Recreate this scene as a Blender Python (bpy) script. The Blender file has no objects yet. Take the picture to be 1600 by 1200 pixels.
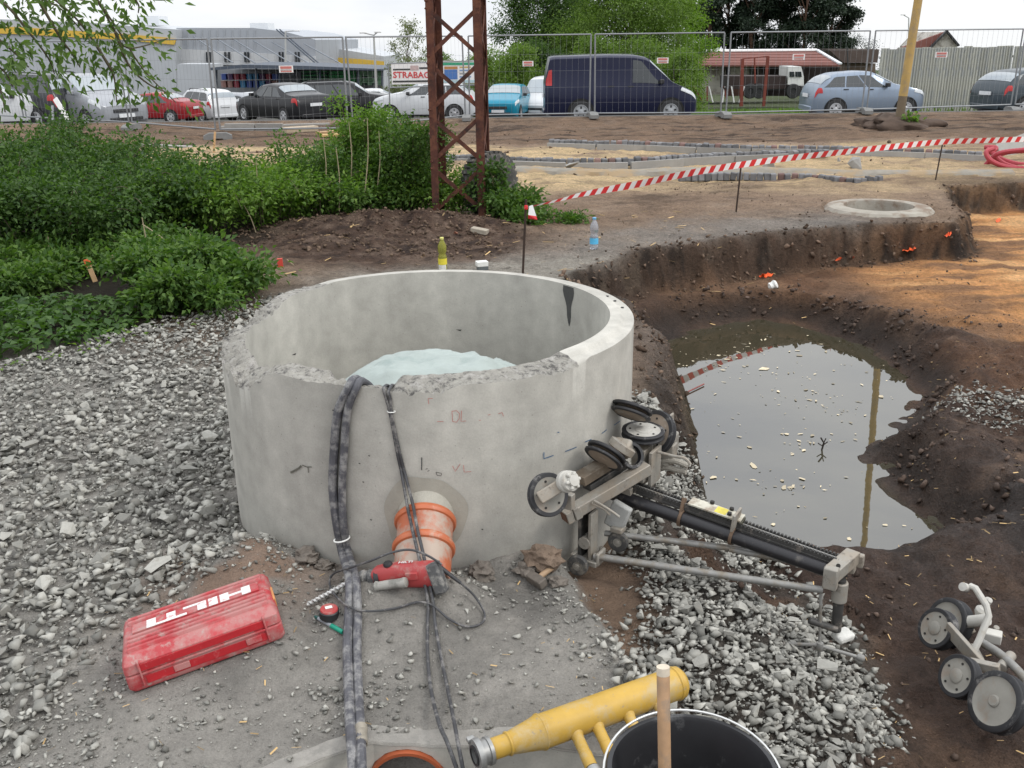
import bpy, bmesh, math, random
import numpy as np
from mathutils import Vector, Matrix, Euler
random.seed(7); rng = np.random.default_rng(7)
SC = bpy.context.scene
COL = SC.collection
# ------------------------------------------------------------------ camera
F, TH, RO, EZ = 1511.0, 0.343, -0.013, 2.0          # focal length in photo pixels, pitch, roll, eye height
_c, _s = math.cos(RO), math.sin(RO)
RX = np.array([_c, _s*math.sin(TH), _s*math.cos(TH)])
UP = np.array([-_s, _c*math.sin(TH), _c*math.cos(TH)])
FW = np.array([0, math.cos(TH), -math.sin(TH)])
cam_d = bpy.data.cameras.new('camera'); cam = bpy.data.objects.new('camera', cam_d); COL.objects.link(cam)
cam_d.sensor_width = 36; cam_d.lens = 36*F/1600; cam_d.clip_start = 0.05; cam_d.clip_end = 3000
M = Matrix.Identity(4)
for i in range(3):
    M[i][0] = RX[i]; M[i][1] = UP[i]; M[i][2] = -FW[i]
M[2][3] = EZ
cam.matrix_world = M
SC.camera = cam
# ------------------------------------------------------------------ world: bright overcast
W = bpy.data.worlds.new('World'); SC.world = W; W.use_nodes = True
nt = W.node_tree; nt.nodes.clear()
SUN_EL, SUN_AZ = math.radians(46), math.radians(112)
def wn(t, **k):
    n = nt.nodes.new(t)
    for a, v in k.items(): setattr(n, a, v)
    return n
sky = wn('ShaderNodeTexSky', sky_type='NISHITA', sun_disc=False, sun_elevation=SUN_EL, sun_rotation=SUN_AZ)
bg1 = wn('ShaderNodeBackground'); bg1.inputs[1].default_value = 0.12
nt.links.new(sky.outputs[0], bg1.inputs[0])
tc = wn('ShaderNodeTexCoord')
mp = wn('ShaderNodeMapping'); mp.inputs['Scale'].default_value = (1.6, 1.6, 7.0)
nt.links.new(tc.outputs['Generated'], mp.inputs[0])
nz = wn('ShaderNodeTexNoise'); nz.inputs['Scale'].default_value = 2.2; nz.inputs['Detail'].default_value = 7; nz.inputs['Roughness'].default_value = 0.55
nt.links.new(mp.outputs[0], nz.inputs[0])
cr = wn('ShaderNodeValToRGB'); cr.color_ramp.elements[0].position = 0.36; cr.color_ramp.elements[0].color = (0.80, 0.835, 0.90, 1)
cr.color_ramp.elements[1].position = 0.60; cr.color_ramp.elements[1].color = (0.97, 0.985, 1.0, 1)
nt.links.new(nz.outputs[0], cr.inputs[0])
sep = wn('ShaderNodeSeparateXYZ'); nt.links.new(tc.outputs['Generated'], sep.inputs[0])
mx = wn('ShaderNodeMath', operation='MAXIMUM'); mx.inputs[1].default_value = 0.0; nt.links.new(sep.outputs[2], mx.inputs[0])
ma = wn('ShaderNodeMath', operation='MULTIPLY_ADD'); ma.inputs[1].default_value = 1.5; ma.inputs[2].default_value = 1.27   # overcast sky: brighter towards the zenith
nt.links.new(mx.outputs[0], ma.inputs[0])
bg2 = wn('ShaderNodeBackground')
nt.links.new(cr.outputs[0], bg2.inputs[0]); nt.links.new(ma.outputs[0], bg2.inputs[1])
mixw = wn('ShaderNodeMixShader'); mixw.inputs[0].default_value = 0.93
nt.links.new(bg1.outputs[0], mixw.inputs[1]); nt.links.new(bg2.outputs[0], mixw.inputs[2])
wo = wn('ShaderNodeOutputWorld'); nt.links.new(mixw.outputs[0], wo.inputs[0])
sd = bpy.data.lights.new('sun', 'SUN'); sd.energy = 1.5; sd.angle = math.radians(18); sd.color = (1, 0.96, 0.9)
sun = bpy.data.objects.new('sun', sd); COL.objects.link(sun)
_sv = Vector((math.sin(SUN_AZ)*math.cos(SUN_EL), math.cos(SUN_AZ)*math.cos(SUN_EL), math.sin(SUN_EL)))
sun.rotation_euler = _sv.to_track_quat('Z', 'Y').to_euler()
SC.view_settings.view_transform = 'Standard'; SC.view_settings.look = 'None'
SC.view_settings.exposure = -0.25; SC.view_settings.gamma = 1.0; SC.view_settings.use_curve_mapping = False
SC.render.engine = 'CYCLES'
SC.cycles.max_bounces = 6; SC.cycles.diffuse_bounces = 3; SC.cycles.glossy_bounces = 3; SC.cycles.transmission_bounces = 5
SC.cycles.transparent_max_bounces = 8; SC.cycles.caustics_reflective = False; SC.cycles.caustics_refractive = False

# ------------------------------------------------------------------ measuring helpers: a sight line of the photo meets a plane
def ray(px, py): return FW + RX*(px-800)/F - UP*(py-600)/F
def P(px, py, z=0.0):                                # ... a horizontal plane at height z
    d = ray(px, py); t = (z-EZ)/d[2]; return Vector(np.array([0, 0, EZ])+d*t)
def PY(px, py, y):                                   # ... an upright plane at depth y
    d = ray(px, py); return Vector(np.array([0, 0, EZ])+d*(y/d[1]))

# ------------------------------------------------------------------ noise (numpy)
def _hash(ix, iy, seed):
    h = (ix.astype(np.int64)*374761393 + iy.astype(np.int64)*668265263 + seed*2147483647) & 0x7fffffff
    h = ((h ^ (h >> 13))*1274126177) & 0x7fffffff
    return ((h ^ (h >> 16)) & 0xffff)/65535.0
def vnoise(x, y, seed=0):
    x = np.asarray(x, float); y = np.asarray(y, float)
    ix = np.floor(x); iy = np.floor(y); fx = x-ix; fy = y-iy
    fx = fx*fx*fx*(fx*(fx*6-15)+10); fy = fy*fy*fy*(fy*(fy*6-15)+10)
    a = _hash(ix, iy, seed); b = _hash(ix+1, iy, seed); c = _hash(ix, iy+1, seed); d = _hash(ix+1, iy+1, seed)
    return (a*(1-fx)+b*fx)*(1-fy)+(c*(1-fx)+d*fx)*fy
def fbm(x, y, freq=1.0, oct=4, seed=0, gain=0.5):     # about -1 .. 1
    s = 0; a = 1.0; n = 0
    for o in range(oct):
        s = s+a*(vnoise(x*freq+o*17.3, y*freq-o*9.1, seed+o)*2-1); n += a; a *= gain; freq *= 2.03
    return s/n
def sstep(a, b, x):
    t = np.clip((np.asarray(x, float)-a)/(b-a), 0, 1); return t*t*(3-2*t)
def poly_sd(x, y, poly):                              # signed distance, inside positive
    x = np.asarray(x, float); y = np.asarray(y, float)
    d = np.full(x.shape, 1e9); ins = np.zeros(x.shape, bool)
    n = len(poly)
    for i in range(n):
        ax, ay = poly[i][0], poly[i][1]; bx, by = poly[(i+1) % n][0], poly[(i+1) % n][1]
        ex, ey = bx-ax, by-ay; L = ex*ex+ey*ey+1e-12
        t = np.clip(((x-ax)*ex+(y-ay)*ey)/L, 0, 1)
        d = np.minimum(d, (x-ax-t*ex)**2+(y-ay-t*ey)**2)
        c = ((ay > y) != (by > y)) & (x < (bx-ax)*(y-ay)/((by-ay) if by != ay else 1e-12)+ax)
        ins ^= c
    d = np.sqrt(d); return np.where(ins, d, -d)

# ------------------------------------------------------------------ object helpers
def tag(o, label=None, cat=None, group=None, kind=None):
    if label: o['label'] = label
    if cat: o['category'] = cat
    if group: o['group'] = group
    if kind: o['kind'] = kind
    return o
def thing(name, label, cat, loc=(0, 0, 0), rz=0.0, group=None):
    o = bpy.data.objects.new(name, None); COL.objects.link(o)
    o.empty_display_size = 0.1; o.location = loc; o.rotation_euler = (0, 0, rz)
    return tag(o, label, cat, group)
def dup(root, loc=None, rot=None, label=None, group=None):
    r = root.copy(); COL.objects.link(r)
    if loc is not None: r.location = loc
    if rot is not None: r.rotation_euler = rot
    if label: r['label'] = label
    if group: r['group'] = group
    for ch in list(root.children):
        c = ch.copy(); COL.objects.link(c); c.parent = r
        for g in list(ch.children):
            e = g.copy(); COL.objects.link(e); e.parent = c
    return r
def link_mesh(name, me, mat, parent=None, world=False):
    o = bpy.data.objects.new(name, me); COL.objects.link(o)
    if mat is not None and not me.materials:
        for m_ in (mat if isinstance(mat, (list, tuple)) else [mat]): me.materials.append(m_)
    if parent is not None:
        o.parent = parent
        if world and parent.parent is None and parent.type == 'EMPTY':
            o.matrix_parent_inverse = Matrix.LocRotScale(parent.location, parent.rotation_euler, parent.scale).inverted()
    return o
def frame(z, hint=(0, 0, 1)):                         # 3x3 with the given Z axis
    z = Vector(z).normalized(); h = Vector(hint)
    if abs(z.dot(h)) > 0.98: h = Vector((0, 1, 0)) if abs(z.y) < 0.9 else Vector((1, 0, 0))
    x = h.cross(z).normalized(); y = z.cross(x)
    return Matrix((x, y, z)).transposed()
class MB:
    def __init__(s): s.v = []; s.f = []; s.m = []; s.mi = 0
    def add(s, vs, fs):
        o = len(s.v); s.v += [tuple(v) for v in vs]; s.f += [tuple(i+o for i in f) for f in fs]; s.m += [s.mi]*len(fs); return s
    def box(s, c, d, R=None):
        c = Vector(c); R = R if R is not None else Matrix.Identity(3); x, y, z = d[0]/2, d[1]/2, d[2]/2
        vs = [c+R @ Vector((sx*x, sy*y, sz*z)) for sx in (-1, 1) for sy in (-1, 1) for sz in (-1, 1)]
        return s.add(vs, [(0, 1, 3, 2), (4, 6, 7, 5), (0, 4, 5, 1), (2, 3, 7, 6), (0, 2, 6, 4), (1, 5, 7, 3)])
    def beam(s, a, b, w, h, hint=(0, 0, 1)):          # bar from a to b: w across, h along hint
        a = Vector(a); b = Vector(b); z = (b-a); L = z.length
        R = frame(z, hint); return s.box((a+b)/2, (w, h, L), R)
    def cyl(s, a, b, r0, r1=None, n=12, caps=True):
        r1 = r0 if r1 is None else r1; a = Vector(a); b = Vector(b); R = frame(b-a)
        vs = []
        for p, r in ((a, r0), (b, r1)):
            for i in range(n):
                t = 2*math.pi*i/n; vs.append(p+R @ Vector((r*math.cos(t), r*math.sin(t), 0)))
        fs = [(i, (i+1) % n, n+(i+1) % n, n+i) for i in range(n)]
        if caps: fs += [tuple(range(n-1, -1, -1)), tuple(range(n, 2*n))]
        return s.add(vs, fs)
    def lathe(s, prof, o=(0, 0, 0), axis=(0, 0, 1), n=24, a0=0, a1=2*math.pi):   # prof: (r, h) pairs
        R = frame(axis); o = Vector(o); vs = []; full = abs(a1-a0-2*math.pi) < 1e-6; k = n if full else n+1
        for r, h in prof:
            for i in range(k):
                t = a0+(a1-a0)*i/n; vs.append(o+R @ Vector((r*math.cos(t), r*math.sin(t), h)))
        fs = []
        for j in range(len(prof)-1):
            for i in range(n):
                i2 = (i+1) % k; fs.append((j*k+i, j*k+i2, (j+1)*k+i2, (j+1)*k+i))
        if full:
            if prof[0][0] > 1e-6: pass
        return s.add(vs, fs)
    def tube(s, pts, r, n=8, caps=True, closed=False):
        pts = [Vector(p) for p in pts]; m = len(pts); vs = []; up = None
        rr = r if isinstance(r, (list, tuple)) else [r]*m
        for j, p in enumerate(pts):
            if closed: d = pts[(j+1) % m]-pts[(j-1) % m]
            else: d = (pts[min(j+1, m-1)]-pts[max(j-1, 0)])
            d.normalize()
            if up is None:
                up = Vector((0, 0, 1)) if abs(d.z) < 0.9 else Vector((1, 0, 0))
            x = up.cross(d).normalized(); y = d.cross(x); up = y
            for i in range(n):
                t = 2*math.pi*i/n; vs.append(p+x*(rr[j]*math.cos(t))+y*(rr[j]*math.sin(t)))
        fs = []
        for j in range(m if closed else m-1):
            j2 = (j+1) % m
            for i in range(n): fs.append((j*n+i, j*n+(i+1) % n, j2*n+(i+1) % n, j2*n+i))
        if caps and not closed: fs += [tuple(range(n-1, -1, -1)), tuple(range((m-1)*n, m*n))]
        return s.add(vs, fs)
    def prism(s, poly, h, o=(0, 0, 0), R=None):       # polygon in the XY of R, extruded h along its Z
        R = R if R is not None else Matrix.Identity(3); o = Vector(o); n = len(poly)
        vs = [o+R @ Vector((p[0], p[1], 0)) for p in poly]+[o+R @ Vector((p[0], p[1], h)) for p in poly]
        return s.add(vs, [tuple(range(n-1, -1, -1)), tuple(range(n, 2*n))]+[(i, (i+1) % n, n+(i+1) % n, n+i) for i in range(n)])
    def mesh(s, name, smooth=35):
        me = bpy.data.meshes.new(name); me.from_pydata(s.v, [], s.f); me.update()
        if any(s.m): me.polygons.foreach_set('material_index', s.m)
        if smooth:
            me.shade_smooth(); me.set_sharp_from_angle(angle=math.radians(smooth))
        return me
    def build(s, name, mat, parent=None, world=False, smooth=35, bevel=0):
        o = link_mesh(name, s.mesh(name, smooth), mat, parent, world)
        if bevel:
            b = o.modifiers.new('bevel', 'BEVEL'); b.width = bevel; b.segments = 2; b.limit_method = 'ANGLE'; b.angle_limit = math.radians(40)
        return o
def np_mesh(name, V, Fc, smooth=False):               # V (n,3), Fc (m,k) arrays
    me = bpy.data.meshes.new(name); V = np.ascontiguousarray(V, np.float32); Fc = np.ascontiguousarray(Fc, np.int32)
    k = Fc.shape[1]
    me.vertices.add(len(V)); me.vertices.foreach_set('co', V.ravel())
    me.loops.add(Fc.size); me.loops.foreach_set('vertex_index', Fc.ravel())
    me.polygons.add(len(Fc)); me.polygons.foreach_set('loop_start', np.arange(0, Fc.size, k, dtype=np.int32))
    me.polygons.foreach_set('loop_total', np.full(len(Fc), k, np.int32))
    me.update(calc_edges=True); me.validate()
    if smooth: me.shade_smooth()
    return me
def col_attr(me, name, C):
    a = me.color_attributes.new(name, 'FLOAT_COLOR', 'POINT')
    C = np.concatenate([C, np.ones((len(C), 1))], 1) if C.shape[1] == 3 else C
    a.data.foreach_set('color', np.ascontiguousarray(C, np.float32).ravel())
def spline(pts, n=8):                                  # Catmull-Rom through points
    pts = [Vector(p) for p in pts]; out = []
    for i in range(len(pts)-1):
        p0 = pts[max(i-1, 0)]; p1 = pts[i]; p2 = pts[i+1]; p3 = pts[min(i+2, len(pts)-1)]
        for k in range(n):
            t = k/n
            out.append(0.5*((2*p1)+(p2-p0)*t+(2*p0-5*p1+4*p2-p3)*t*t+(3*p1-p0-3*p2+p3)*t**3))
    out.append(pts[-1]); return out

# ------------------------------------------------------------------ materials
def mat(name, col, rough=0.7, metal=0.0, var=0.15, scale=8.0, bump=0.0, bscale=40.0, dirt=None, spec=0.5, trans=0.0, island=0.0, coat=0.0, alpha=None, rvar=0.0, objvar=0.0):
    m = bpy.data.materials.new(name); m.use_nodes = True; t = m.node_tree; N = t.nodes; L = t.links
    b = N['Principled BSDF']; b.inputs['Roughness'].default_value = rough; b.inputs['Metallic'].default_value = metal
    b.inputs['Specular IOR Level'].default_value = spec
    if coat: b.inputs['Coat Weight'].default_value = coat; b.inputs['Coat Roughness'].default_value = 0.06
    if trans: b.inputs['Transmission Weight'].default_value = trans
    if alpha is not None: b.inputs['Alpha'].default_value = alpha
    tcn = N.new('ShaderNodeTexCoord'); co = tcn.outputs['Object']
    cur = None
    def rgb(c):
        r = N.new('ShaderNodeRGB'); r.outputs[0].default_value = (*c, 1); return r.outputs[0]
    cur = rgb(col)
    def scalev(src, fac_sock, lo, hi):
        mr = N.new('ShaderNodeMapRange'); mr.inputs['To Min'].default_value = lo; mr.inputs['To Max'].default_value = hi
        L.new(fac_sock, mr.inputs['Value'])
        mxx = N.new('ShaderNodeMix'); mxx.data_type = 'RGBA'; mxx.blend_type = 'MULTIPLY'; mxx.inputs[0].default_value = 1
        L.new(src, mxx.inputs[6]); L.new(mr.outputs[0], mxx.inputs[7]); return mxx.outputs[2]
    if var:
        n1 = N.new('ShaderNodeTexNoise'); n1.inputs['Scale'].default_value = scale; n1.inputs['Detail'].default_value = 6; n1.inputs['Roughness'].default_value = 0.65
        L.new(co, n1.inputs['Vector']); cur = scalev(cur, n1.outputs[0], 1-2*var, 1+2*var)
        if rvar:
            mr = N.new('ShaderNodeMapRange'); mr.inputs['To Min'].default_value = max(0, rough-rvar); mr.inputs['To Max'].default_value = min(1, rough+rvar)
            L.new(n1.outputs[0], mr.inputs['Value']); L.new(mr.outputs[0], b.inputs['Roughness'])
    if island:
        g = N.new('ShaderNodeNewGeometry'); cur = scalev(cur, g.outputs['Random Per Island'], 1-island, 1+island)
    if objvar:
        oi = N.new('ShaderNodeObjectInfo'); cur = scalev(cur, oi.outputs['Random'], 1-objvar, 1+objvar)
    if dirt:
        for (dc, amt, dscale) in (dirt if isinstance(dirt, list) else [dirt]):
            n2 = N.new('ShaderNodeTexNoise'); n2.inputs['Scale'].default_value = dscale; n2.inputs['Detail'].default_value = 8; n2.inputs['Roughness'].default_value = 0.7
            L.new(co, n2.inputs['Vector'])
            mr = N.new('ShaderNodeMapRange'); mr.inputs['From Min'].default_value = 0.62-amt*0.5; mr.inputs['From Max'].default_value = 0.74-amt*0.45; L.new(n2.outputs[0], mr.inputs['Value'])
            mxx = N.new('ShaderNodeMix'); mxx.data_type = 'RGBA'; L.new(mr.outputs[0], mxx.inputs[0]); L.new(cur, mxx.inputs[6]); mxx.inputs[7].default_value = (*dc, 1)
            cur = mxx.outputs[2]
    L.new(cur, b.inputs['Base Color'])
    if bump:
        n3 = N.new('ShaderNodeTexNoise'); n3.inputs['Scale'].default_value = bscale; n3.inputs['Detail'].default_value = 8; n3.inputs['Roughness'].default_value = 0.7
        L.new(co, n3.inputs['Vector'])
        bp = N.new('ShaderNodeBump'); bp.inputs['Strength'].default_value = bump; bp.inputs['Distance'].default_value = 0.02
        L.new(n3.outputs[0], bp.inputs['Height']); L.new(bp.outputs[0], b.inputs['Normal'])
    return m
def leaf_mat(name, c0, c1, trans=0.35, rough=0.55):
    m = bpy.data.materials.new(name); m.use_nodes = True; t = m.node_tree; N = t.nodes; L = t.links
    b = N['Principled BSDF']; b.inputs['Roughness'].default_value = rough; b.inputs['Specular IOR Level'].default_value = 0.3
    g = N.new('ShaderNodeNewGeometry'); r = N.new('ShaderNodeMix'); r.data_type = 'RGBA'
    r.inputs[6].default_value = (*c0, 1); r.inputs[7].default_value = (*c1, 1)
    L.new(g.outputs['Random Per Island'], r.inputs[0])
    L.new(r.outputs[2], b.inputs['Base Color'])
    tr = N.new('ShaderNodeBsdfTranslucent'); hs = N.new('ShaderNodeMix'); hs.data_type = 'RGBA'; hs.blend_type = 'MULTIPLY'; hs.inputs[0].default_value = 1
    L.new(r.outputs[2], hs.inputs[6]); hs.inputs[7].default_value = (1.3, 1.5, 0.6, 1); L.new(hs.outputs[2], tr.inputs[0])
    ms = N.new('ShaderNodeMixShader'); ms.inputs[0].default_value = trans
    L.new(b.outputs[0], ms.inputs[1]); L.new(tr.outputs[0], ms.inputs[2]); L.new(ms.outputs[0], N['Material Output'].inputs[0])
    return m
def attr_mat(name, attr='Col', wet='Wet', bumps=((9, 1.0), (26, 1.0), (80, 0.9)), dist=0.13, grain=0.22):
    m = bpy.data.materials.new(name); m.use_nodes = True; t = m.node_tree; N = t.nodes; L = t.links
    b = N['Principled BSDF']
    a = N.new('ShaderNodeAttribute'); a.attribute_name = attr
    tcn = N.new('ShaderNodeTexCoord'); cur = a.outputs['Color']
    ga = N.new('ShaderNodeAttribute'); ga.attribute_name = 'Grain'
    def gmul(v):
        q = N.new('ShaderNodeMath'); q.operation = 'MULTIPLY'; q.inputs[1].default_value = v; L.new(ga.outputs['Fac'], q.inputs[0]); return q.outputs[0]
    for k, (sc_, am) in enumerate(((3.0, 0.15), (22.0, grain*0.7), (150.0, grain*0.8))):
        n1 = N.new('ShaderNodeTexNoise'); n1.inputs['Scale'].default_value = sc_; n1.inputs['Detail'].default_value = 6; n1.inputs['Roughness'].default_value = 0.65
        L.new(tcn.outputs['Object'], n1.inputs['Vector'])
        mr = N.new('ShaderNodeMapRange'); mr.inputs['From Min'].default_value = 0.3; mr.inputs['From Max'].default_value = 0.7; mr.inputs['To Min'].default_value = 1-am*1.6; mr.inputs['To Max'].default_value = 1+am*1.6; L.new(n1.outputs[0], mr.inputs['Value'])
        mxx = N.new('ShaderNodeMix'); mxx.data_type = 'RGBA'; mxx.blend_type = 'MULTIPLY'; mxx.inputs[0].default_value = 1
        if k: L.new(gmul(1.0), mxx.inputs[0])
        L.new(cur, mxx.inputs[6]); L.new(mr.outputs[0], mxx.inputs[7]); cur = mxx.outputs[2]
    nv = N.new('ShaderNodeTexNoise'); nv.inputs['Scale'].default_value = 38; nv.inputs['Detail'].default_value = 5; nv.inputs['Roughness'].default_value = 0.75; L.new(tcn.outputs['Object'], nv.inputs['Vector'])
    mr = N.new('ShaderNodeMapRange'); mr.inputs['From Min'].default_value = 0.36; mr.inputs['From Max'].default_value = 0.50; mr.inputs['To Min'].default_value = 0.5; mr.inputs['To Max'].default_value = 1.0; L.new(nv.outputs[0], mr.inputs['Value'])
    mxx = N.new('ShaderNodeMix'); mxx.data_type = 'RGBA'; mxx.blend_type = 'MULTIPLY'; L.new(gmul(0.6), mxx.inputs[0]); L.new(cur, mxx.inputs[6]); L.new(mr.outputs[0], mxx.inputs[7]); cur = mxx.outputs[2]
    L.new(cur, b.inputs['Base Color'])
    w = N.new('ShaderNodeAttribute'); w.attribute_name = wet
    mr = N.new('ShaderNodeMapRange'); mr.inputs['To Min'].default_value = 0.95; mr.inputs['To Max'].default_value = 0.42; L.new(w.outputs['Fac'], mr.inputs['Value']); L.new(mr.outputs[0], b.inputs['Roughness'])
    b.inputs['Specular IOR Level'].default_value = 0.35
    nrm = None
    for sc_, st in bumps:
        n3 = N.new('ShaderNodeTexNoise'); n3.inputs['Scale'].default_value = sc_; n3.inputs['Detail'].default_value = 7; n3.inputs['Roughness'].default_value = 0.68
        L.new(tcn.outputs['Object'], n3.inputs['Vector'])
        bp = N.new('ShaderNodeBump'); L.new(gmul(st), bp.inputs['Strength']); bp.inputs['Distance'].default_value = dist if sc_ < 15 else (dist*0.5 if sc_ < 40 else dist*0.16)
        L.new(n3.outputs[0], bp.inputs['Height'])
        if nrm: L.new(nrm, bp.inputs['Normal'])
        nrm = bp.outputs[0]
    L.new(nrm, b.inputs['Normal'])
    return m
# ================================================================== TERRAIN
RC = (-0.362, 4.139); RR = 0.90; RT = 0.103; RIMZ = 0.851          # concrete ring: centre, outer radius, wall, rim height
PIT = [(0.53, 4.35), (0.7, 4.95), (0.86, 5.8), (0.97, 6.8), (0.78, 7.6), (0.5, 8.2), (0.47, 8.5), (0.8, 9.0), (1.3, 9.54), (2.05, 9.95), (2.79, 10.39), (3.6, 10.62), (4.38, 10.9), (4.98, 10.86),
       (5.3, 11.3), (5.65, 12.5), (6.1, 13.75), (7.27, 13.85), (9, 13.6), (15, 13.6), (15, -3), (1.5, -3), (1.35, 0.8), (0.95, 1.7), (0.72, 2.3), (0.55, 2.7), (0.45, 3.2), (0.42, 3.6)]
WZ = -0.65
_wpx = [(1032, 540), (1080, 515), (1130, 507), (1180, 500), (1240, 505), (1290, 520), (1345, 540), (1385, 562), (1412, 590), (1440, 618), (1424, 640), (1397, 667), (1391, 689), (1350, 696), (1332, 707), (1359, 726), (1391, 728), (1383, 754), (1413, 781), (1446, 808), (1481, 835), (1446, 851), (1400, 858), (1370, 873), (1337, 880), (1260, 886), (1191, 884), (1145, 868), (1100, 820), (1064, 776), (1052, 735), (1040, 690), (1036, 640), (1025, 590)]
WPOLY = [tuple(P(x, y, WZ)[:2]) for x, y in _wpx]
CASE_O = (-1.207, 2.529, 0.080); CASE_N = Euler((math.radians(-6.2), math.radians(-9.4), math.radians(21.2))).to_matrix().col[2]
_cm = Euler((math.radians(-6.2), math.radians(-9.4), math.radians(21.2))).to_matrix()
CASE_FOOT = [tuple((Vector(CASE_O)+_cm @ Vector((a, b_, 0)))[:2]) for a, b_ in ((0, 0), (0.498, 0), (0.498, 0.319), (0, 0.319))]
CASE_EDGE = [(-0.95, 2.02), (-0.62, 2.23), (-0.43, 2.325), (0.0, 2.31), (0.42, 2.26)]

def height(x, y):
    x = np.asarray(x, float); y = np.asarray(y, float)
    wx = x+0.14*fbm(x, y, 2.1, 5, 11)*sstep(0.4, 0.7, x+0.0*y); wy = y+0.14*fbm(x, y, 2.1, 5, 29)*sstep(0.4, 0.7, x)
    z0 = 0.02*fbm(x, y, 0.6, 3, 3)+0.014*fbm(x, y, 3.5, 4, 5)+0.018*fbm(x, y, 9, 3, 6)*sstep(7.5, 9, y)
    far = sstep(12, 16, y)
    z0 = z0+far*(0.07*fbm(x, y, 0.35, 4, 8)+0.04*fbm(x, y, 1.7, 4, 9)-0.05)
    z0 = z0+sstep(19.8, 21.5, y)*(1-sstep(25.8, 26.4, y))*(0.07*fbm(x, y, 0.9, 5, 14)-0.06)
    # beyond the fence the land falls away to the road and the car park
    zfar = np.interp(y, [26.9, 27.6, 30, 33, 36, 45, 58, 80, 120, 300, 1600], [0, -0.06, -0.38, -0.58, -0.72, -1.4, -2.2, -2.9, -3.5, -9.5, -52])
    z0 = np.where(y > 26.4, z0*(1-sstep(26.4, 26.9, y)), z0)+zfar
    # heap of dug soil behind the ring, by the bushes
    hp = np.exp(-(((x+1.3)/1.3)**2+((y-10.6)/0.75)**2))*0.22+np.exp(-(((x+2.3)/0.9)**2+((y-9.3)/0.9)**2))*0.13
    z0 = z0+hp*(1+0.5*fbm(x, y, 2.2, 4, 21)+0.30*fbm(x, y, 8, 4, 22))
    # bushes grow on a low bank
    z0 = z0+0.15*sstep(2.6, 4.5, -x)*sstep(8.4, 10, y)*(1-sstep(16, 19, y))
    # concrete rubble thrown against the ring, brown clod left of it
    z0 = z0+0.10*np.exp(-(((x+1.02)/0.16)**2+((y-3.28)/0.16)**2))
    z0 = z0+0.05*np.exp(-(((x-0.1)/0.2)**2+((y-3.28)/0.1)**2))*(1+fbm(x, y, 9, 3, 31))+0.135*np.exp(-(((x+0.38)/0.27)**4+((y-2.99)/0.15)**2))
    z0 = z0+0.03*np.exp(-(((x+1.9)/0.9)**2+((y-3.0)/0.8)**2))
    # concrete casing over the pipe, buried in dust: a flat hump whose right edge breaks off
    xe = np.interp(y, [1.4, 2.26, 2.58, 3.15, 3.4], [0.50, 0.42, 0.385, 0.22, 0.14])+0.05*fbm(x, y, 5, 4, 503)
    z0 = z0+0.078*sstep(-2.0, -0.9, x)*(1-sstep(-0.03, 0.07, x-xe))*(1-sstep(3.35, 3.6, y))-0.05*sstep(0.0, 0.1, x-xe)*(1-sstep(3.6, 4.2, y))
    z0 = z0+(0.006*fbm(x, y, 11, 4, 504)+0.004*fbm(x, y, 30, 2, 506))*(1-sstep(3.6, 4.6, y))
    z0 = z0-0.027*(1-sstep(2.38, 2.8, y))*sstep(-1.2, -0.7, x)*(1-sstep(0.4, 0.6, x))
    # working pit
    d = poly_sd(wx, wy, PIT)
    w = 0.20+0.30*(1-sstep(7.4, 8.6, y))+0.35*(1-sstep(3.6, 4.6, y))
    t = sstep(0, 1, np.clip(d/w, 0, 1))
    zf = -0.40+0.05*fbm(x, y, 0.8, 4, 41)+0.022*fbm(x, y, 4.5, 4, 43)
    nearmud = 1-sstep(7.5, 9.5, y)
    zf = zf+(0.3+0.7*nearmud)*(0.05*fbm(x, y, 2.2, 4, 45)+0.10*(0.25-np.abs(fbm(x, y, 2.6, 5, 46)))+0.035*fbm(x, y, 9, 4, 47)+0.02*(0.3-np.abs(fbm(x, y, 14, 3, 48))))
    dw = poly_sd(x+0.05*fbm(x, y, 3.0, 3, 51), y+0.05*fbm(x, y, 3.0, 3, 52), WPOLY)
    zw = WZ-0.45*sstep(0, 0.6, dw)+(0.30*sstep(0, 0.42, -dw))
    zf = np.where(dw > -0.42, np.minimum(zf, zw+0.02*fbm(x, y, 6, 3, 53)), zf)
    # rim of dug-out mud heaped round the water
    zf = zf+0.07*np.exp(-((dw+0.42)/0.2)**2)*(0.7+fbm(x, y, 2.6, 3, 57))*nearmud
    z = z0*(1-t)+zf*t
    # crumbling face of the bank: clods and roots
    face = 4*t*(1-t)
    z = z+face*(0.12*fbm(x, y, 4.2, 4, 61)+0.10*(np.abs(fbm(x, y, 7.0, 3, 62))-0.25)+0.05*fbm(x, y, 18.0, 2, 63))
    # crushed stone tipped beside the ring
    hpz = 0.20*np.exp(-(((x-0.92)/0.34)**2+((y-2.95)/0.42)**2))+0.10*np.exp(-(((x-0.72)/0.28)**2+((y-4.0)/0.5)**2))
    z = z+hpz
    # the tool case lies on a slant of gravel and dust
    cf = sstep(-0.11, 0.0, poly_sd(x, y, CASE_FOOT)); z = z*(1-cf)+cf*(CASE_O[2]-((x-CASE_O[0])*CASE_N.x+(y-CASE_O[1])*CASE_N.y)/CASE_N.z-0.006)
    # hollow in front of the concrete casing, and the stand of the bucket
    ex = np.interp(x, [p[0] for p in CASE_EDGE], [p[1] for p in CASE_EDGE])
    hollow = sstep(0.0, 0.02, ex+0.035-y)*sstep(-0.97, -0.9, x)*(1-sstep(0.40, 0.55, x))
    z = z*(1-hollow)-0.5*hollow
    st = 1-sstep(0.30, 0.42, np.hypot(x-0.44, y-1.72))
    z = z*(1-st)+0.13*st
    # inside of the ring: dug out, empty shaft
    rr = np.hypot(x-RC[0], y-RC[1])
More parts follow.
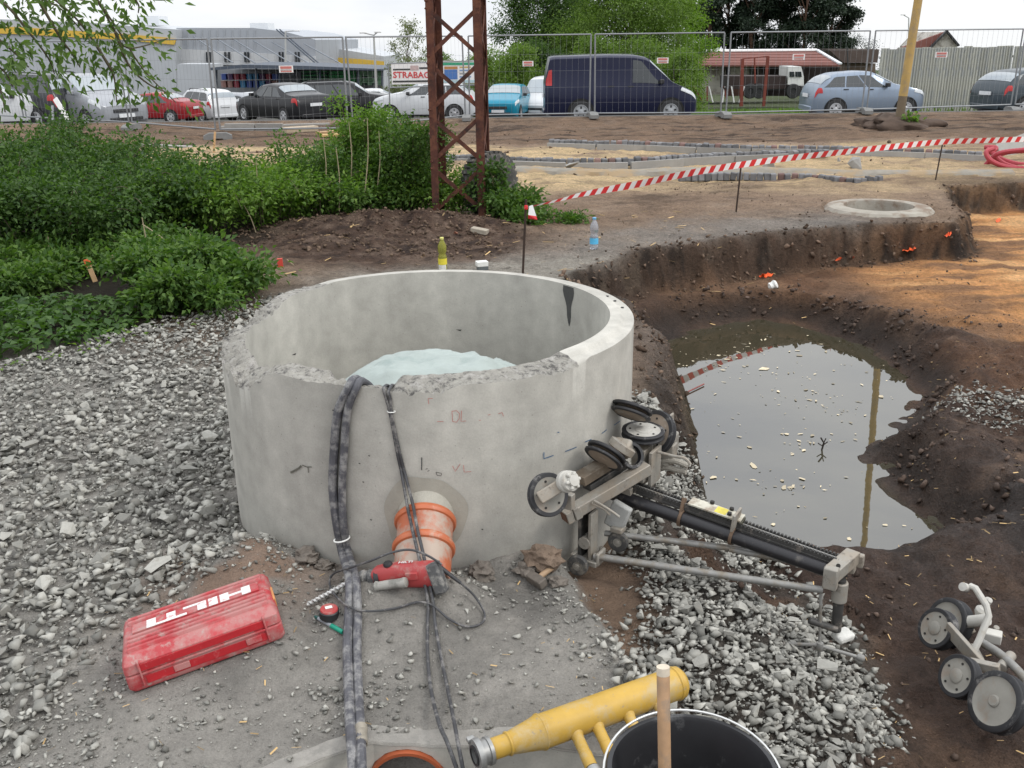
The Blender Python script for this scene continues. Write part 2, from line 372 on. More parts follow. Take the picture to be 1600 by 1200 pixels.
    z = np.where(rr < RR-0.05, -0.42, z)
    # far manhole stands in a cut of its own
    rm = np.hypot(x-4.50, y-11.82)
    z = np.where(rm < 0.44, -0.9, np.where((rm < 0.66) & (z > -0.2), -0.03, z))
    return z

def hgt(x, y): return float(height(np.array([x]), np.array([y]))[0])
def PG(px, py, dz=0.0):                              # where a sight line meets the ground, dz above it
    z = 0.1
    for _ in range(14):
        p = P(px, py, z+dz); h_ = hgt(p.x, p.y)
        if abs(h_-z) < 0.002: break
        z = 0.45*z+0.55*h_
    return P(px, py, z+dz)
def axis_pts(segs):
    out = [segs[0][0]]
    for a, b, st in segs:
        n = max(1, int(round((b-a)/st))); out += list(a+(b-a)*np.arange(1, n+1)/n)
    return np.array(out)
def geo(a, b, n): return a*(b/a)**(np.arange(1, n+1)/n)
gx = np.concatenate([-geo(16, 900, 22)[::-1], axis_pts([(-16, -4.2, 0.16), (-4.2, -1.6, 0.045), (-1.6, 3.4, 0.024), (3.4, 8.2, 0.05), (8.2, 18, 0.16)]), geo(18, 900, 22)])
gy = np.concatenate([axis_pts([(-3, 1.4, 0.2), (1.4, 2.2, 0.05), (2.2, 7.2, 0.024), (7.2, 11.4, 0.032), (11.4, 15, 0.05), (15, 27, 0.1), (27, 30, 0.25), (30, 60, 1.0)]), geo(60, 1500, 24)])
GX, GY = np.meshgrid(gx, gy)
gX = GX.ravel(); gY = GY.ravel()
gZ = height(gX, gY)
nx, ny = len(gx), len(gy)
ii = np.arange(nx*ny).reshape(ny, nx)
gF = np.stack([ii[:-1, :-1].ravel(), ii[:-1, 1:].ravel(), ii[1:, 1:].ravel(), ii[1:, :-1].ravel()], 1)

def lerpc(C, c, f):
    f = np.clip(f, 0, 1)[:, None]; return C*(1-f)+np.array(c)[None, :]*f
G_R0 = [(0.44, 4.5), (0.72, 5.3), (1.02, 5.42), (1.15, 4.95), (1.02, 4.4), (1.22, 3.9), (1.42, 3.55), (1.36, 3.1), (1.22, 2.75), (1.05, 2.4), (0.75, 2.1), (0.5, 2.42), (0.42, 2.75), (0.50, 2.95), (0.62, 3.3), (0.45, 3.75)]
def soil_color(x, y):
    n1 = fbm(x, y, 0.7, 5, 71); n2 = fbm(x, y, 2.3, 5, 72); n3 = fbm(x, y, 9, 4, 73); st = fbm(x*0.35, y*2.2, 2.0, 4, 74)
    C = np.tile(np.array([0.215, 0.148, 0.100]), (len(x), 1))
    C = lerpc(C, (0.29, 0.215, 0.155), sstep(-0.1, 0.5, n2)); C = lerpc(C, (0.11, 0.074, 0.05), sstep(0.12, 0.5, -n1+0.5*n2))
    C = lerpc(C, (0.28, 0.20, 0.14), 0.7*sstep(11, 13, y)*(1-sstep(19, 21, y))*sstep(-0.4, 0.3, n1))
    # pale sand among the kerbs
    s = sstep(12.6, 15, y+1.2*n1)*(1-sstep(19.6, 21.0, y+1.5*n1+0.10*x))*sstep(-0.55, 0.15, n2+0.5*st-0.05*np.abs(x-2)*0.6+0.25)
    C = lerpc(C, (0.50, 0.37, 0.21), s*(0.95-0.35*sstep(4, 9, x)))
    C = lerpc(C, (0.20, 0.145, 0.10), 0.75*sstep(0.1, 0.45, -st+0.4*n2)*sstep(13, 15, y)*(1-sstep(20, 22, y)))
    C = lerpc(C, (0.165, 0.108, 0.07), sstep(20.2, 21.6, y+0.9*n1)*(1-sstep(26, 27, y)))
    C = lerpc(C, (0.055, 0.036, 0.025), sstep(20.2, 21.6, y)*(1-sstep(26, 27, y))*sstep(0.05, 0.4, st))
    C = lerpc(C, (0.17, 0.12, 0.085), sstep(20.2, 21.6, y)*(1-sstep(26, 27, y))*sstep(0.1, 0.45, n2)*0.8)
    # grey grit near the ring and the bank top
    d = poly_sd(x, y, PIT)
    g = (1-sstep(0.0, 1.2, np.abs(d+0.25)+0.5*n2))*(y > 8)*(1-sstep(3.5, 5, x))
    C = lerpc(C, (0.215, 0.20, 0.18), g*0.75)
    g2 = 1-sstep(0.5, 1.3, np.hypot((x-0.2)/2.0, (y-8.2)/1.1)+0.35*n2)
    C = lerpc(C, (0.30, 0.275, 0.235), g2)
    C = C*(1+0.38*sstep(7.5, 9, y)*(1-sstep(26.5, 27, y)))[:, None]
    # heap of dark soil
    hp = 1-sstep(0.8, 1.2, np.hypot((x+1.5)/1.7, (y-10.2)/1.45)+0.25*n2)
    C = lerpc(C, (0.105, 0.064, 0.044), hp); C = lerpc(C, (0.19, 0.13, 0.095), hp*sstep(0.0, 0.4, n3)*0.9); C = lerpc(C, (0.05, 0.03, 0.022), hp*sstep(0.05, 0.4, -n3+0.4*n2))
    # near ground: crushed concrete dust
    nr = (1-sstep(5.5, 7.2, y+0.6*n1))*(1-sstep(0.35, 0.75, x+0.2*n2))
    C = lerpc(C, (0.225, 0.212, 0.190), nr); C = lerpc(C, (0.145, 0.137, 0.124), nr*sstep(0.05, 0.5, n2)); C = lerpc(C, (0.30, 0.28, 0.25), nr*sstep(0.15, 0.6, n3)*0.6)
    br = np.exp(-(((x+1.05)/0.35)**2+((y-3.2)/0.28)**2))*1.2*sstep(-0.5, 0.2, n3); C = lerpc(C, (0.22, 0.155, 0.115), br*nr)
    rx = x-np.interp(y, [1.4, 2.26, 2.58, 3.15, 3.4], [0.50, 0.42, 0.385, 0.22, 0.14])
    C = lerpc(C, (0.145, 0.097, 0.066), sstep(0.0, 0.08, rx+0.05*n3)*(1-sstep(0.5, 0.9, rx))*(1-sstep(3.6, 4.3, y))*sstep(2.3, 2.6, y))
    # under the bushes
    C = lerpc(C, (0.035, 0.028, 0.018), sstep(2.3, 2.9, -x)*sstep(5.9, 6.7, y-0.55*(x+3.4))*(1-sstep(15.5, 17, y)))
    # pit
    ins = sstep(-0.02, 0.16, d)
    wet = ins*(1-sstep(7.0, 9.2, y+0.5*n1))
    mud = np.tile(np.array([0.050, 0.032, 0.024]), (len(x), 1)); mud = lerpc(mud, (0.10, 0.064, 0.043), sstep(-0.05, 0.5, n2)); mud = lerpc(mud, (0.15, 0.10, 0.068), 0.8*sstep(0.1, 0.5, n3+0.3*n1)*sstep(2.2, 3.2, x)); mud = lerpc(mud, (0.022, 0.015, 0.012), sstep(0.1, 0.5, n1+0.4*n2)); mud = lerpc(mud, (0.12, 0.06, 0.03), 0.6*sstep(0.2, 0.5, -n1))
    org = sstep(3.3, 5.0, x+0.28*(y-8)+0.9*n1)*sstep(6.1, 8.2, y+0.7*n2)
    mud = lerpc(mud, (0.16, 0.095, 0.056), sstep(8.3, 9.8, y+0.5*n2)*(1-sstep(0.0, 0.45, n2)))
    mud = lerpc(mud, (0.43, 0.22, 0.088), org); mud = lerpc(mud, (0.55, 0.33, 0.155), org*sstep(0.0, 0.5, st+0.5*n1)*sstep(8, 10, y)); mud = lerpc(mud, (0.15, 0.09, 0.055), org*0.8*sstep(0.05, 0.4, -st+0.3*n2))
    dw = poly_sd(x, y, WPOLY); mud = lerpc(mud, (0.045, 0.036, 0.018), sstep(-0.02, 0.1, dw)); mud = lerpc(mud, (0.028, 0.019, 0.014), np.exp(-((dw+0.12)/0.14)**2)*0.9)
    mud = mud*np.array([1.55, 1.48, 1.42])
    f = ins[:, None]; C = C*(1-f)+mud*f
    n3b = fbm(x, y, 6, 3, 76); hg = poly_sd(x, y, G_R0); C = lerpc(C, (0.125, 0.112, 0.095), sstep(-0.1, 0.1, hg+0.08*n2)*0.8*sstep(0.0, 0.12, np.hypot((x-0.95)/1.6, (y-3.72)/0.8)-0.12))
    fc = np.exp(-((d-0.14)/0.13)**2)*(y > 4.6)
    C = lerpc(C, (0.082, 0.054, 0.038), fc*0.9); C = lerpc(C, (0.032, 0.022, 0.016), fc*sstep(-0.05, 0.25, n2+0.7*n3)); C = lerpc(C, (0.17, 0.125, 0.09), fc*sstep(0.15, 0.5, n3)*0.8)
    lump = np.exp(-(((x-0.98)/0.22)**2+((y-6.6)/0.9)**2)); C = lerpc(C, (0.20, 0.15, 0.115), lump*0.9)
    # far ground
    C = lerpc(C, (0.105, 0.10, 0.098), sstep(26.9, 27.2, y)); C = lerpc(C, (0.075, 0.095, 0.040), sstep(36.5, 37.5, y)*sstep(2, 4, x+1.5*n1)); C = lerpc(C, (0.13, 0.115, 0.085), 0.6*sstep(36.5, 38.5, y)*sstep(0.0, 0.5, n2)*(x > 3)); C = lerpc(C, (0.09, 0.10, 0.05), 0.8*sstep(36, 38, y)*(1-sstep(-2, 2, x))*sstep(0.1, 0.4, n1))
    C = lerpc(C, (0.06, 0.085, 0.03), sstep(120, 140, y))
    W_ = np.clip(wet*0.75*(0.4+0.9*sstep(-0.3, 0.5, n1))+0.5*np.exp(-((dw+0.06)/0.12)**2), 0, 1)*(1-sstep(-0.05, 0.3, -d))
    G_ = 1-0.55*np.clip(nr*(1-ins), 0, 1)
    return C, W_, G_
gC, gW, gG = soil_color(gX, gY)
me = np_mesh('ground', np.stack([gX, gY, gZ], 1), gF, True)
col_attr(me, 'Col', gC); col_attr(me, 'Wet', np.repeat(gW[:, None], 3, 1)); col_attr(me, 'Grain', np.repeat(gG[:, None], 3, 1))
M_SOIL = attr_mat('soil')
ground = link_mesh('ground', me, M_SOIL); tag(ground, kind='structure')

# water in the pit
mw = bpy.data.materials.new('muddy_water'); mw.use_nodes = True
_t = mw.node_tree; _b = _t.nodes['Principled BSDF']
_b.inputs['Base Color'].default_value = (0.044, 0.039, 0.024, 1); _b.inputs['Roughness'].default_value = 0.015; _b.inputs['IOR'].default_value = 1.9; _b.inputs['Specular IOR Level'].default_value = 0.72
_n = _t.nodes.new('ShaderNodeTexNoise'); _n.inputs['Scale'].default_value = 2.5; _n.inputs['Detail'].default_value = 3
_tc = _t.nodes.new('ShaderNodeTexCoord'); _t.links.new(_tc.outputs['Object'], _n.inputs['Vector'])
_bp = _t.nodes.new('ShaderNodeBump'); _bp.inputs['Strength'].default_value = 0.012; _bp.inputs['Distance'].default_value = 0.05
_t.links.new(_n.outputs[0], _bp.inputs['Height']); _t.links.new(_bp.outputs[0], _b.inputs['Normal'])
b = MB(); b.add([(0.6, 4.0, WZ), (4.2, 4.0, WZ), (4.2, 10.0, WZ), (0.6, 10.0, WZ)], [(0, 1, 2, 3)])
tag(b.build('water', mw, smooth=0), kind='structure')
# scum, straw and leaves floating on the water
V = []; Fc = []
def flake(V, Fc, c, r, n, zed, ang, st=1.0, jag=0.35):
    o = len(V); k = random.uniform(0.6, 1.2)
    for i in range(n):
        t = 2*math.pi*i/n; q = r*(1+random.uniform(-jag, jag)); ux, uy = q*math.cos(t)*st, q*math.sin(t)*k
        V.append((c[0]+ux*math.cos(ang)-uy*math.sin(ang), c[1]+ux*math.sin(ang)+uy*math.cos(ang), zed+random.uniform(0, 0.004)))
    Fc.append(tuple(range(o, o+n)))
cl = [P(1120, 572, WZ), P(1180, 545, WZ), P(1250, 620, WZ), P(1215, 590, WZ), P(1300, 640, WZ), P(1230, 760, WZ), P(1130, 560, WZ), P(1280, 690, WZ)]
k = 0
while k < 380:
    if random.random() < 0.4:
        c = random.choice(cl); p = (c.x+random.gauss(0, 0.16), c.y+random.gauss(0, 0.10))
    else: p = (random.uniform(1.0, 3.3), random.uniform(4.6, 9.1))
    k += 1
    if poly_sd(np.array([p[0]]), np.array([p[1]]), WPOLY)[0] < 0.05: continue
    flake(V, Fc, p, (1.7 if random.random() < 0.08 else 0.85)*random.choice((0.004, 0.005, 0.006, 0.008, 0.010, 0.012, 0.017))*random.uniform(0.6, 1.1), random.choice((4, 5, 6)), WZ+0.003, random.uniform(0, 6.28), random.uniform(1, 2.6))
b = MB(); b.add(V, Fc)
M_SCUM = mat('scum', (0.42, 0.36, 0.25), 0.7, var=0.2, scale=4, island=0.55)
tag(b.build('floating_debris', M_SCUM, smooth=0), 'pale leaves, straw and scum floating on the muddy water', 'debris', kind='stuff')
# ================================================================== CRUSHED STONE
def rock_mesh(name, seed, flat=0.6, n=13):
    r = random.Random(seed); bm = bmesh.new()
    for i in range(n):
        while True:
            v = Vector((r.uniform(-1, 1), r.uniform(-1, 1), r.uniform(-1, 1)))
            if 0.3 < v.length < 1: break
        v.normalize(); v *= r.uniform(0.8, 1.0)
        bm.verts.new((v.x*0.5, v.y*0.5*r.uniform(0.75, 1), v.z*0.5*flat))
    res = bmesh.ops.convex_hull(bm, input=bm.verts)
    bmesh.ops.delete(bm, geom=[g for g in res['geom_interior'] if isinstance(g, bmesh.types.BMVert)], context='VERTS')
    bmesh.ops.triangulate(bm, faces=bm.faces)
    me = bpy.data.meshes.new(name); bm.to_mesh(me); bm.free(); return me
def stone_mat(name, base, island):
    m = mat(name, base, 0.85, var=0.13, scale=30, bump=0.15, bscale=90, island=island, spec=0.3, dirt=((0.20, 0.185, 0.16), 0.10, 14)); return m
def stone_mat_obj(name, base):
    return mat(name, base, 0.85, var=0.15, scale=3.0, bump=0.3, bscale=9, objvar=0.33, spec=0.3, dirt=((0.22, 0.20, 0.165), 0.12, 1.6))
M_STONE = stone_mat('crushed_stone', (0.275, 0.268, 0.240), 0.55); M_STONE1 = stone_mat_obj('crushed_stone_large', (0.285, 0.278, 0.25))
ROCKS = [rock_mesh('stone', 100+i, 0.36+0.05*(i % 8), 7+i % 4) for i in range(20)]
for r_ in ROCKS: r_.materials.append(M_STONE1)
RV = []; RF = []
for me in ROCKS:
    v = np.zeros(len(me.vertices)*3); me.vertices.foreach_get('co', v); RV.append(v.reshape(-1, 3))
    f = np.zeros(len(me.polygons)*3, np.int32); me.polygons.foreach_get('vertices', f); RF.append(f.reshape(-1, 3))
def rot_mats(n, tilt):
    a = rng.uniform(0, 2*np.pi, n); tx = rng.normal(0, tilt, n); ty = rng.normal(0, tilt, n)
    ca, sa = np.cos(a), np.sin(a); R = np.zeros((n, 3, 3)); R[:, 0, 0] = ca; R[:, 0, 1] = -sa; R[:, 1, 0] = sa; R[:, 1, 1] = ca; R[:, 2, 2] = 1
    X = np.zeros((n, 3, 3)); X[:, 0, 0] = 1; X[:, 1, 1] = np.cos(tx); X[:, 1, 2] = -np.sin(tx); X[:, 2, 1] = np.sin(tx); X[:, 2, 2] = np.cos(tx)
    Y = np.zeros((n, 3, 3)); Y[:, 1, 1] = 1; Y[:, 0, 0] = np.cos(ty); Y[:, 0, 2] = np.sin(ty); Y[:, 2, 0] = -np.sin(ty); Y[:, 2, 2] = np.cos(ty)
    return Y @ X @ R
def scatter_mesh(name, pts, size, tilt=0.28, mat_=None, stretch=0.35):
    n = len(pts); R = rot_mats(n, tilt); S = size[:, None]*rng.uniform(1-stretch, 1+stretch, (n, 3)); idx = rng.integers(0, len(RV), n)
    Vs = []; Fs = []; o = 0
    for k in range(len(RV)):
        w = np.where(idx == k)[0]
        if not len(w): continue
        v = RV[k][None]*S[w][:, None, :]; v = np.einsum('nij,nvj->nvi', R[w], v)+pts[w][:, None, :]
        f = RF[k][None]+(o+np.arange(len(w))*len(RV[k]))[:, None, None]; o += len(w)*len(RV[k])
        Vs.append(v.reshape(-1, 3)); Fs.append(f.reshape(-1, 3))
    me = np_mesh(name, np.concatenate(Vs), np.concatenate(Fs)); me.materials.append(mat_ or M_STONE); return me
G_LEFT = [(-4.6, 5.3), (-3.4, 6.0), (-2.9, 6.7), (-2.2, 7.6), (-1.3, 7.9), (-0.9, 6.2), (-1.0, 5.2), (-1.27, 4.6), (-1.28, 4.0), (-1.12, 3.58), (-1.0, 3.42), (-1.3, 3.15), (-1.42, 2.75), (-1.48, 2.3), (-1.7, 1.9), (-3.6, 2.2)]
G_RIGHT = [(0.44, 4.5), (0.72, 5.3), (1.02, 5.42), (1.15, 4.95), (1.02, 4.4), (1.22, 3.9), (1.42, 3.55), (1.36, 3.1), (1.22, 2.75), (1.05, 2.4), (0.75, 2.1), (0.5, 2.42), (0.42, 2.75), (0.50, 2.95), (0.62, 3.3), (0.45, 3.75)]
def pick(poly, n, edge=0.12, dens=None):
    xs = [p[0] for p in poly]; ys = [p[1] for p in poly]
    x = rng.uniform(min(xs)-edge, max(xs)+edge, n); y = rng.uniform(min(ys)-edge, max(ys)+edge, n)
    d = poly_sd(x, y, poly)+edge*fbm(x, y, 3, 3, 81); pr = sstep(-edge, edge*0.6, d)
    if dens is not None: pr = pr*dens(x, y)
    k = rng.uniform(0, 1, n) < pr; return x[k], y[k]
ringclear = lambda x, y: (np.hypot(x-RC[0], y-RC[1]) > RR+0.01)*1.0
bare_r = lambda x, y: np.clip(sstep(0.05, 0.14, np.hypot((x-0.95)/1.6, (y-3.72)/0.8)-0.12+0.10*fbm(x, y, 3, 3, 83)), 0.06, 1)
def lay(poly, n, lo, hi, sink, dens=None, pw=2.0):
    x, y = pick(poly, n, 0.14, dens); s = lo+(hi-lo)*rng.uniform(0, 1, len(x))**pw
    z = height(x, y)+s*sink+rng.uniform(0, 0.018, len(x)); return np.stack([x, y, z], 1), s
nearbig = lambda x, y: ringclear(x, y)*np.clip(1.25-0.10*(y-2.2), 0.4, 1)
p1, s1 = lay(G_LEFT, 34000, 0.010, 0.032, 0.08, ringclear); p2, s2 = lay(G_LEFT, 21000, 0.028, 0.070, 0.16, nearbig, 1.6)
p3, s3 = lay(G_RIGHT, 20000, 0.010, 0.030, 0.10, lambda x, y: ringclear(x, y)*bare_r(x, y)); p4, s4 = lay(G_RIGHT, 9000, 0.026, 0.058, 0.20, lambda x, y: ringclear(x, y)*bare_r(x, y), 1.5)
# larger pieces one by one: the biggest and nearest
def large(poly, want, lo, hi, parent, dens):
    xs, ys = pick(poly, want*8, 0.0, dens); order = rng.permutation(len(xs)); kept = []
    for i in order:
        if len(kept) >= want: break
        if all((xs[i]-a)**2+(ys[i]-b)**2 > (0.8*lo)**2 for a, b in kept): kept.append((xs[i], ys[i]))
    K = np.array(kept); Z = height(K[:, 0], K[:, 1])
    for (x, y), z in zip(kept, Z):
        s = lo+(hi-lo)*random.random()**1.8; o = bpy.data.objects.new('stone', random.choice(ROCKS)); COL.objects.link(o); o.parent = parent
        o.location = (x, y, z+s*0.22+0.012); o.scale = [s*random.uniform(0.8, 1.35) for _ in range(3)]
        o.rotation_euler = (random.gauss(0, 0.35), random.gauss(0, 0.35), random.uniform(0, 6.28))
nearish = lambda x, y: ringclear(x, y)*np.clip(1.3-0.33*(y-2.3), 0.08, 1)*(np.hypot(x+1.0, y-3.1) > 0.3)
gl = thing('gravel_bank', 'wide bank of loose grey crushed stone between the bushes and the concrete ring', 'gravel', (0, 0, 0))
large(G_LEFT, 290, 0.058, 0.108, gl, nearish)
o = link_mesh('loose_gravel', scatter_mesh('loose_gravel', np.concatenate([p1, p2]), np.concatenate([s1, s2])), None, gl); tag(o, kind='stuff')
gr = thing('gravel_heap', 'small heap of grey crushed stone under the rail of the wire saw', 'gravel', (0, 0, 0))
large(G_RIGHT, 200, 0.042, 0.085, gr, lambda x, y: ringclear(x, y)*bare_r(x, y))
o = link_mesh('loose_gravel', scatter_mesh('loose_gravel', np.concatenate([p3, p4]), np.concatenate([s3, s4])), None, gr); tag(o, kind='stuff')
# grit strewn over the dust, the mud and the dirt
def strew(n, x0, x1, y0, y1, lo, hi, dens=None):
    x = rng.uniform(x0, x1, n); y = rng.uniform(y0, y1, n)
    if dens is not None: k = rng.uniform(0, 1, n) < dens(x, y); x = x[k]; y = y[k]
    s = lo+(hi-lo)*rng.uniform(0, 1, len(x))**3; return np.stack([x, y, height(x, y)+s*0.22], 1), s
clump = lambda f, sd, lo=0.05: (lambda x, y: ringclear(x, y)*sstep(lo, 0.5, fbm(x, y, f, 3, sd)))
q1 = strew(4500, -1.7, -0.6, 2.15, 3.5, 0.006, 0.032, lambda x, y: ringclear(x, y)*(0.25+0.75*sstep(-0.1, 0.4, fbm(x, y, 3, 3, 91))))
q2 = strew(4200, -0.7, 0.45, 2.36, 3.3, 0.006, 0.032, lambda x, y: ringclear(x, y)*(0.2+0.8*sstep(-0.1, 0.4, fbm(x, y, 4, 3, 95))))
q3 = strew(2500, -2.5, 5.5, 8.0, 15, 0.008, 0.045, clump(1.2, 92, -0.1)); q4 = strew(900, 0.9, 4.5, 2.4, 7.5, 0.006, 0.035, lambda x, y: clump(1.5, 93, 0.0)(x, y)*(poly_sd(x, y, WPOLY) < -0.06)*(poly_sd(x, y, PIT) > 0.3))
q8 = strew(9000, 0.6, 4.5, 2.3, 8.5, 0.006, 0.045, lambda x, y: (0.15+0.85*sstep(-0.15, 0.4, fbm(x, y, 2.0, 3, 96)))*(poly_sd(x, y, WPOLY) < -0.03)*(poly_sd(x, y, PIT) > 0.35))
q5 = strew(2200, 2.7, 3.6, 5.6, 6.5, 0.012, 0.05, lambda x, y: 1-sstep(0.2, 0.45, np.hypot(x-3.25, y-6.05)))
q6 = strew(1500, -6, 12, 15, 26, 0.02, 0.10, clump(0.8, 94, 0.0))
q7 = strew(4200, 0.5, 5.3, 5.0, 11.2, 0.012, 0.075, lambda x, y: (np.abs(poly_sd(x, y, PIT)-0.15) < 0.25)*0.8)
QS = [q1, q3, q4, q5, q6, q7, q2]
o = link_mesh('loose_grit', scatter_mesh('loose_grit', np.concatenate([q[0] for q in QS[:1]+QS[3:4]+QS[6:]]), np.concatenate([q[1] for q in QS[:1]+QS[3:4]+QS[6:]])), None); tag(o, 'fine grey grit scattered over the dusty ground', 'grit', kind='stuff')
M_CLOD = mat('soil_clod', (0.13, 0.092, 0.066), 0.95, var=0.2, scale=20, bump=0.4, bscale=60, island=0.5, spec=0.15)
q9 = strew(2600, -3.0, 0.2, 9.2, 11.4, 0.01, 0.07, lambda x, y: 1-sstep(0.8, 1.2, np.hypot((x+1.5)/1.7, (y-10.2)/1.25)))
q10 = strew(26000, 0.3, 7.5, 4.6, 14.0, 0.015, 0.085, lambda x, y: np.exp(-((poly_sd(x, y, PIT)-0.11)/0.10)**2)*(y > 4.8)*(x < 7.2))
q11 = strew(12000, 1.0, 4.2, 4.3, 9.6, 0.012, 0.085, lambda x, y: np.exp(-((poly_sd(x, y, WPOLY)+0.20)/0.16)**2)*(poly_sd(x, y, WPOLY) < -0.02)*(poly_sd(x, y, PIT) > 0.3)*sstep(-0.3, 0.3, fbm(x, y, 2.5, 3, 97)))
CL = [q3, q4, q6, q7, q9]
o = link_mesh('clods', scatter_mesh('clods', np.concatenate([q[0] for q in CL]), np.concatenate([q[1] for q in CL]), 0.5, M_CLOD), None); tag(o, 'crumbs and clods of brown soil scattered over the site', 'clods', kind='stuff')
M_BANK = mat('bank_clod', (0.115, 0.079, 0.057), 0.9, var=0.25, scale=20, bump=0.4, bscale=50, island=0.65, spec=0.2)
o = link_mesh('bank_clods', scatter_mesh('bank_clods', q10[0], q10[1], 0.8, M_BANK, 0.5), None); tag(o, 'rough clods of dark soil crumbling from the face of the bank', 'clods', kind='stuff')
M_MUDC = mat('mud_clod', (0.078, 0.053, 0.040), 0.75, var=0.25, scale=20, bump=0.4, bscale=60, island=0.5, spec=0.3)
o = link_mesh('mud_clods', scatter_mesh('mud_clods', np.concatenate([q8[0], q11[0]]), np.concatenate([q8[1], q11[1]]), 0.6, M_MUDC), None); tag(o, 'dark lumps and crumbs of wet mud round the water', 'mud', kind='stuff')
# straw, bark and twigs trodden into the mud and dust
V = []; Fc = []
def straw(n, x0, x1, y0, y1, dens, lo, hi):
    k = 0; x = rng.uniform(x0, x1, n); y = rng.uniform(y0, y1, n); kk = rng.uniform(0, 1, n) < dens(x, y); x = x[kk]; y = y[kk]; z = height(x, y)
    for a, b_, c in zip(x, y, z):
        L = random.uniform(lo, hi); w = L*random.uniform(0.06, 0.22); t = random.uniform(0, 6.28); u = Vector((math.cos(t), math.sin(t), random.uniform(-0.15, 0.3)))*L/2; v = Vector((-math.sin(t), math.cos(t), 0.2))*w/2
        p = Vector((a, b_, c+0.008)); o_ = len(V); V.extend([p-u-v, p+u-v, p+u*1.05+v, p-u*0.9+v]); Fc.append((o_, o_+1, o_+2, o_+3))
straw(900, 0.8, 4.2, 2.4, 7.5, lambda x, y: (poly_sd(x, y, PIT) > 0.45)*(poly_sd(x, y, WPOLY) < -0.05)*1.0, 0.008, 0.035)
straw(260, -1.5, 0.3, 2.2, 3.4, lambda x, y: 0.0*x+0.45, 0.008, 0.03)
straw(260, -2.4, 3, 8.3, 12, lambda x, y: 0.0*x+0.7, 0.03, 0.12)
b = MB(); b.add(V, Fc); tag(b.build('straw_litter', mat('straw', (0.40, 0.27, 0.12), 0.8, var=0.2, scale=3, island=0.6), smooth=0), 'bits of straw and bark trodden into the ground', 'litter', kind='stuff')

# ================================================================== CONCRETE RING
def concrete_mat(name, base, stain=0.5, rough=0.82):
    m = bpy.data.materials.new(name); m.use_nodes = True; t = m.node_tree; N = t.nodes; L = t.links; b = N['Principled BSDF']
    b.inputs['Roughness'].default_value = rough; b.inputs['Specular IOR Level'].default_value = 0.35
    tcn = N.new('ShaderNodeTexCoord'); cur = None
    r = N.new('ShaderNodeRGB'); r.outputs[0].default_value = (*base, 1); cur = r.outputs[0]
    for sc_, stretch, am in ((2.2, (1, 1, 0.25), 0.17), (6, (1, 1, 0.12), 0.10), (14, (1, 1, 1), 0.10), (160, (1, 1, 1), 0.06)):
        mpp = N.new('ShaderNodeMapping'); mpp.inputs['Scale'].default_value = stretch; L.new(tcn.outputs['Object'], mpp.inputs[0])
        n1 = N.new('ShaderNodeTexNoise'); n1.inputs['Scale'].default_value = sc_; n1.inputs['Detail'].default_value = 5; L.new(mpp.outputs[0], n1.inputs['Vector'])
        mr = N.new('ShaderNodeMapRange'); mr.inputs['From Min'].default_value = 0.3; mr.inputs['From Max'].default_value = 0.7; mr.inputs['To Min'].default_value = 1-am; mr.inputs['To Max'].default_value = 1+am; L.new(n1.outputs[0], mr.inputs['Value'])
        mxx = N.new('ShaderNodeMix'); mxx.data_type = 'RGBA'; mxx.blend_type = 'MULTIPLY'; mxx.inputs[0].default_value = 1; L.new(cur, mxx.inputs[6]); L.new(mr.outputs[0], mxx.inputs[7]); cur = mxx.outputs[2]
    # pin holes
    vo = N.new('ShaderNodeTexVoronoi'); vo.inputs['Scale'].default_value = 26; L.new(tcn.outputs['Object'], vo.inputs['Vector'])
    mr = N.new('ShaderNodeMapRange'); mr.inputs['From Min'].default_value = 0.05; mr.inputs['From Max'].default_value = 0.085; mr.inputs['To Min'].default_value = 0.55; mr.inputs['To Max'].default_value = 1; L.new(vo.outputs['Distance'], mr.inputs['Value'])
    mxx = N.new('ShaderNodeMix'); mxx.data_type = 'RGBA'; mxx.blend_type = 'MULTIPLY'; mxx.inputs[0].default_value = 0.6; L.new(cur, mxx.inputs[6]); L.new(mr.outputs[0], mxx.inputs[7]); cur = mxx.outputs[2]
    L.new(cur, b.inputs['Base Color'])
    n3 = N.new('ShaderNodeTexNoise'); n3.inputs['Scale'].default_value = 60; n3.inputs['Detail'].default_value = 8; n3.inputs['Roughness'].default_value = 0.7; L.new(tcn.outputs['Object'], n3.inputs['Vector'])
    bp = N.new('ShaderNodeBump'); bp.inputs['Strength'].default_value = 0.16; bp.inputs['Distance'].default_value = 0.01; L.new(n3.outputs[0], bp.inputs['Height']); L.new(bp.outputs[0], b.inputs['Normal'])
    return m
M_CONC = concrete_mat('concrete', (0.40, 0.385, 0.345)); M_BROKEN = mat('broken_concrete', (0.34, 0.325, 0.29), 0.95, var=0.25, scale=22, bump=1.0, bscale=45, dirt=[((0.10, 0.095, 0.09), 0.25, 32), ((0.44, 0.42, 0.39), 0.2, 24)], spec=0.2)
ring = thing('concrete_manhole_ring', 'big open concrete shaft ring with a chipped rim and cables hung over it', 'manhole ring', (RC[0], RC[1], 0))
ZB = -0.6
NT = 640
th = np.arange(NT)*2*np.pi/NT                         # angle from +x, counter-clockwise; the camera side is -pi/2
ta = np.degrees(th)
def ang_win(a0, a1, s): 
    c = (ta-a0) % 360; w = (a1-a0) % 360; return sstep(0, s, c)*(1-sstep(w-s, w, c))*(c <= w)
nA = fbm(np.cos(th)*3, np.sin(th)*3, 3.0, 5, 301); nB = fbm(np.cos(th)*3, np.sin(th)*3, 11.0, 4, 302); nC = fbm(np.cos(th)*3, np.sin(th)*3, 1.6, 3, 303)
brk = ang_win(128, 318, 10)                            # chipped arc: left and front
lft = ang_win(150, 236, 14)                            # deepest on the left
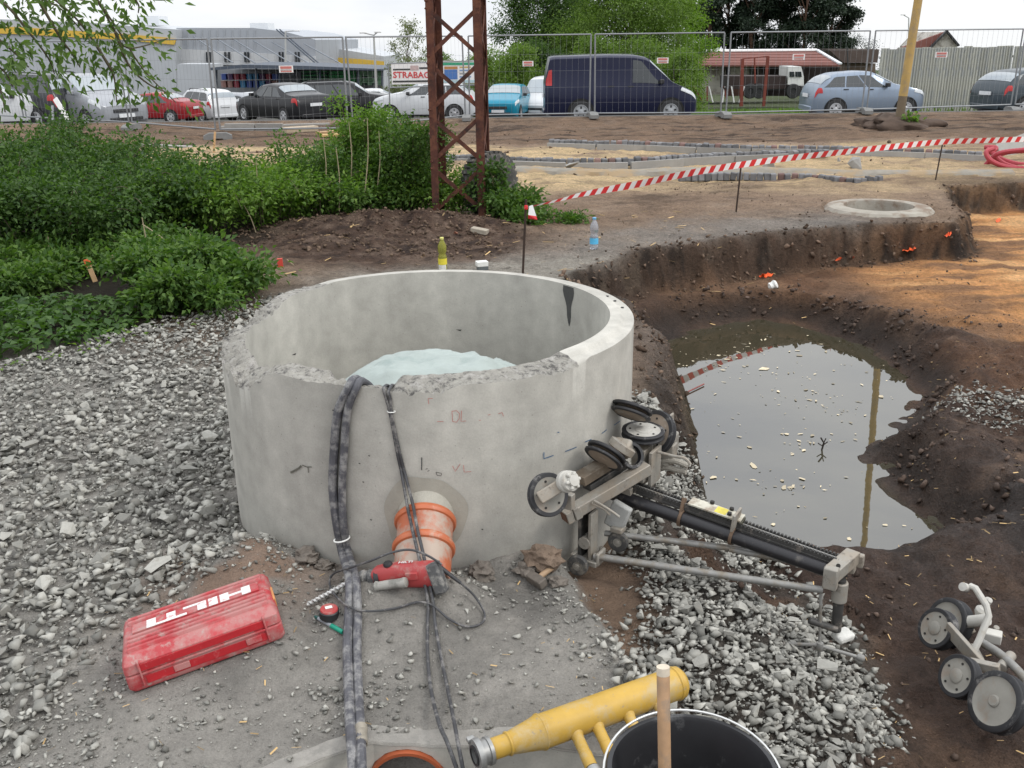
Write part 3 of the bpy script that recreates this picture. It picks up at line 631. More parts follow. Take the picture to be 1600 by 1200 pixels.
# rim profile per angle, outer to inner: top of outer face, mid, top of inner face
zo = RIMZ-brk*(0.012+0.010*np.clip(nA+0.3, 0, 2)+0.006*nB)-lft*(0.085+0.05*nA+0.02*nB)-ang_win(262, 282, 5)*(0.018+0.03*np.abs(nB))-ang_win(300, 318, 4)*(0.015+0.02*np.abs(nB))
zi = RIMZ-brk*0.004*(1+nB)-lft*(0.050+0.03*nC+0.014*nB)-ang_win(246, 268, 4)*(0.035+0.02*nB)
zi = zi+0.012*(1-brk); zo = zo-0.004*(1-brk)
rows = []; kinds = []
ri = RR-RT
def row(r, z): rows.append(np.stack([r*np.cos(th), r*np.sin(th), z], 1))
for q in np.linspace(0, 1, 10): row(np.full(NT, RR), ZB+(zo-ZB)*q)                      # outer face (rows 0-9)
NR = 9
for j in range(1, NR+1):
    q = j/NR
    # unbroken: flat ledge with a raised inner lip;  broken: rough slope
    step = sstep(0.42, 0.5, q)
    zflat = (RIMZ-0.004)*(1-step)+(RIMZ+0.012)*step
    nj = fbm(np.cos(th)*(RR-q*RT)*9+50, np.sin(th)*(RR-q*RT)*9, 2.6, 4, 310)
    zb = zo+(zi-zo)*(q**0.8)+0.011*nj*math.sin(math.pi*min(1, q*1.02))
    r = RR-RT*q-(brk*0.004*nj if j < NR else 0)
    row(r+np.zeros(NT), zflat*(1-brk)+zb*brk)
NIN = 10
for q in np.linspace(0, 1, NIN)[1:]: row(np.full(NT, ri), zi+(ZB-zi)*q)
RVt = np.concatenate(rows); nr_ = len(rows)
idx = np.arange(nr_*NT).reshape(nr_, NT); nxt = np.roll(idx, -1, 1)
RFc = np.stack([idx[:-1].ravel(), nxt[:-1].ravel(), nxt[1:].ravel(), idx[1:].ravel()], 1)
me = np_mesh('wall', RVt, RFc, True); me.set_sharp_from_angle(angle=math.radians(50)); me.materials.append(M_CONC); me.materials.append(M_BROKEN)
mi = np.zeros((nr_-1, NT), np.int32); mi[9:9+NR] = (brk > 0.5)[None]*1; me.polygons.foreach_set('material_index', mi.ravel())
link_mesh('wall', me, None, ring)
def ring_pt(px, py, r=RR):                              # where a sight line of the photo meets the ring's outer face
    d = ray(px, py); ex, ey = -RC[0], -RC[1]; A = d[0]**2+d[1]**2; B = 2*(ex*d[0]+ey*d[1]); Cc = ex*ex+ey*ey-r*r
    D = B*B-4*A*Cc; t = (-B-math.sqrt(max(D, 0)))/(2*A); p = np.array([0, 0, EZ])+d*t; return math.atan2(p[1]-RC[1], p[0]-RC[0]), p[2]
def on_ring(a, z, r=RR): return Vector((r*math.cos(a), r*math.sin(a), z))
def stroke(bm, pts, w, r=RR+0.004):                    # a pen line drawn on the outer face, photo points
    q = [ring_pt(*p) for p in pts]
    dens = []
    for i in range(len(q)-1):
        n = max(2, int(abs(q[i+1][0]-q[i][0])*RR/0.01)+1)
        for k in range(n): dens.append((q[i][0]+(q[i+1][0]-q[i][0])*k/n, q[i][1]+(q[i+1][1]-q[i][1])*k/n))
    dens.append(q[-1]); vs = []; n = len(dens)
    for i, (a, z) in enumerate(dens):
        a2, z2 = dens[min(i+1, n-1)]; a1, z1 = dens[max(i-1, 0)]; du, dz = (a2-a1)*RR, z2-z1; L = math.hypot(du, dz)+1e-9
        vs.append(on_ring(a-dz/L*w/2/RR, z+du/L*w/2, r)); vs.append(on_ring(a+dz/L*w/2/RR, z-du/L*w/2, r))
    bm.add(vs, [(2*i, 2*i+1, 2*i+3, 2*i+2) for i in range(n-1)])
def marking(name, strokes, w, m):
    bm = MB()
    for s_ in strokes: stroke(bm, s_, w)
    bm.build(name, m, ring, smooth=0)
M_RED = mat('red_crayon', (0.42, 0.16, 0.14), 0.8, var=0.3, scale=80); M_BLUE = mat('blue_marker', (0.03, 0.10, 0.20), 0.6, var=0); M_BLACK = mat('black_marker', (0.035, 0.035, 0.035), 0.6, var=0)
marking('red_marking', [[(706, 642), (707, 658)], [(706, 642), (713, 641), (718, 646), (717, 654), (713, 659), (707, 658)], [(721, 641), (720, 658), (728, 657)], [(683, 658), (693, 658)], [(748, 656), (751, 656)]], 0.0022, M_RED)
marking('red_marking', [[(707, 727), (711, 736), (719, 724)], [(724, 726), (725, 737), (736, 736)], [(762, 648), (766, 647)], [(778, 646), (784, 644), (786, 650)], [(670, 631), (669, 622), (676, 622)]], 0.0022, M_RED)
for st_ in ([(849, 706), (849, 716), (864, 711)], [(882, 705), (900, 698)], [(913, 690), (923, 686)], [(939, 677), (947, 671)], [(958, 664), (968, 657)], [(870, 675), (873, 675)]): marking('blue_marking', [st_], 0.0035, M_BLUE)
marking('black_marking', [[(659, 714), (659, 734)]], 0.0035, M_BLACK)
marking('black_marking', [[(681, 737), (690, 739), (689, 743), (683, 742), (681, 737)], [(665, 733), (668, 731)], [(668, 736), (671, 734)]], 0.002, M_BLACK)
M_GREASE = mat('grease_smear', (0.11, 0.105, 0.085), 0.6, var=0.3, scale=60)
marking('smear', [[(455, 738), (461, 735), (468, 731), (472, 727)]], 0.008, M_GREASE); marking('smear', [[(473, 726), (480, 729), (488, 729)], [(482, 729), (483, 738)]], 0.004, M_GREASE)
for px, py in ((576, 711), (561, 723), (567, 752), (752, 826), (579, 811), (520, 640)): marking('pit_hole', [[(px, py), (px+2.5, py+1)]], 0.004, M_BLACK)
# fresh mortar round the pipe
ca, cz = ring_pt(664, 808)
bm = MB(); n = 48; vs = [on_ring(ca, cz, RR+0.0025)]
for i in range(n):
    t = 2*math.pi*i/n; q = 0.196*(1+0.04*math.sin(3*t+1)); vs.append(on_ring(ca+q*math.cos(t)/RR, cz+q*1.12*math.sin(t), RR+0.0025))
vs2 = [Vector((v.x, v.y, v.z)) for v in vs]
# rings of vertices so that it follows the curve
bm = MB(); vs = []; fr = []
for j in range(6):
    for i in range(n):
        t = 2*math.pi*i/n; q = 0.155*(1+0.05*math.sin(3*t+1)+0.02*math.sin(7*t))*(j/5); vs.append(on_ring(ca+q*math.cos(t)/RR, cz+q*1.1*math.sin(t), RR+0.0025))
for j in range(5):
    for i in range(n): fr.append((j*n+i, j*n+(i+1) % n, (j+1)*n+(i+1) % n, (j+1)*n+i))
bm.add(vs, fr); bm.build('mortar_patch', mat('fresh_mortar', (0.335, 0.315, 0.268), 0.85, var=0.12, scale=9, bump=0.15, bscale=60), ring)
# dark stain and marks on the inner face
def inner_patch(name, a0, z0, w, h, m, n=8):
    bm = MB(); vs = []
    for i in range(n+1):
        q = i/n; ww = w*(1-q)**0.8*(1+0.25*math.sin(9*q))+0.003
        for s_ in (-1, 1): vs.append(on_ring(math.radians(a0)+s_*ww/2/ri-0.01*q, z0-h*q, ri-0.0015))
    bm.add(vs, [(2*i, 2*i+1, 2*i+3, 2*i+2) for i in range(n)]); bm.build(name, m, ring, smooth=0)
inner_patch('bitumen_stain', 36, RIMZ+0.006, 0.075, 0.20, mat('bitumen', (0.05, 0.05, 0.048), 0.7, var=0.35, scale=30))
for a0, z0 in ((152, 0.56), (152, 0.50), (84, 0.55)): inner_patch('pen_dash', a0, z0, 0.03, 0.008, M_BLACK, 2)
for a0 in (14, 20, 6, 55): 
    bm = MB(); p = on_ring(math.radians(a0), RIMZ-0.002, RR-0.03); bm.lathe([(0.0, 0.003), (0.007, 0.003), (0.007, 0)], p, (0, 0, 1), 8); bm.build('rim_hole', M_BLACK, ring)
# geotextile heaped in the shaft
def cloth(name, cx, cy, zb, rx, ry, h, mat_, seed, n=90):
    u = np.linspace(-1, 1, n); X, Y = np.meshgrid(u, u); R_ = np.hypot(X, Y)
    z = h*np.clip(1-R_**2.2, 0, 1)**0.75; f1 = fbm(X, Y, 1.6, 4, seed); ridg = 1-np.abs(fbm(X+0.4*f1, Y, 1.9, 2, seed+3))*5
    z = z*(1+0.16*f1)+0.028*h/0.3*np.clip(ridg, 0, 1)*np.clip(1.2-R_, 0, 1)+0.02*fbm(X, Y, 6, 3, seed+7)*np.clip(1.2-R_, 0, 1)
    V = np.stack([cx+X*rx, cy+Y*ry, zb+z], -1).reshape(-1, 3); k = np.arange(n*n).reshape(n, n)
    Fq = np.stack([k[:-1, :-1], k[:-1, 1:], k[1:, 1:], k[1:, :-1]], -1).reshape(-1, 4)
    Rf = R_.ravel(); keep = (Rf[Fq] < 1.02).all(1); return link_mesh(name, np_mesh(name, V, Fq[keep], True), mat_)
M_GEO = mat('geotextile', (0.36, 0.405, 0.385), 0.95, var=0.10, scale=7, bump=0.35, bscale=130, spec=0.15, dirt=((0.28, 0.33, 0.315), 0.15, 5))
g = cloth('geotextile_sheet', RC[0]+0.02, RC[1]-0.10, 0.31, 0.62, 0.50, 0.38, M_GEO, 401); tag(g, 'crumpled pale green geotextile sheet heaped inside the concrete ring', 'fabric sheet')
bm = MB(); bm.lathe([(0.0, 0.05), (0.5, 0.06), (ri-0.002, 0.04)], (RC[0], RC[1], 0), n=48); tag(bm.build('shaft_floor', M_CONC), kind='structure')

# ================================================================== CASING AND PIPES
cas = thing('concrete_pipe_casing', 'dusty rough concrete casing with a round orange pipe mouth in its front face', 'concrete block', (-0.2, 2.3, -0.45))
def case_top(x, y): return height(np.asarray(x, float), np.asarray(y, float)+0.065)
# front face with the pipe mouth
hc = (-0.325, -0.086); hr = 0.120
bm = MB(); xs = list(np.linspace(-0.97, 0.40, 41)); top = case_top(np.array(xs), np.interp(xs, [p[0] for p in CASE_EDGE], [p[1] for p in CASE_EDGE]))
def fy(x): return float(np.interp(x, [p[0] for p in CASE_EDGE], [p[1] for p in CASE_EDGE]))+0.006*float(fbm(np.array([x]), np.array([0.0]), 8, 3, 505)[0])
for i in range(40):
    xa, xb = xs[i], xs[i+1]
    def seg(za, zb_, zc, zd): bm.add([(xa, fy(xa), za), (xb, fy(xb), zb_), (xb, fy(xb), zc), (xa, fy(xa), zd)], [(0, 1, 2, 3)])
    da, db = hr**2-(xa-hc[0])**2, hr**2-(xb-hc[0])**2
    if da <= 0 and db <= 0: seg(-0.55, -0.55, top[i+1], top[i])
    else:
        ha, hb = math.sqrt(max(da, 0)), math.sqrt(max(db, 0)); seg(hc[1]+ha, hc[1]+hb, top[i+1], top[i]); seg(-0.55, -0.55, hc[1]-hb, hc[1]-ha)
bm.build('block_face', M_CONC, cas, True)
bm = MB(); vs = []
for i, x_ in enumerate(xs): vs += [(x_, fy(x_)-0.002, top[i]-0.004), (x_, fy(x_)+0.004, top[i]+0.003), (x_, fy(x_)+0.075, top[i]+0.001), (x_, fy(x_)+0.09, top[i]-0.02)]
bm.add(vs, [(4*i+j, 4*i+4+j, 4*i+5+j, 4*i+1+j) for i in range(40) for j in range(3)]); bm.build('block_edge', mat('casing_edge', (0.27, 0.255, 0.23), 0.9, var=0.25, scale=12, bump=0.5, bscale=50, dirt=((0.22, 0.21, 0.19), 0.25, 18)), cas, True)
M_ORANGE = mat('orange_pipe', (0.42, 0.11, 0.045), 0.5, var=0.08, scale=6, dirt=((0.38, 0.30, 0.24), 0.40, 5.5), bump=0.05)
M_ORANGE_IN = mat('orange_pipe_inside', (0.36, 0.085, 0.03), 0.5, var=0.15, scale=9)
bm = MB(); bm.lathe([(hr-0.012, 0.02), (hr-0.002, 0.02), (hr-0.002, -0.03), (hr-0.012, 0.02)], (hc[0], 2.325, hc[1]), (0, -1, 0), 40); bm.lathe([(hr-0.012, 0.02), (hr-0.012, -0.32), (0, -0.32)], (hc[0], 2.325, hc[1]), (0, -1, 0), 40)
bm.build('pipe_mouth', M_ORANGE_IN, cas, True)
# orange socket pipe entering the ring
pa = PY(668, 775, 3.29); pb = PY(668, 892, 3.06)
pipe = thing('sewer_pipe', 'dusty orange plastic sewer pipe with two raised collars entering the concrete ring', 'pipe', (pa.x, pa.y, 0))
ax = Vector((0.0, -0.88, -0.47)).normalized(); o_ = Vector((-0.33, 3.285, 0.335))
R1 = 0.100
bm = MB(); bm.lathe([(R1+0.006, -0.06), (R1+0.006, 0.052)], o_, ax, 40); bm.build('mortar_sleeve', mat('sleeve_mortar', (0.36, 0.34, 0.29), 0.9, var=0.12, scale=20, bump=0.3, bscale=70), pipe, True)
bm = MB(); bm.lathe([(R1, 0.0), (R1, 0.05), (R1+0.008, 0.055), (R1+0.010, 0.075), (R1+0.004, 0.085), (R1+0.002, 0.165), (R1+0.006, 0.17), (R1+0.004, 0.2), (R1+0.002, 0.32), (R1-0.01, 0.32)], o_, ax, 48); bm.build('pipe_body', M_ORANGE, pipe, True)
def pipe_pt(px, py, r):                                 # sight line meets a cylinder of radius r round the pipe
    d = Vector(ray(px, py)); e = Vector((0, 0, EZ))-o_; dp = d-ax*d.dot(ax); ep = e-ax*e.dot(ax); A = dp.dot(dp); B = dp.dot(ep); C2 = ep.dot(ep)-r*r; D2 = B*B-A*C2
    return Vector((0, 0, EZ))+d*((-B-math.sqrt(max(D2, 0)))/A)
M_ORANGE2 = mat('orange_collar', (0.46, 0.125, 0.05), 0.45, var=0.1, scale=10, dirt=((0.40, 0.32, 0.25), 0.10, 8))
for h0 in (0.05, 0.165): bm = MB(); bm.lathe([(R1+0.002, h0), (R1+0.012, h0+0.004), (R1+0.016, h0+0.012), (R1+0.016, h0+0.022), (R1+0.012, h0+0.030), (R1+0.002, h0+0.034)], o_, ax, 48); bm.build('collar', M_ORANGE2, pipe, True)
# ================================================================== THINGS ROUND THE RING
def text_obj(name, body, size, m, parent=None, M_=None, ext=0.0008, world=False, squash=1.0, bold=0.018):
    cu = bpy.data.curves.new(name, 'FONT'); cu.body = body; cu.size = size; cu.extrude = ext; cu.align_x = 'CENTER'; cu.align_y = 'CENTER'; cu.resolution_u = 2; cu.offset = size*bold
    tmp = bpy.data.objects.new('tmp_text', cu); me = bpy.data.meshes.new_from_object(tmp); me.name = name
    bpy.data.objects.remove(tmp); bpy.data.curves.remove(cu)
    if squash != 1: me.transform(Matrix.Diagonal((squash, 1, 1, 1)))
    if M_ is not None: me.transform(M_)
    me.materials.clear(); return link_mesh(name, me, m, parent, world)
def basis(x, y, z, o):
    R = Matrix((x, y, z)).transposed().to_4x4(); R.translation = Vector(o); return R
M_BLACKP = mat('black_plastic', (0.022, 0.022, 0.024), 0.5, var=0.2, scale=12, dirt=((0.16, 0.15, 0.14), 0.14, 14))
M_HOSE = mat('dusty_hose', (0.075, 0.075, 0.085), 0.6, var=0.3, scale=16, dirt=((0.24, 0.235, 0.23), 0.30, 18), bump=0.3, bscale=80)
M_CABLE = mat('dusty_cable', (0.045, 0.045, 0.048), 0.55, var=0.3, scale=20, dirt=((0.20, 0.19, 0.18), 0.22, 24))
M_WHITEP = mat('white_plastic', (0.72, 0.72, 0.69), 0.5, var=0.08, scale=30)
M_STEEL = mat('steel', (0.42, 0.42, 0.41), 0.38, 0.8, var=0.2, scale=30, rvar=0.15)
# ---- red power-tool case: local x along the length, y towards the back
M_CASE = mat('red_case_plastic', (0.38, 0.034, 0.040), 0.55, var=0.16, scale=7, dirt=[((0.38, 0.155, 0.145), 0.38, 9), ((0.36, 0.28, 0.25), 0.12, 26)])
M_CASE2 = mat('red_case_recess', (0.37, 0.012, 0.018), 0.4, var=0.15, scale=20, dirt=((0.42, 0.10, 0.10), 0.10, 30))
CL_, CD, CH = 0.498, 0.319, 0.114
c0 = Vector(CASE_O); rzc = math.radians(21.2)
case = thing('tool_case', 'scuffed red plastic power-tool case lying flat on the gravel edge', 'tool case', c0, rzc)
case.rotation_euler = (math.radians(-6.2), math.radians(-9.4), rzc)
def rrect(x0, x1, y0, y1, r, n=4):
    out = []
    for cx, cy, a in ((x1-r, y0+r, -90), (x1-r, y1-r, 0), (x0+r, y1-r, 90), (x0+r, y0+r, 180)):
        for i in range(n+1): t = math.radians(a+90*i/n); out.append((cx+r*math.cos(t), cy+r*math.sin(t)))
    return out
bm = MB()                                               # bottom shell
lo = rrect(0.008, CL_-0.008, 0.006, CD-0.006, 0.018); mid = rrect(0, CL_, 0, CD, 0.018); n = len(lo)
def loft(bm, loops, cap0=True, cap1=True):
    o = len(bm.v); k = len(loops[0]); vs = [p for l in loops for p in l]; fs = []
    for j in range(len(loops)-1):
        for i in range(k): fs.append((j*k+i, j*k+(i+1) % k, (j+1)*k+(i+1) % k, (j+1)*k+i))
    if cap0: fs.append(tuple(range(k-1, -1, -1)))
    if cap1: fs.append(tuple(range((len(loops)-1)*k, len(loops)*k)))
    bm.add(vs, fs)
Z = lambda pl, z: [(p[0], p[1], z) for p in pl]
loft(bm, [Z(lo, 0), Z(mid, 0.012), Z(mid, 0.053), Z(rrect(0.004, CL_-0.004, 0.004, CD-0.004, 0.018), 0.057)])
bm.build('case_base', M_CASE, case, bevel=0.002)
bm = MB()
loft(bm, [Z(rrect(0.004, CL_-0.004, 0.004, CD-0.004, 0.018), 0.0575), Z(mid, 0.061), Z(rrect(0.002, CL_-0.002, 0.002, CD-0.002, 0.018), 0.092), Z(rrect(0.012, CL_-0.012, 0.022, CD-0.012, 0.014), CH-0.004), Z(rrect(0.018, CL_-0.018, 0.028, CD-0.018, 0.012), CH)])
bm.build('case_lid', M_CASE, case, bevel=0.002)
for i, yy in enumerate((0.056, 0.084, 0.112, 0.140, 0.250, 0.276)):    # raised ribs along the lid
    bm = MB(); bm.prism([(-0.010, 0), (0.010, 0), (0.006, 0.011), (-0.006, 0.011)], CL_-0.05, (0.025, yy, CH-0.001), Matrix(((0, 0, 1), (1, 0, 0), (0, 1, 0)))); bm.build('rib', M_CASE, case, bevel=0.0015)
bm = MB(); bm.box((CL_/2, 0.196, CH+0.0035), (CL_-0.08, 0.062, 0.009)); bm.build('name_panel', M_CASE, case, bevel=0.001)
M_WORN = mat('worn_white_print', (0.68, 0.66, 0.64), 0.6, var=0.1, scale=20, dirt=((0.44, 0.13, 0.13), 0.16, 22))
text_obj('lettering', 'HILTI', 0.074, M_WORN, case, basis((-1, 0, 0), (0, -1, 0), (0, 0, 1), (CL_/2+0.01, 0.196, CH+0.0086)), squash=2.05, bold=0.05)
bm = MB(); bm.box((CL_-0.12, 0.285, CH+0.0008), (0.075, 0.016, 0.0012)); st = bm.build('sticker', mat('sticker', (0.62, 0.64, 0.68), 0.5, var=0.1), case)
bm = MB(); bm.box((CL_-0.14, 0.285, CH+0.0016), (0.026, 0.010, 0.0012)); bm.build('sticker_logo', mat('sticker_blue', (0.08, 0.12, 0.40), 0.5, var=0.1), case)
for (z0, z1, xa, xb) in ((0.0645, 0.088, 0.05, CL_-0.055), (0.018, 0.044, 0.06, CL_-0.055)):
    bm = MB(); bm.box(((xa+xb)/2, -0.0005, (z0+z1)/2), (xb-xa, 0.004, z1-z0)); bm.build('recess_panel', M_CASE2, case, bevel=0.001)
for xa in (0.05, CL_-0.052): bm = MB(); bm.box((xa, 0.0, 0.057), (0.006, 0.016, 0.085)); bm.build('recess_frame', M_CASE, case, bevel=0.002)
for xa in (0.17, 0.40): bm = MB(); bm.box((xa, -0.002, 0.034), (0.05, 0.008, 0.022)); bm.build('latch', M_CASE, case, bevel=0.002)
bm = MB(); bm.box((CL_/2, -0.001, 0.0555), (CL_-0.10, 0.010, 0.006)); bm.build('seam_rib', M_CASE, case, bevel=0.001)
bm = MB(); bm.box((CL_-0.002, 0.15, 0.085), (0.008, 0.10, 0.03)); bm.build('side_grip', mat('grip_yellowed', (0.50, 0.22, 0.08), 0.6, var=0.3, scale=20), case, bevel=0.002)

# ---- rotary hammer lying on the hoses and the pipe
M_DRILL = mat('red_drill_plastic', (0.36, 0.045, 0.045), 0.5, var=0.15, scale=14, dirt=((0.34, 0.16, 0.14), 0.26, 18))
M_RUBBER = mat('grey_rubber', (0.075, 0.075, 0.075), 0.8, var=0.3, scale=30, dirt=((0.25, 0.24, 0.22), 0.30, 24))
da = PY(556, 903, 3.00); db = PY(700, 894, 2.93); dx = (db-da).normalized(); dy = Vector((0, 0, 1)).cross(dx).normalized(); dz = dx.cross(dy)
drill = thing('rotary_hammer', 'dusty red rotary hammer with a long spiral bit lying across the pipe', 'power drill', (da.x, da.y, da.z))
RD = Matrix((dx, dy, dz)).transposed(); Dp = lambda a, b_, c: da+dx*a+dy*b_+dz*c
bm = MB(); prof = []
secs = [(0.070, 0.026, 0.028, 0.0), (0.085, 0.033, 0.036, 0.002), (0.115, 0.034, 0.040, 0.004), (0.16, 0.033, 0.044, 0.004), (0.20, 0.034, 0.046, 0.002), (0.245, 0.036, 0.047, 0.0), (0.285, 0.036, 0.046, -0.002), (0.312, 0.033, 0.042, -0.002), (0.322, 0.027, 0.036, -0.002)]
loops = [[tuple(Dp(a, w*math.copysign(abs(math.cos(t))**0.75, math.cos(t)), o2+h*math.copysign(abs(math.sin(t))**0.75, math.sin(t)))) for t in [2*math.pi*i/20 for i in range(20)]] for a, w, h, o2 in secs]
loft(bm, loops); bm.build('housing', M_DRILL, drill, True, smooth=50)
bm = MB(); bm.lathe([(0.0, -0.008), (0.016, -0.008), (0.020, 0.0), (0.021, 0.016), (0.026, 0.024), (0.027, 0.034), (0.023, 0.038), (0.024, 0.05), (0.029, 0.055), (0.029, 0.076), (0.02, 0.08)], da, dx, 24); bm.build('chuck', M_RUBBER, drill, True)
bit0 = PG(481, 944, 0.012)
bd = (da-bit0); Lb = bd.length; bd.normalize(); Rb = frame(bd); bm = MB(); vs = []; n = 60; m_ = 10
for j in range(n+1):
    for i in range(m_):
        t = 2*math.pi*i/m_; tw = j/n*Lb/0.032*2*math.pi; r_ = 0.0068*(1.0+0.30*math.copysign(abs(math.cos((t-tw)))**0.6, math.cos(2*(t-tw)))); vs.append(bit0+Rb @ Vector((r_*math.cos(t), r_*math.sin(t), Lb*j/n)))
bm.add(vs, [(j*m_+i, j*m_+(i+1) % m_, (j+1)*m_+(i+1) % m_, (j+1)*m_+i) for j in range(n) for i in range(m_)]+[tuple(range(m_))]); bm.build('drill_bit', mat('bright_steel', (0.56, 0.56, 0.54), 0.45, 0.35, var=0.2, scale=30), drill, True)
bm = MB(); bm.cyl(Dp(0.082, -0.005, 0), Dp(0.100, -0.005, 0), 0.036, n=24); bm.build('clamp_band', M_BLACKP, drill, True, bevel=0.002)
ha = Dp(0.088, -0.05, -0.01); hb = PY(641, 909, 2.90); bm = MB(); hd = (hb-ha); bm.lathe([(0.0, 0.0), (0.013, 0.0), (0.018, 0.006), (0.015, 0.016), (0.0165, 0.045), (0.0165, 0.10), (0.0185, 0.114), (0.017, 0.122), (0.0, 0.124)], ha, hd, 20); bm.build('side_handle', mat('handle_rubber_dusty', (0.20, 0.195, 0.175), 0.8, var=0.2, scale=20, dirt=((0.32, 0.31, 0.28), 0.35, 20)), drill, True)
bm = MB(); bm.beam(Dp(0.300, -0.008, 0.045), Dp(0.322, -0.032, -0.06), 0.05, 0.044, hint=dx); bm.build('rear_handle', M_RUBBER, drill, True, bevel=0.008)
bm = MB(); bm.box(Dp(0.225, -0.034, 0.012), (0.045, 0.012, 0.028), RD); bm.build('switch_cover', M_DRILL, drill, True, bevel=0.003)
bm = MB(); bm.lathe([(0, 0.012), (0.014, 0.012), (0.017, 0.006), (0.017, 0)], Dp(0.135, -0.004, 0.044), dz, 16); bm.build('mode_knob', M_BLACKP, drill, True)
text_obj('lettering', 'HILTI', 0.018, mat('white_print', (0.65, 0.62, 0.6), 0.6, var=0.1), drill, basis(dx, dy, dz, Dp(0.20, 0.0, 0.0495)), 0.0006, True, squash=1.3)
bm = MB(); s0 = Dp(0.318, 0.012, 0.012); s1 = PG(720, 911, 0.06); bm.tube([s0, s0.lerp(s1, 0.5), s1], [0.009, 0.0075, 0.006], 10); bm.build('cord_sleeve', M_BLACKP, drill, True)
cp = [(720, 911, .15), (742, 932, .12), (757, 958, .10), (752, 974, .098), (728, 979, .098), (700, 966, .098), (676, 946, .108), (652, 941, .10), (615, 951, .098), (575, 955, .118), (545, 948, .130), (522, 928, .10), (515, 910, .11), (522, 896, .12), (548, 887, .15), (580, 876, .20), (610, 864, .235), (640, 859, .245), (668, 868, .235), (690, 882, .21)]
bm = MB(); bm.tube(spline([PG(q[0], q[1], max(q[2]-0.085, 0.006)) for q in cp], 6), 0.0042, 8); bm.build('power_cord', M_CABLE, drill, True)

# ---- tape measure, marker
tm = PG(514, 958, 0.02); tp = thing('tape_measure', 'red and black round tape measure beside the drill bit', 'tape measure', (tm.x, tm.y, hgt(tm.x, tm.y)))
bm = MB(); bm.lathe([(0, 0), (0.030, 0), (0.034, 0.004), (0.034, 0.028), (0.030, 0.032)], tp.location+Vector((0, 0, 0.004)), (0.05, -0.05, 1), 28); bm.build('tape_body', M_BLACKP, tp, True)
bm = MB(); bm.lathe([(0.031, 0.0318), (0.029, 0.036), (0, 0.037)], tp.location+Vector((0, 0, 0.004)), (0.05, -0.05, 1), 28); bm.build('tape_cover', M_DRILL, tp, True)
bm = MB(); bm.box(tp.location+Vector((0.0, 0.002, 0.042)), (0.024, 0.016, 0.001), Matrix.Rotation(0.4, 3, 'Z')); bm.build('tape_label', M_WHITEP, tp, True)
m0, m1 = PG(492, 963, 0.012), PG(536, 988, 0.012); mk = thing('marker_pen', 'thin marker pen with a green cap on the dusty concrete', 'marker', (m0.x, m0.y, m0.z)); L_ = m1-m0
bm = MB(); bm.cyl(m0+L_*0.12, m0+L_*0.62, 0.007, n=12); bm.build('pen_barrel', mat('marker_barrel', (0.30, 0.33, 0.36), 0.4, var=0.2, scale=30), mk, True)
bm = MB(); bm.cyl(m0+L_*0.60, m1, 0.0085, 0.008, n=12); bm.build('pen_cap', mat('green_cap', (0.01, 0.26, 0.17), 0.4, var=0.05), mk, True)
bm = MB(); bm.cyl(m0, m0+L_*0.13, 0.004, 0.008, n=12); bm.build('pen_end', mat('dark_green_end', (0.01, 0.09, 0.08), 0.4, var=0), mk, True)

# ---- hoses and cables hung over the rim
def over_rim(px_top, py_top, side_pts, ground_pts, r, inside=0.16, off=0.0):
    a, z = ring_pt(px_top, py_top); pts = []
    zt = RIMZ-0.01
    zi_ = float(np.interp(math.degrees(a) % 360, ta, zi)); zo_ = float(np.interp(math.degrees(a) % 360, ta, zo))
    C_ = Vector((RC[0], RC[1], 0))
    pts.append(C_+on_ring(a+0.03, zi_-inside, RR-RT-r*1.1)); pts.append(C_+on_ring(a+0.01, zi_-0.03, RR-RT-r*0.9)); pts.append(C_+on_ring(a, zi_+r*1.2, RR-RT*0.7)); pts.append(C_+on_ring(a, max(zo_, zi_)+r*0.9, RR-RT*0.25)); pts.append(C_+on_ring(a, zo_+r*0.2, RR+r*0.9))
    for p in side_pts:
        aa, zz = ring_pt(*p); pts.append(C_+on_ring(aa, zz, RR+r*1.15+off))
    ground_pts = [g for g in ground_pts if g != 'p']
    for g in ground_pts: pts.append(pipe_pt(g[0], g[1], R1+0.024) if len(g) == 2 else PG(g[0], g[1], max(g[2]-0.083, r)) if g[1] < 1120 else P(*g))
    return pts
hs = []
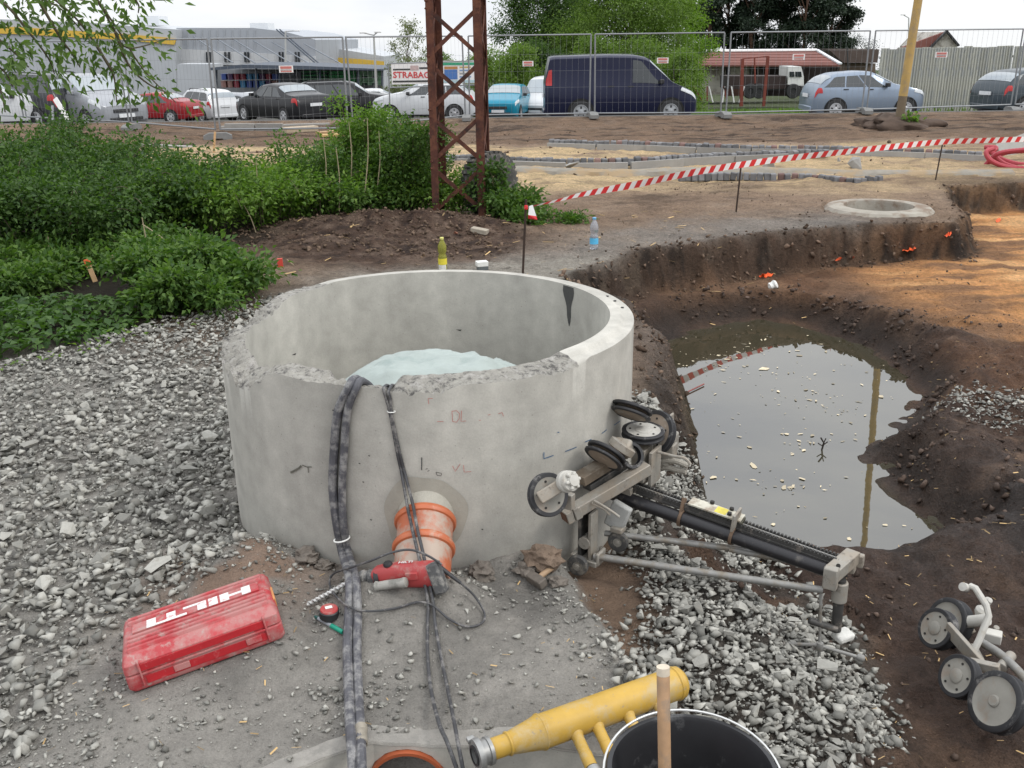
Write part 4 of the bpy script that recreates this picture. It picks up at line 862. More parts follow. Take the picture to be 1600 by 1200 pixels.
for (top, side, grd, r, nm, lab) in (
    ((548, 600), [(532, 640), (526, 700), (524, 760), (530, 815), (539, 862)], [(546, 905, .115), (545, 960, .10), (543, 1010, .098), (545, 1080, .098), (548, 1140, .098), (551, 1180, .098), (556, 1260, .02)], 0.0165, 'hydraulic_hose', 'thick grey dusty hose hanging over the chipped rim, left of its twin'),
    ((558, 594), [(546, 640), (541, 700), (538, 760), (540, 815), (548, 862)], [(556, 905, .11), (559, 960, .10), (558, 1010, .098), (560, 1080, .098), (563, 1140, .098), (565, 1195, .098), (568, 1270, .02)], 0.0150, 'hydraulic_hose', 'thick grey dusty hose with a dirty metal fitting near the pipe mouth')):
    pts = spline(over_rim(*top, side, grd, r), 6); h = thing(nm, lab, 'hose', pts[4], 0, 'hoses and cables over the rim'); bm = MB(); bm.tube(pts, r, 10); bm.build('hose_line', M_HOSE, h, True)
    if 'fitting' in lab:
        f0, f1 = P(564, 1135, .098), P(565, 1172, .098); bm = MB(); bm.lathe([(0.015, 0), (0.019, 0.002), (0.019, 0.02), (0.0175, 0.022), (0.0175, 0.06), (0.0195, 0.063), (0.0195, 0.075), (0.015, 0.077)], f0, f1-f0, 14); bm.build('fitting', mat('dirty_fitting', (0.30, 0.27, 0.22), 0.6, 0.3, var=0.3, scale=40), h, True)
    else:
        a, z = ring_pt(536, 838); bm = MB(); cc = Vector((RC[0], RC[1], 0))+on_ring(a+0.006, z, RR+0.02); bm.tube([cc+Vector((0.030*math.cos(t), 0.024*math.sin(t), 0.006*math.cos(t))) for t in [2*math.pi*i/16 for i in range(16)]], 0.0032, 6, closed=True); bm.build('cable_tie', M_WHITEP, h, True)
for (top, side, grd, lab) in (
    ((599, 590), [(605, 625), (611, 650), (622, 710), (628, 738)], ['p', (637, 794), (641, 812), (646, 835), (653, 864), (668, 935, .105), (668, 975, .096), (668, 1020, .096), (673, 1075, .096), (686, 1130, .096), (700, 1163, .096), (722, 1225, .02)], 'thin black cable hanging over the rim and across the orange pipe'),
    ((606, 588), [(611, 625), (613, 650), (626, 710), (633, 738)], ['p', (645, 788), (649, 810), (654, 835), (661, 864), (676, 935, .105), (680, 975, .096), (688, 1020, .096), (699, 1075, .096), (710, 1130, .096), (716, 1163, .096), (728, 1225, .02)], 'thin dusty cable running beside its twin down to the casing edge')):
    pts = spline(over_rim(*top, side, grd, 0.0062), 6); h = thing('power_cable', lab, 'cable', pts[4], 0, 'hoses and cables over the rim'); bm = MB(); bm.tube(pts, 0.0062, 8); bm.build('cable_line', M_CABLE, h, True)
    if 'twin' in lab:
        a, z = ring_pt(612, 642); cc = Vector((RC[0], RC[1], 0))+on_ring(a, z, RR+0.007); bm = MB(); bm.tube([cc+Vector((0.014*math.cos(t), 0.010*math.sin(t), 0)) for t in [2*math.pi*i/12 for i in range(12)]], 0.002, 6, closed=True); bm.build('cable_tie', M_WHITEP, h, True)

# ---- yellow steel manifold
M_YEL = mat('yellow_paint', (0.45, 0.28, 0.045), 0.48, var=0.18, scale=8, dirt=[((0.42, 0.31, 0.14), 0.22, 12), ((0.20, 0.19, 0.17), 0.035, 50)], rvar=0.1)
y0 = P(766, 1172, 0.145); y1 = P(1066, 1064, 0.15); yd = (y1-y0); YL = yd.length; yd.normalize()
man = thing('steel_manifold', 'yellow steel water manifold with stub outlets lying behind the bucket', 'pipe manifold', (y0.x, y0.y, y0.z))
bm = MB(); R_ = 0.049; bm.lathe([(0.028, 0.0), (0.030, 0.01), (0.030, 0.055), (0.032, 0.06), (R_-0.004, 0.135), (R_, 0.15), (R_+0.002, 0.155), (R_, 0.16), (R_, YL-0.03), (R_, YL-0.012), (R_-0.012, YL), (0, YL+0.002)], y0, yd, 36); bm.build('manifold_body', M_YEL, man, True)
for hh in (0.055, 0.158, YL-0.028): bm = MB(); rr_ = 0.031 if hh < 0.1 else R_; bm.lathe([(rr_, hh-0.005), (rr_+0.0035, hh-0.002), (rr_+0.0035, hh+0.002), (rr_, hh+0.005)], y0, yd, 36); bm.build('weld_seam', M_YEL, man, True)
M_ALU = mat('dull_aluminium', (0.33, 0.33, 0.32), 0.5, 0.7, var=0.25, scale=30, rvar=0.15)
bm = MB(); bm.lathe([(0.026, -0.046), (0.044, -0.046), (0.046, -0.036), (0.046, -0.03), (0.036, -0.028), (0.036, -0.012), (0.040, -0.010), (0.040, 0.0), (0.03, 0.004)], y0, yd, 28); bm.lathe([(0.026, -0.046), (0.026, 0.05)], y0, yd, 20); bm.build('coupling', M_ALU, man, True)
bm = MB(); bm.lathe([(0.0, -0.030), (0.027, -0.030), (0.029, -0.050), (0.022, -0.051)], y0, yd, 20); bm.build('coupling_seal', M_BLACKP, man, True)
Ry = frame(yd)
for t in (0.6, 3.7): bm = MB(); q = y0-yd*0.042+Ry @ Vector((0.045*math.cos(t), 0.045*math.sin(t), 0)); bm.box(q, (0.016, 0.014, 0.022), Ry); bm.build('coupling_lug', M_ALU, man, True, bevel=0.002)
sd_ = Vector((0.32, -0.86, -0.28)).normalized()
for hh, L2 in ((0.255, 0.10), (0.325, 0.085), (0.43, 0.085), (0.535, 0.085)):
    if hh > YL: continue
    q = y0+yd*hh; bm = MB(); bm.lathe([(0.022, 0.040), (0.017, 0.058), (0.0165, 0.058+L2*0.5), (0.018, 0.06+L2*0.5), (0.018, 0.052+L2), (0.0, 0.052+L2)], q, sd_, 18); bm.build('outlet_stub', M_YEL, man, True)
q = y0+yd*0.255+sd_*0.155; bm = MB(); bm.lathe([(0.0, 0), (0.02, 0), (0.021, 0.004), (0.021, 0.02), (0.012, 0.026), (0.0, 0.026)], q, sd_, 16); bm.build('outlet_cap', M_ALU, man, True)

# ---- bucket with a wooden handle standing in it
bk = Vector((0.393, 1.745, 0.13)); bucket = thing('builders_bucket', 'black plastic builders bucket with a wire handle', 'bucket', bk)
BT, BR = 0.325, 0.188
M_BUCK = mat('black_bucket', (0.018, 0.018, 0.02), 0.42, var=0.25, scale=6, dirt=((0.11, 0.11, 0.11), 0.12, 9), rvar=0.1)
bm = MB(); bm.lathe([(0, 0), (0.135, 0), (0.14, 0.006), (BR-0.006, BT-0.05), (BR+0.004, BT-0.048), (BR+0.006, BT-0.01), (BR+0.002, BT), (BR-0.008, BT), (BR-0.012, BT-0.01), (0.132, 0.012), (0, 0.010)], (0, 0, 0), n=56); bm.build('bucket_shell', M_BUCK, bucket)
M_WIRE = mat('handle_wire', (0.62, 0.62, 0.60), 0.35, 0.7, var=0.1)
pts = []
for i in range(33):
    t = math.radians(-8+ (196)*i/32); k = math.sin(math.radians(180*i/32)); pts.append((math.cos(t)*(BR+0.012-0.008*k), math.sin(t)*(BR+0.012-0.008*k), BT-0.02+0.030*k**0.6))
bm = MB(); bm.tube(pts, 0.003, 8); bm.build('bail_handle', M_WIRE, bucket)
for s_ in (-1, 1): bm = MB(); bm.box((s_*(BR+0.008), 0.0, BT-0.03), (0.018, 0.04, 0.04)); bm.build('handle_lug', M_BUCK, bucket, bevel=0.004)
w0 = P(1049, 1205, 0.36); w1 = P(1036, 1042, 0.72)
w1 = PY(1036, 1042, 1.80); w0 = Vector((w1.x+0.012, 1.69, 0.175))
wd = thing('wooden_pole', 'round wooden tool handle standing up out of the black bucket', 'tool handle', w0)
M_WOOD = mat('worn_wood', (0.36, 0.22, 0.12), 0.6, var=0.22, scale=22, dirt=((0.24, 0.18, 0.13), 0.3, 10))
bm = MB(); bm.lathe([(0.0, 0.0), (0.014, 0.0), (0.0145, 0.3), (0.0145, (w1-w0).length-0.004), (0.012, (w1-w0).length), (0, (w1-w0).length)], w0, w1-w0, 18); bm.build('handle_shaft', M_WOOD, wd, True)
bm = MB(); Lw = (w1-w0).length; bm.lathe([(0.0148, Lw-0.018), (0.0148, Lw+0.0005), (0.0, Lw+0.001)], w0, w1-w0, 18); bm.build('handle_tip', mat('pale_wood_end', (0.55, 0.48, 0.38), 0.8, var=0.15, scale=40), wd, True)
gp = bk+Vector((-0.115, 0.02, 0.0)); gl_ = thing('work_glove', 'grey and red rolled work glove lying inside the black bucket', 'glove', bk+Vector((-0.10, 0.05, 0.24)))
bm = MB(); c = Vector((-0.130, 0.045, 0.235))+bk
bm.lathe([(0.0, 0.035), (0.022, 0.030), (0.034, 0.010), (0.036, -0.02), (0.03, -0.05), (0.0, -0.06)], c, (0.2, 0.2, 1), 18); bm.build('glove_palm', mat('glove_grey', (0.14, 0.15, 0.13), 0.9, var=0.25, scale=40, bump=0.4, bscale=150), gl_, True)
for i in range(4): bm = MB(); a_ = c+Vector((0.032+0.004*i, -0.022+0.013*i, 0.012-0.004*i)); bm.tube([a_, a_+Vector((0.018, 0.0, -0.006)), a_+Vector((0.026, 0.002, -0.022))], [0.0075, 0.008, 0.006], 8); bm.build('finger', mat('glove_red', (0.34, 0.06, 0.09), 0.8, var=0.2), gl_, True)
bm = MB(); bm.lathe([(0.0, 0.0), (0.158, 0.0)], bk+Vector((0, 0, 0.16)), n=30); sl = bm.build('slurry', mat('grey_slurry', (0.05, 0.05, 0.048), 0.35, var=0.2), bucket, True)

# ---- hammer on the rubble, loose lumps by the ring
hm0 = PG(838, 906, 0.025); hm1 = PG(872, 878, 0.03); ham = thing('hammer', 'short wooden-handled lump hammer on the rubble by the ring', 'hammer', hm0)
bm = MB(); bm.cyl(hm0, hm1, 0.011, 0.013, n=12); bm.build('hammer_handle', mat('hammer_wood', (0.34, 0.23, 0.14), 0.7, var=0.2, scale=30), ham, True)
bm = MB(); bm.cyl(hm0+(hm1-hm0)*0.78, hm1+(hm1-hm0)*0.02, 0.0138, n=12); bm.build('painted_end', mat('faded_red_paint', (0.38, 0.10, 0.08), 0.7, var=0.3, scale=50), ham, True)
hd_ = (hm1-hm0).normalized(); bm = MB(); sdv = hd_.cross(Vector((0, 0, 1))).normalized(); bm.beam(hm0-sdv*0.042, hm0+sdv*0.042, 0.036, 0.036, hint=hd_); bm.build('hammer_head', mat('rusty_steel', (0.15, 0.13, 0.11), 0.75, 0.3, var=0.3, scale=40), ham, True, bevel=0.004)
M_LUMP = mat('concrete_lump', (0.19, 0.165, 0.14), 0.95, var=0.2, scale=14, bump=0.9, bscale=40)
lumps = [(848, 868, 0.055, 'brown earthy lump against the ring, just behind the hammer'), (754, 893, 0.045, 'rounded grey concrete lump at the foot of the ring beside the orange pipe'), (478, 868, 0.04, 'grey lump at the left foot of the ring behind the red case'), (506, 880, 0.028, 'small round grey lump at the foot of the ring near the hoses'), (822, 888, 0.035, 'grey concrete fragment left of the hammer head'), (870, 905, 0.03, 'brown soil fragment right of the hammer by the castor')]
for i, (px, py, s, lab) in enumerate(lumps):
    p = PG(px, py, 0.02); bmx = bmesh.new(); bmesh.ops.create_icosphere(bmx, subdivisions=3, radius=s*1.1)
    co = np.array([v.co[:] for v in bmx.verts]); n1 = fbm(co[:, 0]/s+i*7, co[:, 1]/s+co[:, 2]/s*1.7, 1.5, 5, 600+i, 0.62)
    for v, q in zip(bmx.verts, n1): v.co = Vector((v.co.x*1.1, v.co.y, v.co.z*0.75))*(1+0.75*q)
    me = bpy.data.meshes.new('rubble_lump'); bmx.to_mesh(me); bmx.free(); o = link_mesh('rubble_lump', me, M_LUMP if i != 0 else mat('earth_lump', (0.20, 0.145, 0.105), 0.95, var=0.25, scale=20, bump=0.8, bscale=50)); o.location = (p.x, p.y, hgt(p.x, p.y)+s*0.35); tag(o, lab, 'rubble')
# ---- bottles, foam block
def bottle(name, p, H, tint, label_col, cap_col, lab, twist=0):
    b_ = thing(name, lab, 'bottle', p); r = H*0.135
    m = bpy.data.materials.new(name+'_plastic'); m.use_nodes = True; q = m.node_tree.nodes['Principled BSDF']; q.inputs['Base Color'].default_value = (*tint, 1); q.inputs['Roughness'].default_value = 0.08; q.inputs['Transmission Weight'].default_value = 0.75; q.inputs['IOR'].default_value = 1.2
    bm = MB(); pr_ = [(0, 0.0), (r*0.8, 0), (r, 0.03), (r, 0.12), (r*0.93, 0.14), (r, 0.16), (r, 0.40), (r*0.78, 0.47), (r*0.76, 0.50), (r*0.98, 0.58), (r, 0.66), (r*0.92, 0.76), (r*0.55, 0.87), (r*0.36, 0.92), (r*0.36, 0.94)]
    bm.lathe([(a, h*H) for a, h in pr_], n=24); bm.build('bottle_body', m, b_)
    bm = MB(); bm.lathe([(r*1.015, 0.17*H), (r*1.015, 0.36*H)], n=24); bm.build('label_band', mat(name+'_label', label_col, 0.5, var=0.12, scale=60), b_)
    bm = MB(); bm.lathe([(r*0.42, 0.935*H), (r*0.44, 0.94*H), (r*0.44, 0.995*H), (0, H)], n=16); bm.build('cap', mat(name+'_cap', cap_col, 0.4, var=0), b_); return b_
p = PG(928, 389); bw = bottle('water_bottle', p, 0.315, (0.80, 0.84, 0.92), (0.10, 0.45, 0.72), (0.15, 0.42, 0.68), 'clear plastic water bottle with a blue label on the bank edge')
bm = MB(); bm.lathe([(0.0429, 0.12), (0.0429, 0.155)], n=24)
p = PG(692, 421); by = bottle('lemonade_bottle', p, 0.300, (0.70, 0.72, 0.16), (0.68, 0.58, 0.05), (0.72, 0.70, 0.22), 'yellow lemonade bottle standing behind the ring rim')
bm = MB(); q = MB(); bm.lathe([(0.0415, 0.30*0.02), (0.0415, 0.30*0.165)], n=24, a0=3.6, a1=5.6); bm.build('label_panel', mat('lemon_label', (0.62, 0.62, 0.58), 0.5, var=0.2, scale=80), by)
p = P(753, 421, 0.0); fb = thing('foam_block', 'white foam block on a dark base behind the ring rim', 'foam block', (p.x, p.y, hgt(p.x, p.y)))
bm = MB(); bm.box((0, 0, 0.055), (0.105, 0.08, 0.045), Matrix.Rotation(0.3, 3, 'Z')); bm.build('foam_top', mat('white_foam', (0.72, 0.72, 0.68), 0.9, var=0.08, bump=0.4), fb, bevel=0.004)
bm = MB(); bm.box((0.005, 0, 0.015), (0.095, 0.075, 0.036), Matrix.Rotation(0.3, 3, 'Z')); bm.build('foam_base', mat('grey_foam', (0.11, 0.12, 0.12), 0.9, var=0.2), fb, bevel=0.003)
# ================================================================== WIRE SAW
M_SAW = mat('muddy_aluminium', (0.29, 0.272, 0.238), 0.62, 0.25, var=0.18, scale=16, dirt=[((0.30, 0.26, 0.21), 0.35, 10), ((0.13, 0.11, 0.09), 0.10, 24)], bump=0.15, bscale=60)
M_SAWD = mat('dark_saw_steel', (0.055, 0.053, 0.05), 0.6, 0.3, var=0.25, scale=16, dirt=((0.20, 0.175, 0.15), 0.18, 14))
M_TUBEB = mat('black_rail_tube', (0.020, 0.019, 0.021), 0.38, 0.3, var=0.2, scale=8, dirt=((0.10, 0.09, 0.08), 0.10, 9), rvar=0.1)
M_ROD = mat('galvanised_rod', (0.26, 0.255, 0.24), 0.6, 0.4, var=0.2, scale=20, dirt=((0.22, 0.19, 0.15), 0.25, 12))
M_RIMR = mat('black_rubber_rim', (0.020, 0.020, 0.022), 0.6, var=0.25, scale=30, dirt=((0.20, 0.19, 0.18), 0.12, 20))
M_DISC = mat('dusty_disc', (0.25, 0.238, 0.208), 0.8, var=0.14, scale=14, dirt=((0.24, 0.20, 0.16), 0.22, 12))
M_DISCW = mat('pale_slurry_disc', (0.46, 0.445, 0.405), 0.8, var=0.10, scale=16, dirt=((0.38, 0.35, 0.30), 0.14, 18))
M_DISCB = mat('brown_disc', (0.27, 0.215, 0.165), 0.8, var=0.16, scale=14, dirt=((0.36, 0.34, 0.30), 0.2, 16))
M_DARK = mat('socket_dark', (0.02, 0.018, 0.016), 0.8, var=0)
SO = Vector((0.26, 3.42, 0)); SA = math.radians(-31)
EX = Vector((math.cos(SA), math.sin(SA), 0)); EY = Vector((-EX.y, EX.x, 0)); EZv = Vector((0, 0, 1))
RS = Matrix((EX, EY, EZv)).transposed()
def S(a, b_, c): return SO+EX*a+EY*b_+EZv*c
def cast(px, py, o, n):                               # sight line meets the plane through o with normal n
    d = Vector(ray(px, py)); e = Vector((0, 0, EZ)); return e+d*((o-e).dot(n)/d.dot(n))
def SB(px, py, b_): return cast(px, py, S(0, b_, 0), EY)
def SAx(px, py, a): return cast(px, py, S(a, 0, 0), EX)
saw = thing('wire_saw', 'muddy wire saw with pulley wheels and a black rail leaning by the ring', 'wire saw', S(0, 0, hgt(SO.x, SO.y)))
def part(bm, name, m, bevel=0.0, smooth=35, par=None): return bm.build(name, m, par if par is not None else saw, par is None or par.parent is None, smooth=smooth, bevel=bevel)
def pulley(c, nrm, r, w, face, par, name='pulley', hub=0.35, groove=True, bolts=5):
    R = frame(nrm); ro = MB()
    if groove: pr_ = [(r*0.80, -w/2), (r*0.97, -w/2), (r, -w/2+0.002), (r, -w*0.28), (r*0.88, -w*0.06), (r*0.88, w*0.06), (r, w*0.28), (r, w/2-0.002), (r*0.97, w/2), (r*0.80, w/2)]
    else: pr_ = [(r*0.78, -w/2), (r*0.96, -w/2), (r, -w*0.3), (r, w*0.3), (r*0.96, w/2), (r*0.78, w/2)]
    ro.lathe(pr_, c, nrm, 44); o = ro.build(name, M_RIMR, par, True)
    d = MB(); d.lathe([(0, -w*0.42), (r*0.81, -w*0.42), (r*0.81, -w*0.5), (r*0.815, w*0.5), (r*0.79, w*0.46), (r*0.6, w*0.42), (r*0.52, w*0.44), (0, w*0.44)], c, nrm, 40); link_mesh('disc', d.mesh('disc'), face, o)
    h = MB(); h.lathe([(r*hub, w*0.43), (r*hub, w*0.52), (r*hub*0.8, w*0.60), (0, w*0.60)], c, nrm, 24); link_mesh('hub', h.mesh('hub'), face, o)
    for i in range(bolts):
        t = 2*math.pi*i/bolts+0.4; b2 = MB(); q = Vector(c)+R @ Vector((r*0.62*math.cos(t), r*0.62*math.sin(t), w*0.43)); b2.lathe([(0.0045, 0), (0.0045, 0.003), (0, 0.003)], q, nrm, 8); link_mesh('bolt_head', b2.mesh('bolt_head'), M_DARK, o)
    return o
def toward(px, py, yaw, pitch):                       # a direction given relative to the sight line: yaw to photo-right, pitch up
    d = -Vector(ray(px, py)).normalized(); up = Vector((0, 0, 1)); rt = up.cross(d).normalized(); u2 = d.cross(rt)
    return (d*math.cos(yaw)*math.cos(pitch)+rt*math.sin(yaw)*math.cos(pitch)+u2*math.sin(pitch)).normalized()
# cross beam, front and its darker twin behind
bA = PY(893, 801, 3.33); bB = PY(1012, 730, 3.50)
bm = MB(); bm.beam(bA, bB, 0.052, 0.046); part(bm, 'cross_beam', M_SAW, 0.003)
bdir = (bB-bA).normalized()
bm = MB(); bm.beam(bA-bdir*0.002, bA+bdir*0.03, 0.060, 0.054); part(bm, 'beam_clamp', M_SAW, 0.004)
bm = MB(); bm.beam(bA-bdir*0.035, bA-bdir*0.006, 0.056, 0.05); part(bm, 'beam_end', M_SAW, 0.002)
bm = MB(); bm.beam(bA-bdir*0.0365, bA-bdir*0.030, 0.045, 0.040); part(bm, 'beam_socket', mat('rusty_socket', (0.10, 0.05, 0.03), 0.9, var=0.3, scale=60))
b2A = PY(905, 750, 3.40); b2B = PY(966, 712, 3.53)
bm = MB(); bm.beam(b2A, b2B, 0.06, 0.04); part(bm, 'cross_beam', mat('brown_beam', (0.16, 0.125, 0.09), 0.75, 0.1, var=0.2, scale=16, dirt=((0.26, 0.23, 0.19), 0.2, 10)), 0.003)
bm = MB(); bm.beam(b2A+Vector((0.03, 0.02, -0.04)), b2B+Vector((0.03, 0.02, -0.04)), 0.05, 0.03); part(bm, 'cross_beam', M_SAWD, 0.003)
# post and base
pz = hgt(S(0.03, 0.02, 0).x, S(0.03, 0.02, 0).y)
bm = MB(); bm.box(S(0.015, 0.0, 0.15), (0.014, 0.06, 0.21), RS); part(bm, 'post', M_SAWD, 0.002)
bm = MB(); bm.box(S(0.06, 0.0, 0.15), (0.014, 0.06, 0.21), RS); part(bm, 'post', M_SAW, 0.002)
bm = MB(); bm.box(S(0.037, 0.035, 0.15), (0.04, 0.012, 0.20), RS); part(bm, 'post_web', M_SAWD, 0.002)
bm = MB(); bm.cyl(S(0.037, -0.034, 0.125), S(0.037, 0.02, 0.125), 0.026, n=18); part(bm, 'pivot_plate', M_SAW, 0.002)
bm = MB(); bm.box(S(0.045, 0.0, 0.045), (0.10, 0.085, 0.022), RS); part(bm, 'base_plate', M_SAW, 0.003)
bm = MB(); bm.box(S(-0.0, -0.01, 0.055), (0.018, 0.10, 0.05), RS); part(bm, 'base_bracket', M_SAW, 0.003)
bm = MB(); bm.box(S(0.095, -0.0, 0.065), (0.016, 0.07, 0.055), RS); part(bm, 'base_bracket', M_SAW, 0.006)
# castors
M_TYRE = mat('castor_rubber', (0.055, 0.054, 0.052), 0.8, var=0.25, scale=30, dirt=((0.20, 0.18, 0.15), 0.25, 18))
for c, nv in ((cast(903, 883, S(0.0, -0.075, 0), EY), -EY+EX*0.10+EZv*0.05), (cast(966, 846, S(0.10, 0.10, 0), EY), -EY+EX*0.10+EZv*0.05)):
    w = MB(); w.lathe([(0.018, -0.013), (0.039, -0.012), (0.043, -0.005), (0.043, 0.005), (0.039, 0.012), (0.018, 0.013)], c, nv, 28); wo_ = w.build('castor', M_TYRE, saw, True)
    d = MB(); d.lathe([(0.019, -0.010), (0.019, 0.011), (0.010, 0.009), (0.009, 0.016), (0, 0.017)], c, nv, 18); link_mesh('wheel_hub', d.mesh('wheel_hub'), M_SAW, wo_)
    bm = MB(); bm.cyl(c, Vector(c)-nv.normalized()*0.06, 0.007, n=10); part(bm, 'axle', M_SAWD)
bm = MB(); bm.box(cast(966, 826, S(0.10, 0.11, 0), EY)+Vector((0, 0, 0.0)), (0.05, 0.05, 0.022), RS); part(bm, 'castor_fork', M_SAW, 0.004)
# lower tie rods
r0 = SB(928, 869, -0.02); r1 = SB(1286, 922, 0.14); bm = MB(); bm.cyl(r0, r1, 0.0145, 0.0135, n=14); part(bm, 'tie_rod', M_ROD)
r0 = SB(945, 833, 0.10); r1 = SB(1165, 859, 0.22); bm = MB(); bm.cyl(r0, r1, 0.0125, n=14); part(bm, 'tie_rod', M_ROD)
r0 = SB(1140, 858, 0.20); r1 = SB(1298, 888, 0.24); bm = MB(); bm.cyl(r0, r1, 0.0125, n=14); part(bm, 'tie_rod', M_ROD)
# main rail tube, rack strips, carriage
t0 = SB(948, 768, 0.19); t1 = SB(1296, 892, 0.19); tD = (t1-t0).normalized(); tN = tD.cross(EY).normalized(); tN = tN if tN.z > 0 else -tN
bm = MB(); bm.cyl(t0, t1, 0.0265, n=24); part(bm, 'rail_tube', M_TUBEB)
def along(px, py): return SB(px, py, 0.19)
k0 = SB(985, 757, 0.225); k1 = SB(1322, 879, 0.225); kD = (k1-k0); KL = kD.length; kD.normalize()
for off in (-0.017, 0.017):
    a = k0+EY*off; b_ = k1+EY*off; o = MB(); o.beam(a, b_, 0.010, 0.012); ro = o.build('rack', M_SAWD, saw, True)
    t = MB(); nT = 62
    for i in range(nT): t.box(a+kD*(KL*(i+0.5)/nT)+EZv*0.009, (0.008, 0.010, 0.009), Matrix((kD, EY, kD.cross(EY))).transposed())
    to = link_mesh('rack_teeth', t.mesh('rack_teeth', 0), M_SAWD, ro); tag(to, kind='stuff')
bm = MB(); bm.beam(k0-EZv*0.012, k1-EZv*0.012, 0.050, 0.010); part(bm, 'rack_bed', M_SAWD, 0.001)
bm = MB(); bm.beam(k0+EZv*0.001, k1+EZv*0.001, 0.007, 0.012); part(bm, 'rack_divider', M_ROD)
cA = SB(1078, 789, 0.235); cB = SB(1160, 817, 0.235); RC_ = Matrix(((cB-cA).normalized(), EY, (cB-cA).normalized().cross(EY))).transposed(); cm = (cA+cB)/2; cl_ = (cB-cA).length
M_PLATE = mat('worn_label_plate', (0.50, 0.48, 0.40), 0.6, 0.1, var=0.2, scale=18, dirt=((0.30, 0.25, 0.19), 0.32, 14))
bm = MB(); bm.box(cm+EZv*0.018, (cl_, 0.062, 0.007), RC_); part(bm, 'carriage_plate', M_PLATE, 0.001)
bm = MB(); bm.box(cm-EZv*0.012, (cl_*1.02, 0.056, 0.05), RC_); part(bm, 'carriage_body', mat('olive_carriage', (0.055, 0.052, 0.035), 0.6, 0.2, var=0.3, scale=16), 0.002)
bm = MB(); bm.box(cm+RC_ @ Vector((0.02, 0.0, 0.0215)), (0.045, 0.05, 0.001), RC_); part(bm, 'warning_label', mat('yellow_label', (0.55, 0.46, 0.06), 0.5, var=0.3, scale=30))
for fx, fy_ in ((-0.03, 0.03), (0.05, 0.03), (0.055, -0.012)):
    bm = MB(); q = cm+RC_ @ Vector((fx, fy_, 0.022)); bm.lathe([(0.009, 0), (0.009, 0.010), (0, 0.011)], q, RC_ @ Vector((0, 0, 1)), 8); part(bm, 'carriage_bolt', M_DARK)
for px, py in ((1064, 810), (1143, 842)):
    q = SB(px, py, 0.19); bm = MB(); bm.lathe([(0.0268, -0.006), (0.034, -0.006), (0.034, 0.006), (0.0268, 0.006)], t0+tD*((q-t0).dot(tD)), tD, 26); bm.beam(t0+tD*((q-t0).dot(tD))+EZv*0.02, t0+tD*((q-t0).dot(tD))+EZv*0.075+EY*0.03, 0.012, 0.03, hint=EY); part(bm, 'rail_clamp', mat('rusty_clamp', (0.13, 0.085, 0.055), 0.8, 0.2, var=0.3, scale=30), 0.001)
bm = MB(); q = SB(1150, 812, 0.20); bm.box(q, (0.010, 0.085, 0.07), RC_); part(bm, 'carriage_bracket', M_SAW, 0.002)
# end casting and its leg
e0 = SB(1318, 893, 0.16); 
hA = SB(1297, 899, 0.125); hB = SB(1333, 868, 0.30)
bm = MB(); bm.beam(hA, hB, 0.055, 0.05); part(bm, 'end_casting', M_SAW, 0.004)
for px, py, b_, sz in ((1298, 903, 0.12, (0.05, 0.035, 0.085)), (1330, 880, 0.27, (0.035, 0.04, 0.07)), (1340, 875, 0.30, (0.045, 0.03, 0.05))):
    bm = MB(); bm.box(SB(px, py, b_), sz, RS); part(bm, 'casting_lug', M_SAW, 0.005)
for px, py, b_ in ((1300, 921, 0.11), (1310, 884, 0.155), (1321, 899, 0.20)): bm = MB(); bm.lathe([(0.008, 0), (0.008, 0.004), (0, 0.004)], SB(px, py, b_)-EY*0.0, -EY+EZv*0.5, 10); part(bm, 'bolt_hole', M_DARK)
lT = SB(1314, 905, 0.18); lB = SB(1306, 985, 0.18); zb_ = hgt(lB.x, lB.y)
bm = MB(); bm.cyl(lT, lB, 0.019, n=16); part(bm, 'leg_tube', M_SAWD)
bm = MB(); bm.cyl(lT.lerp(lB, 0.05), lT.lerp(lB, 0.42), 0.028, n=16); part(bm, 'leg_collar', M_SAW, 0.004)
bm = MB(); q = SB(1317, 993, 0.20); bm.box(q, (0.075, 0.055, 0.028), Matrix.Rotation(0.5, 3, 'Z') @ Matrix.Rotation(0.15, 3, 'X')); part(bm, 'foot_pad', mat('white_foot', (0.62, 0.61, 0.57), 0.8, var=0.15, scale=40, bump=0.5), 0.008)
bm = MB(); bm.cyl(SB(1283, 925, 0.14), SB(1279, 1052, 0.12), 0.006, n=10); part(bm, 'screw_spindle', M_ROD)
bm = MB(); bm.cyl(SB(1228, 1006, 0.10), SB(1285, 1008, 0.12), 0.007, n=10); part(bm, 'tee_handle', M_ROD)
bm = MB(); bm.cyl(SB(1285, 1010, 0.12), SB(1345, 1028, 0.14), 0.007, n=10); part(bm, 'tee_handle', M_ROD)
bm = MB(); q = SB(1345, 1028, 0.14); bm.lathe([(0, -0.014), (0.010, -0.014), (0.014, -0.006), (0.014, 0.008), (0.009, 0.014), (0, 0.014)], q, SB(1345, 1028, 0.14)-SB(1285, 1010, 0.12), 14); part(bm, 'handle_knob', M_ROD)
bm = MB(); q = SB(1222, 1006, 0.10); bm.lathe([(0, -0.014), (0.010, -0.014), (0.014, -0.006), (0.014, 0.008), (0.009, 0.014), (0, 0.014)], q, EX, 14); part(bm, 'handle_knob', M_ROD)
bm = MB(); bm.cyl(SB(1264, 969, 0.12), SB(1308, 984, 0.16), 0.013, n=12); part(bm, 'clamp_lever', M_SAWD, 0.002)
bm = MB(); q = SB(1281, 1010, 0.12); bm.lathe([(0, -0.016), (0.012, -0.016), (0.015, 0), (0.012, 0.016), (0, 0.016)], q, EZv, 14); part(bm, 'spindle_hub', M_ROD)
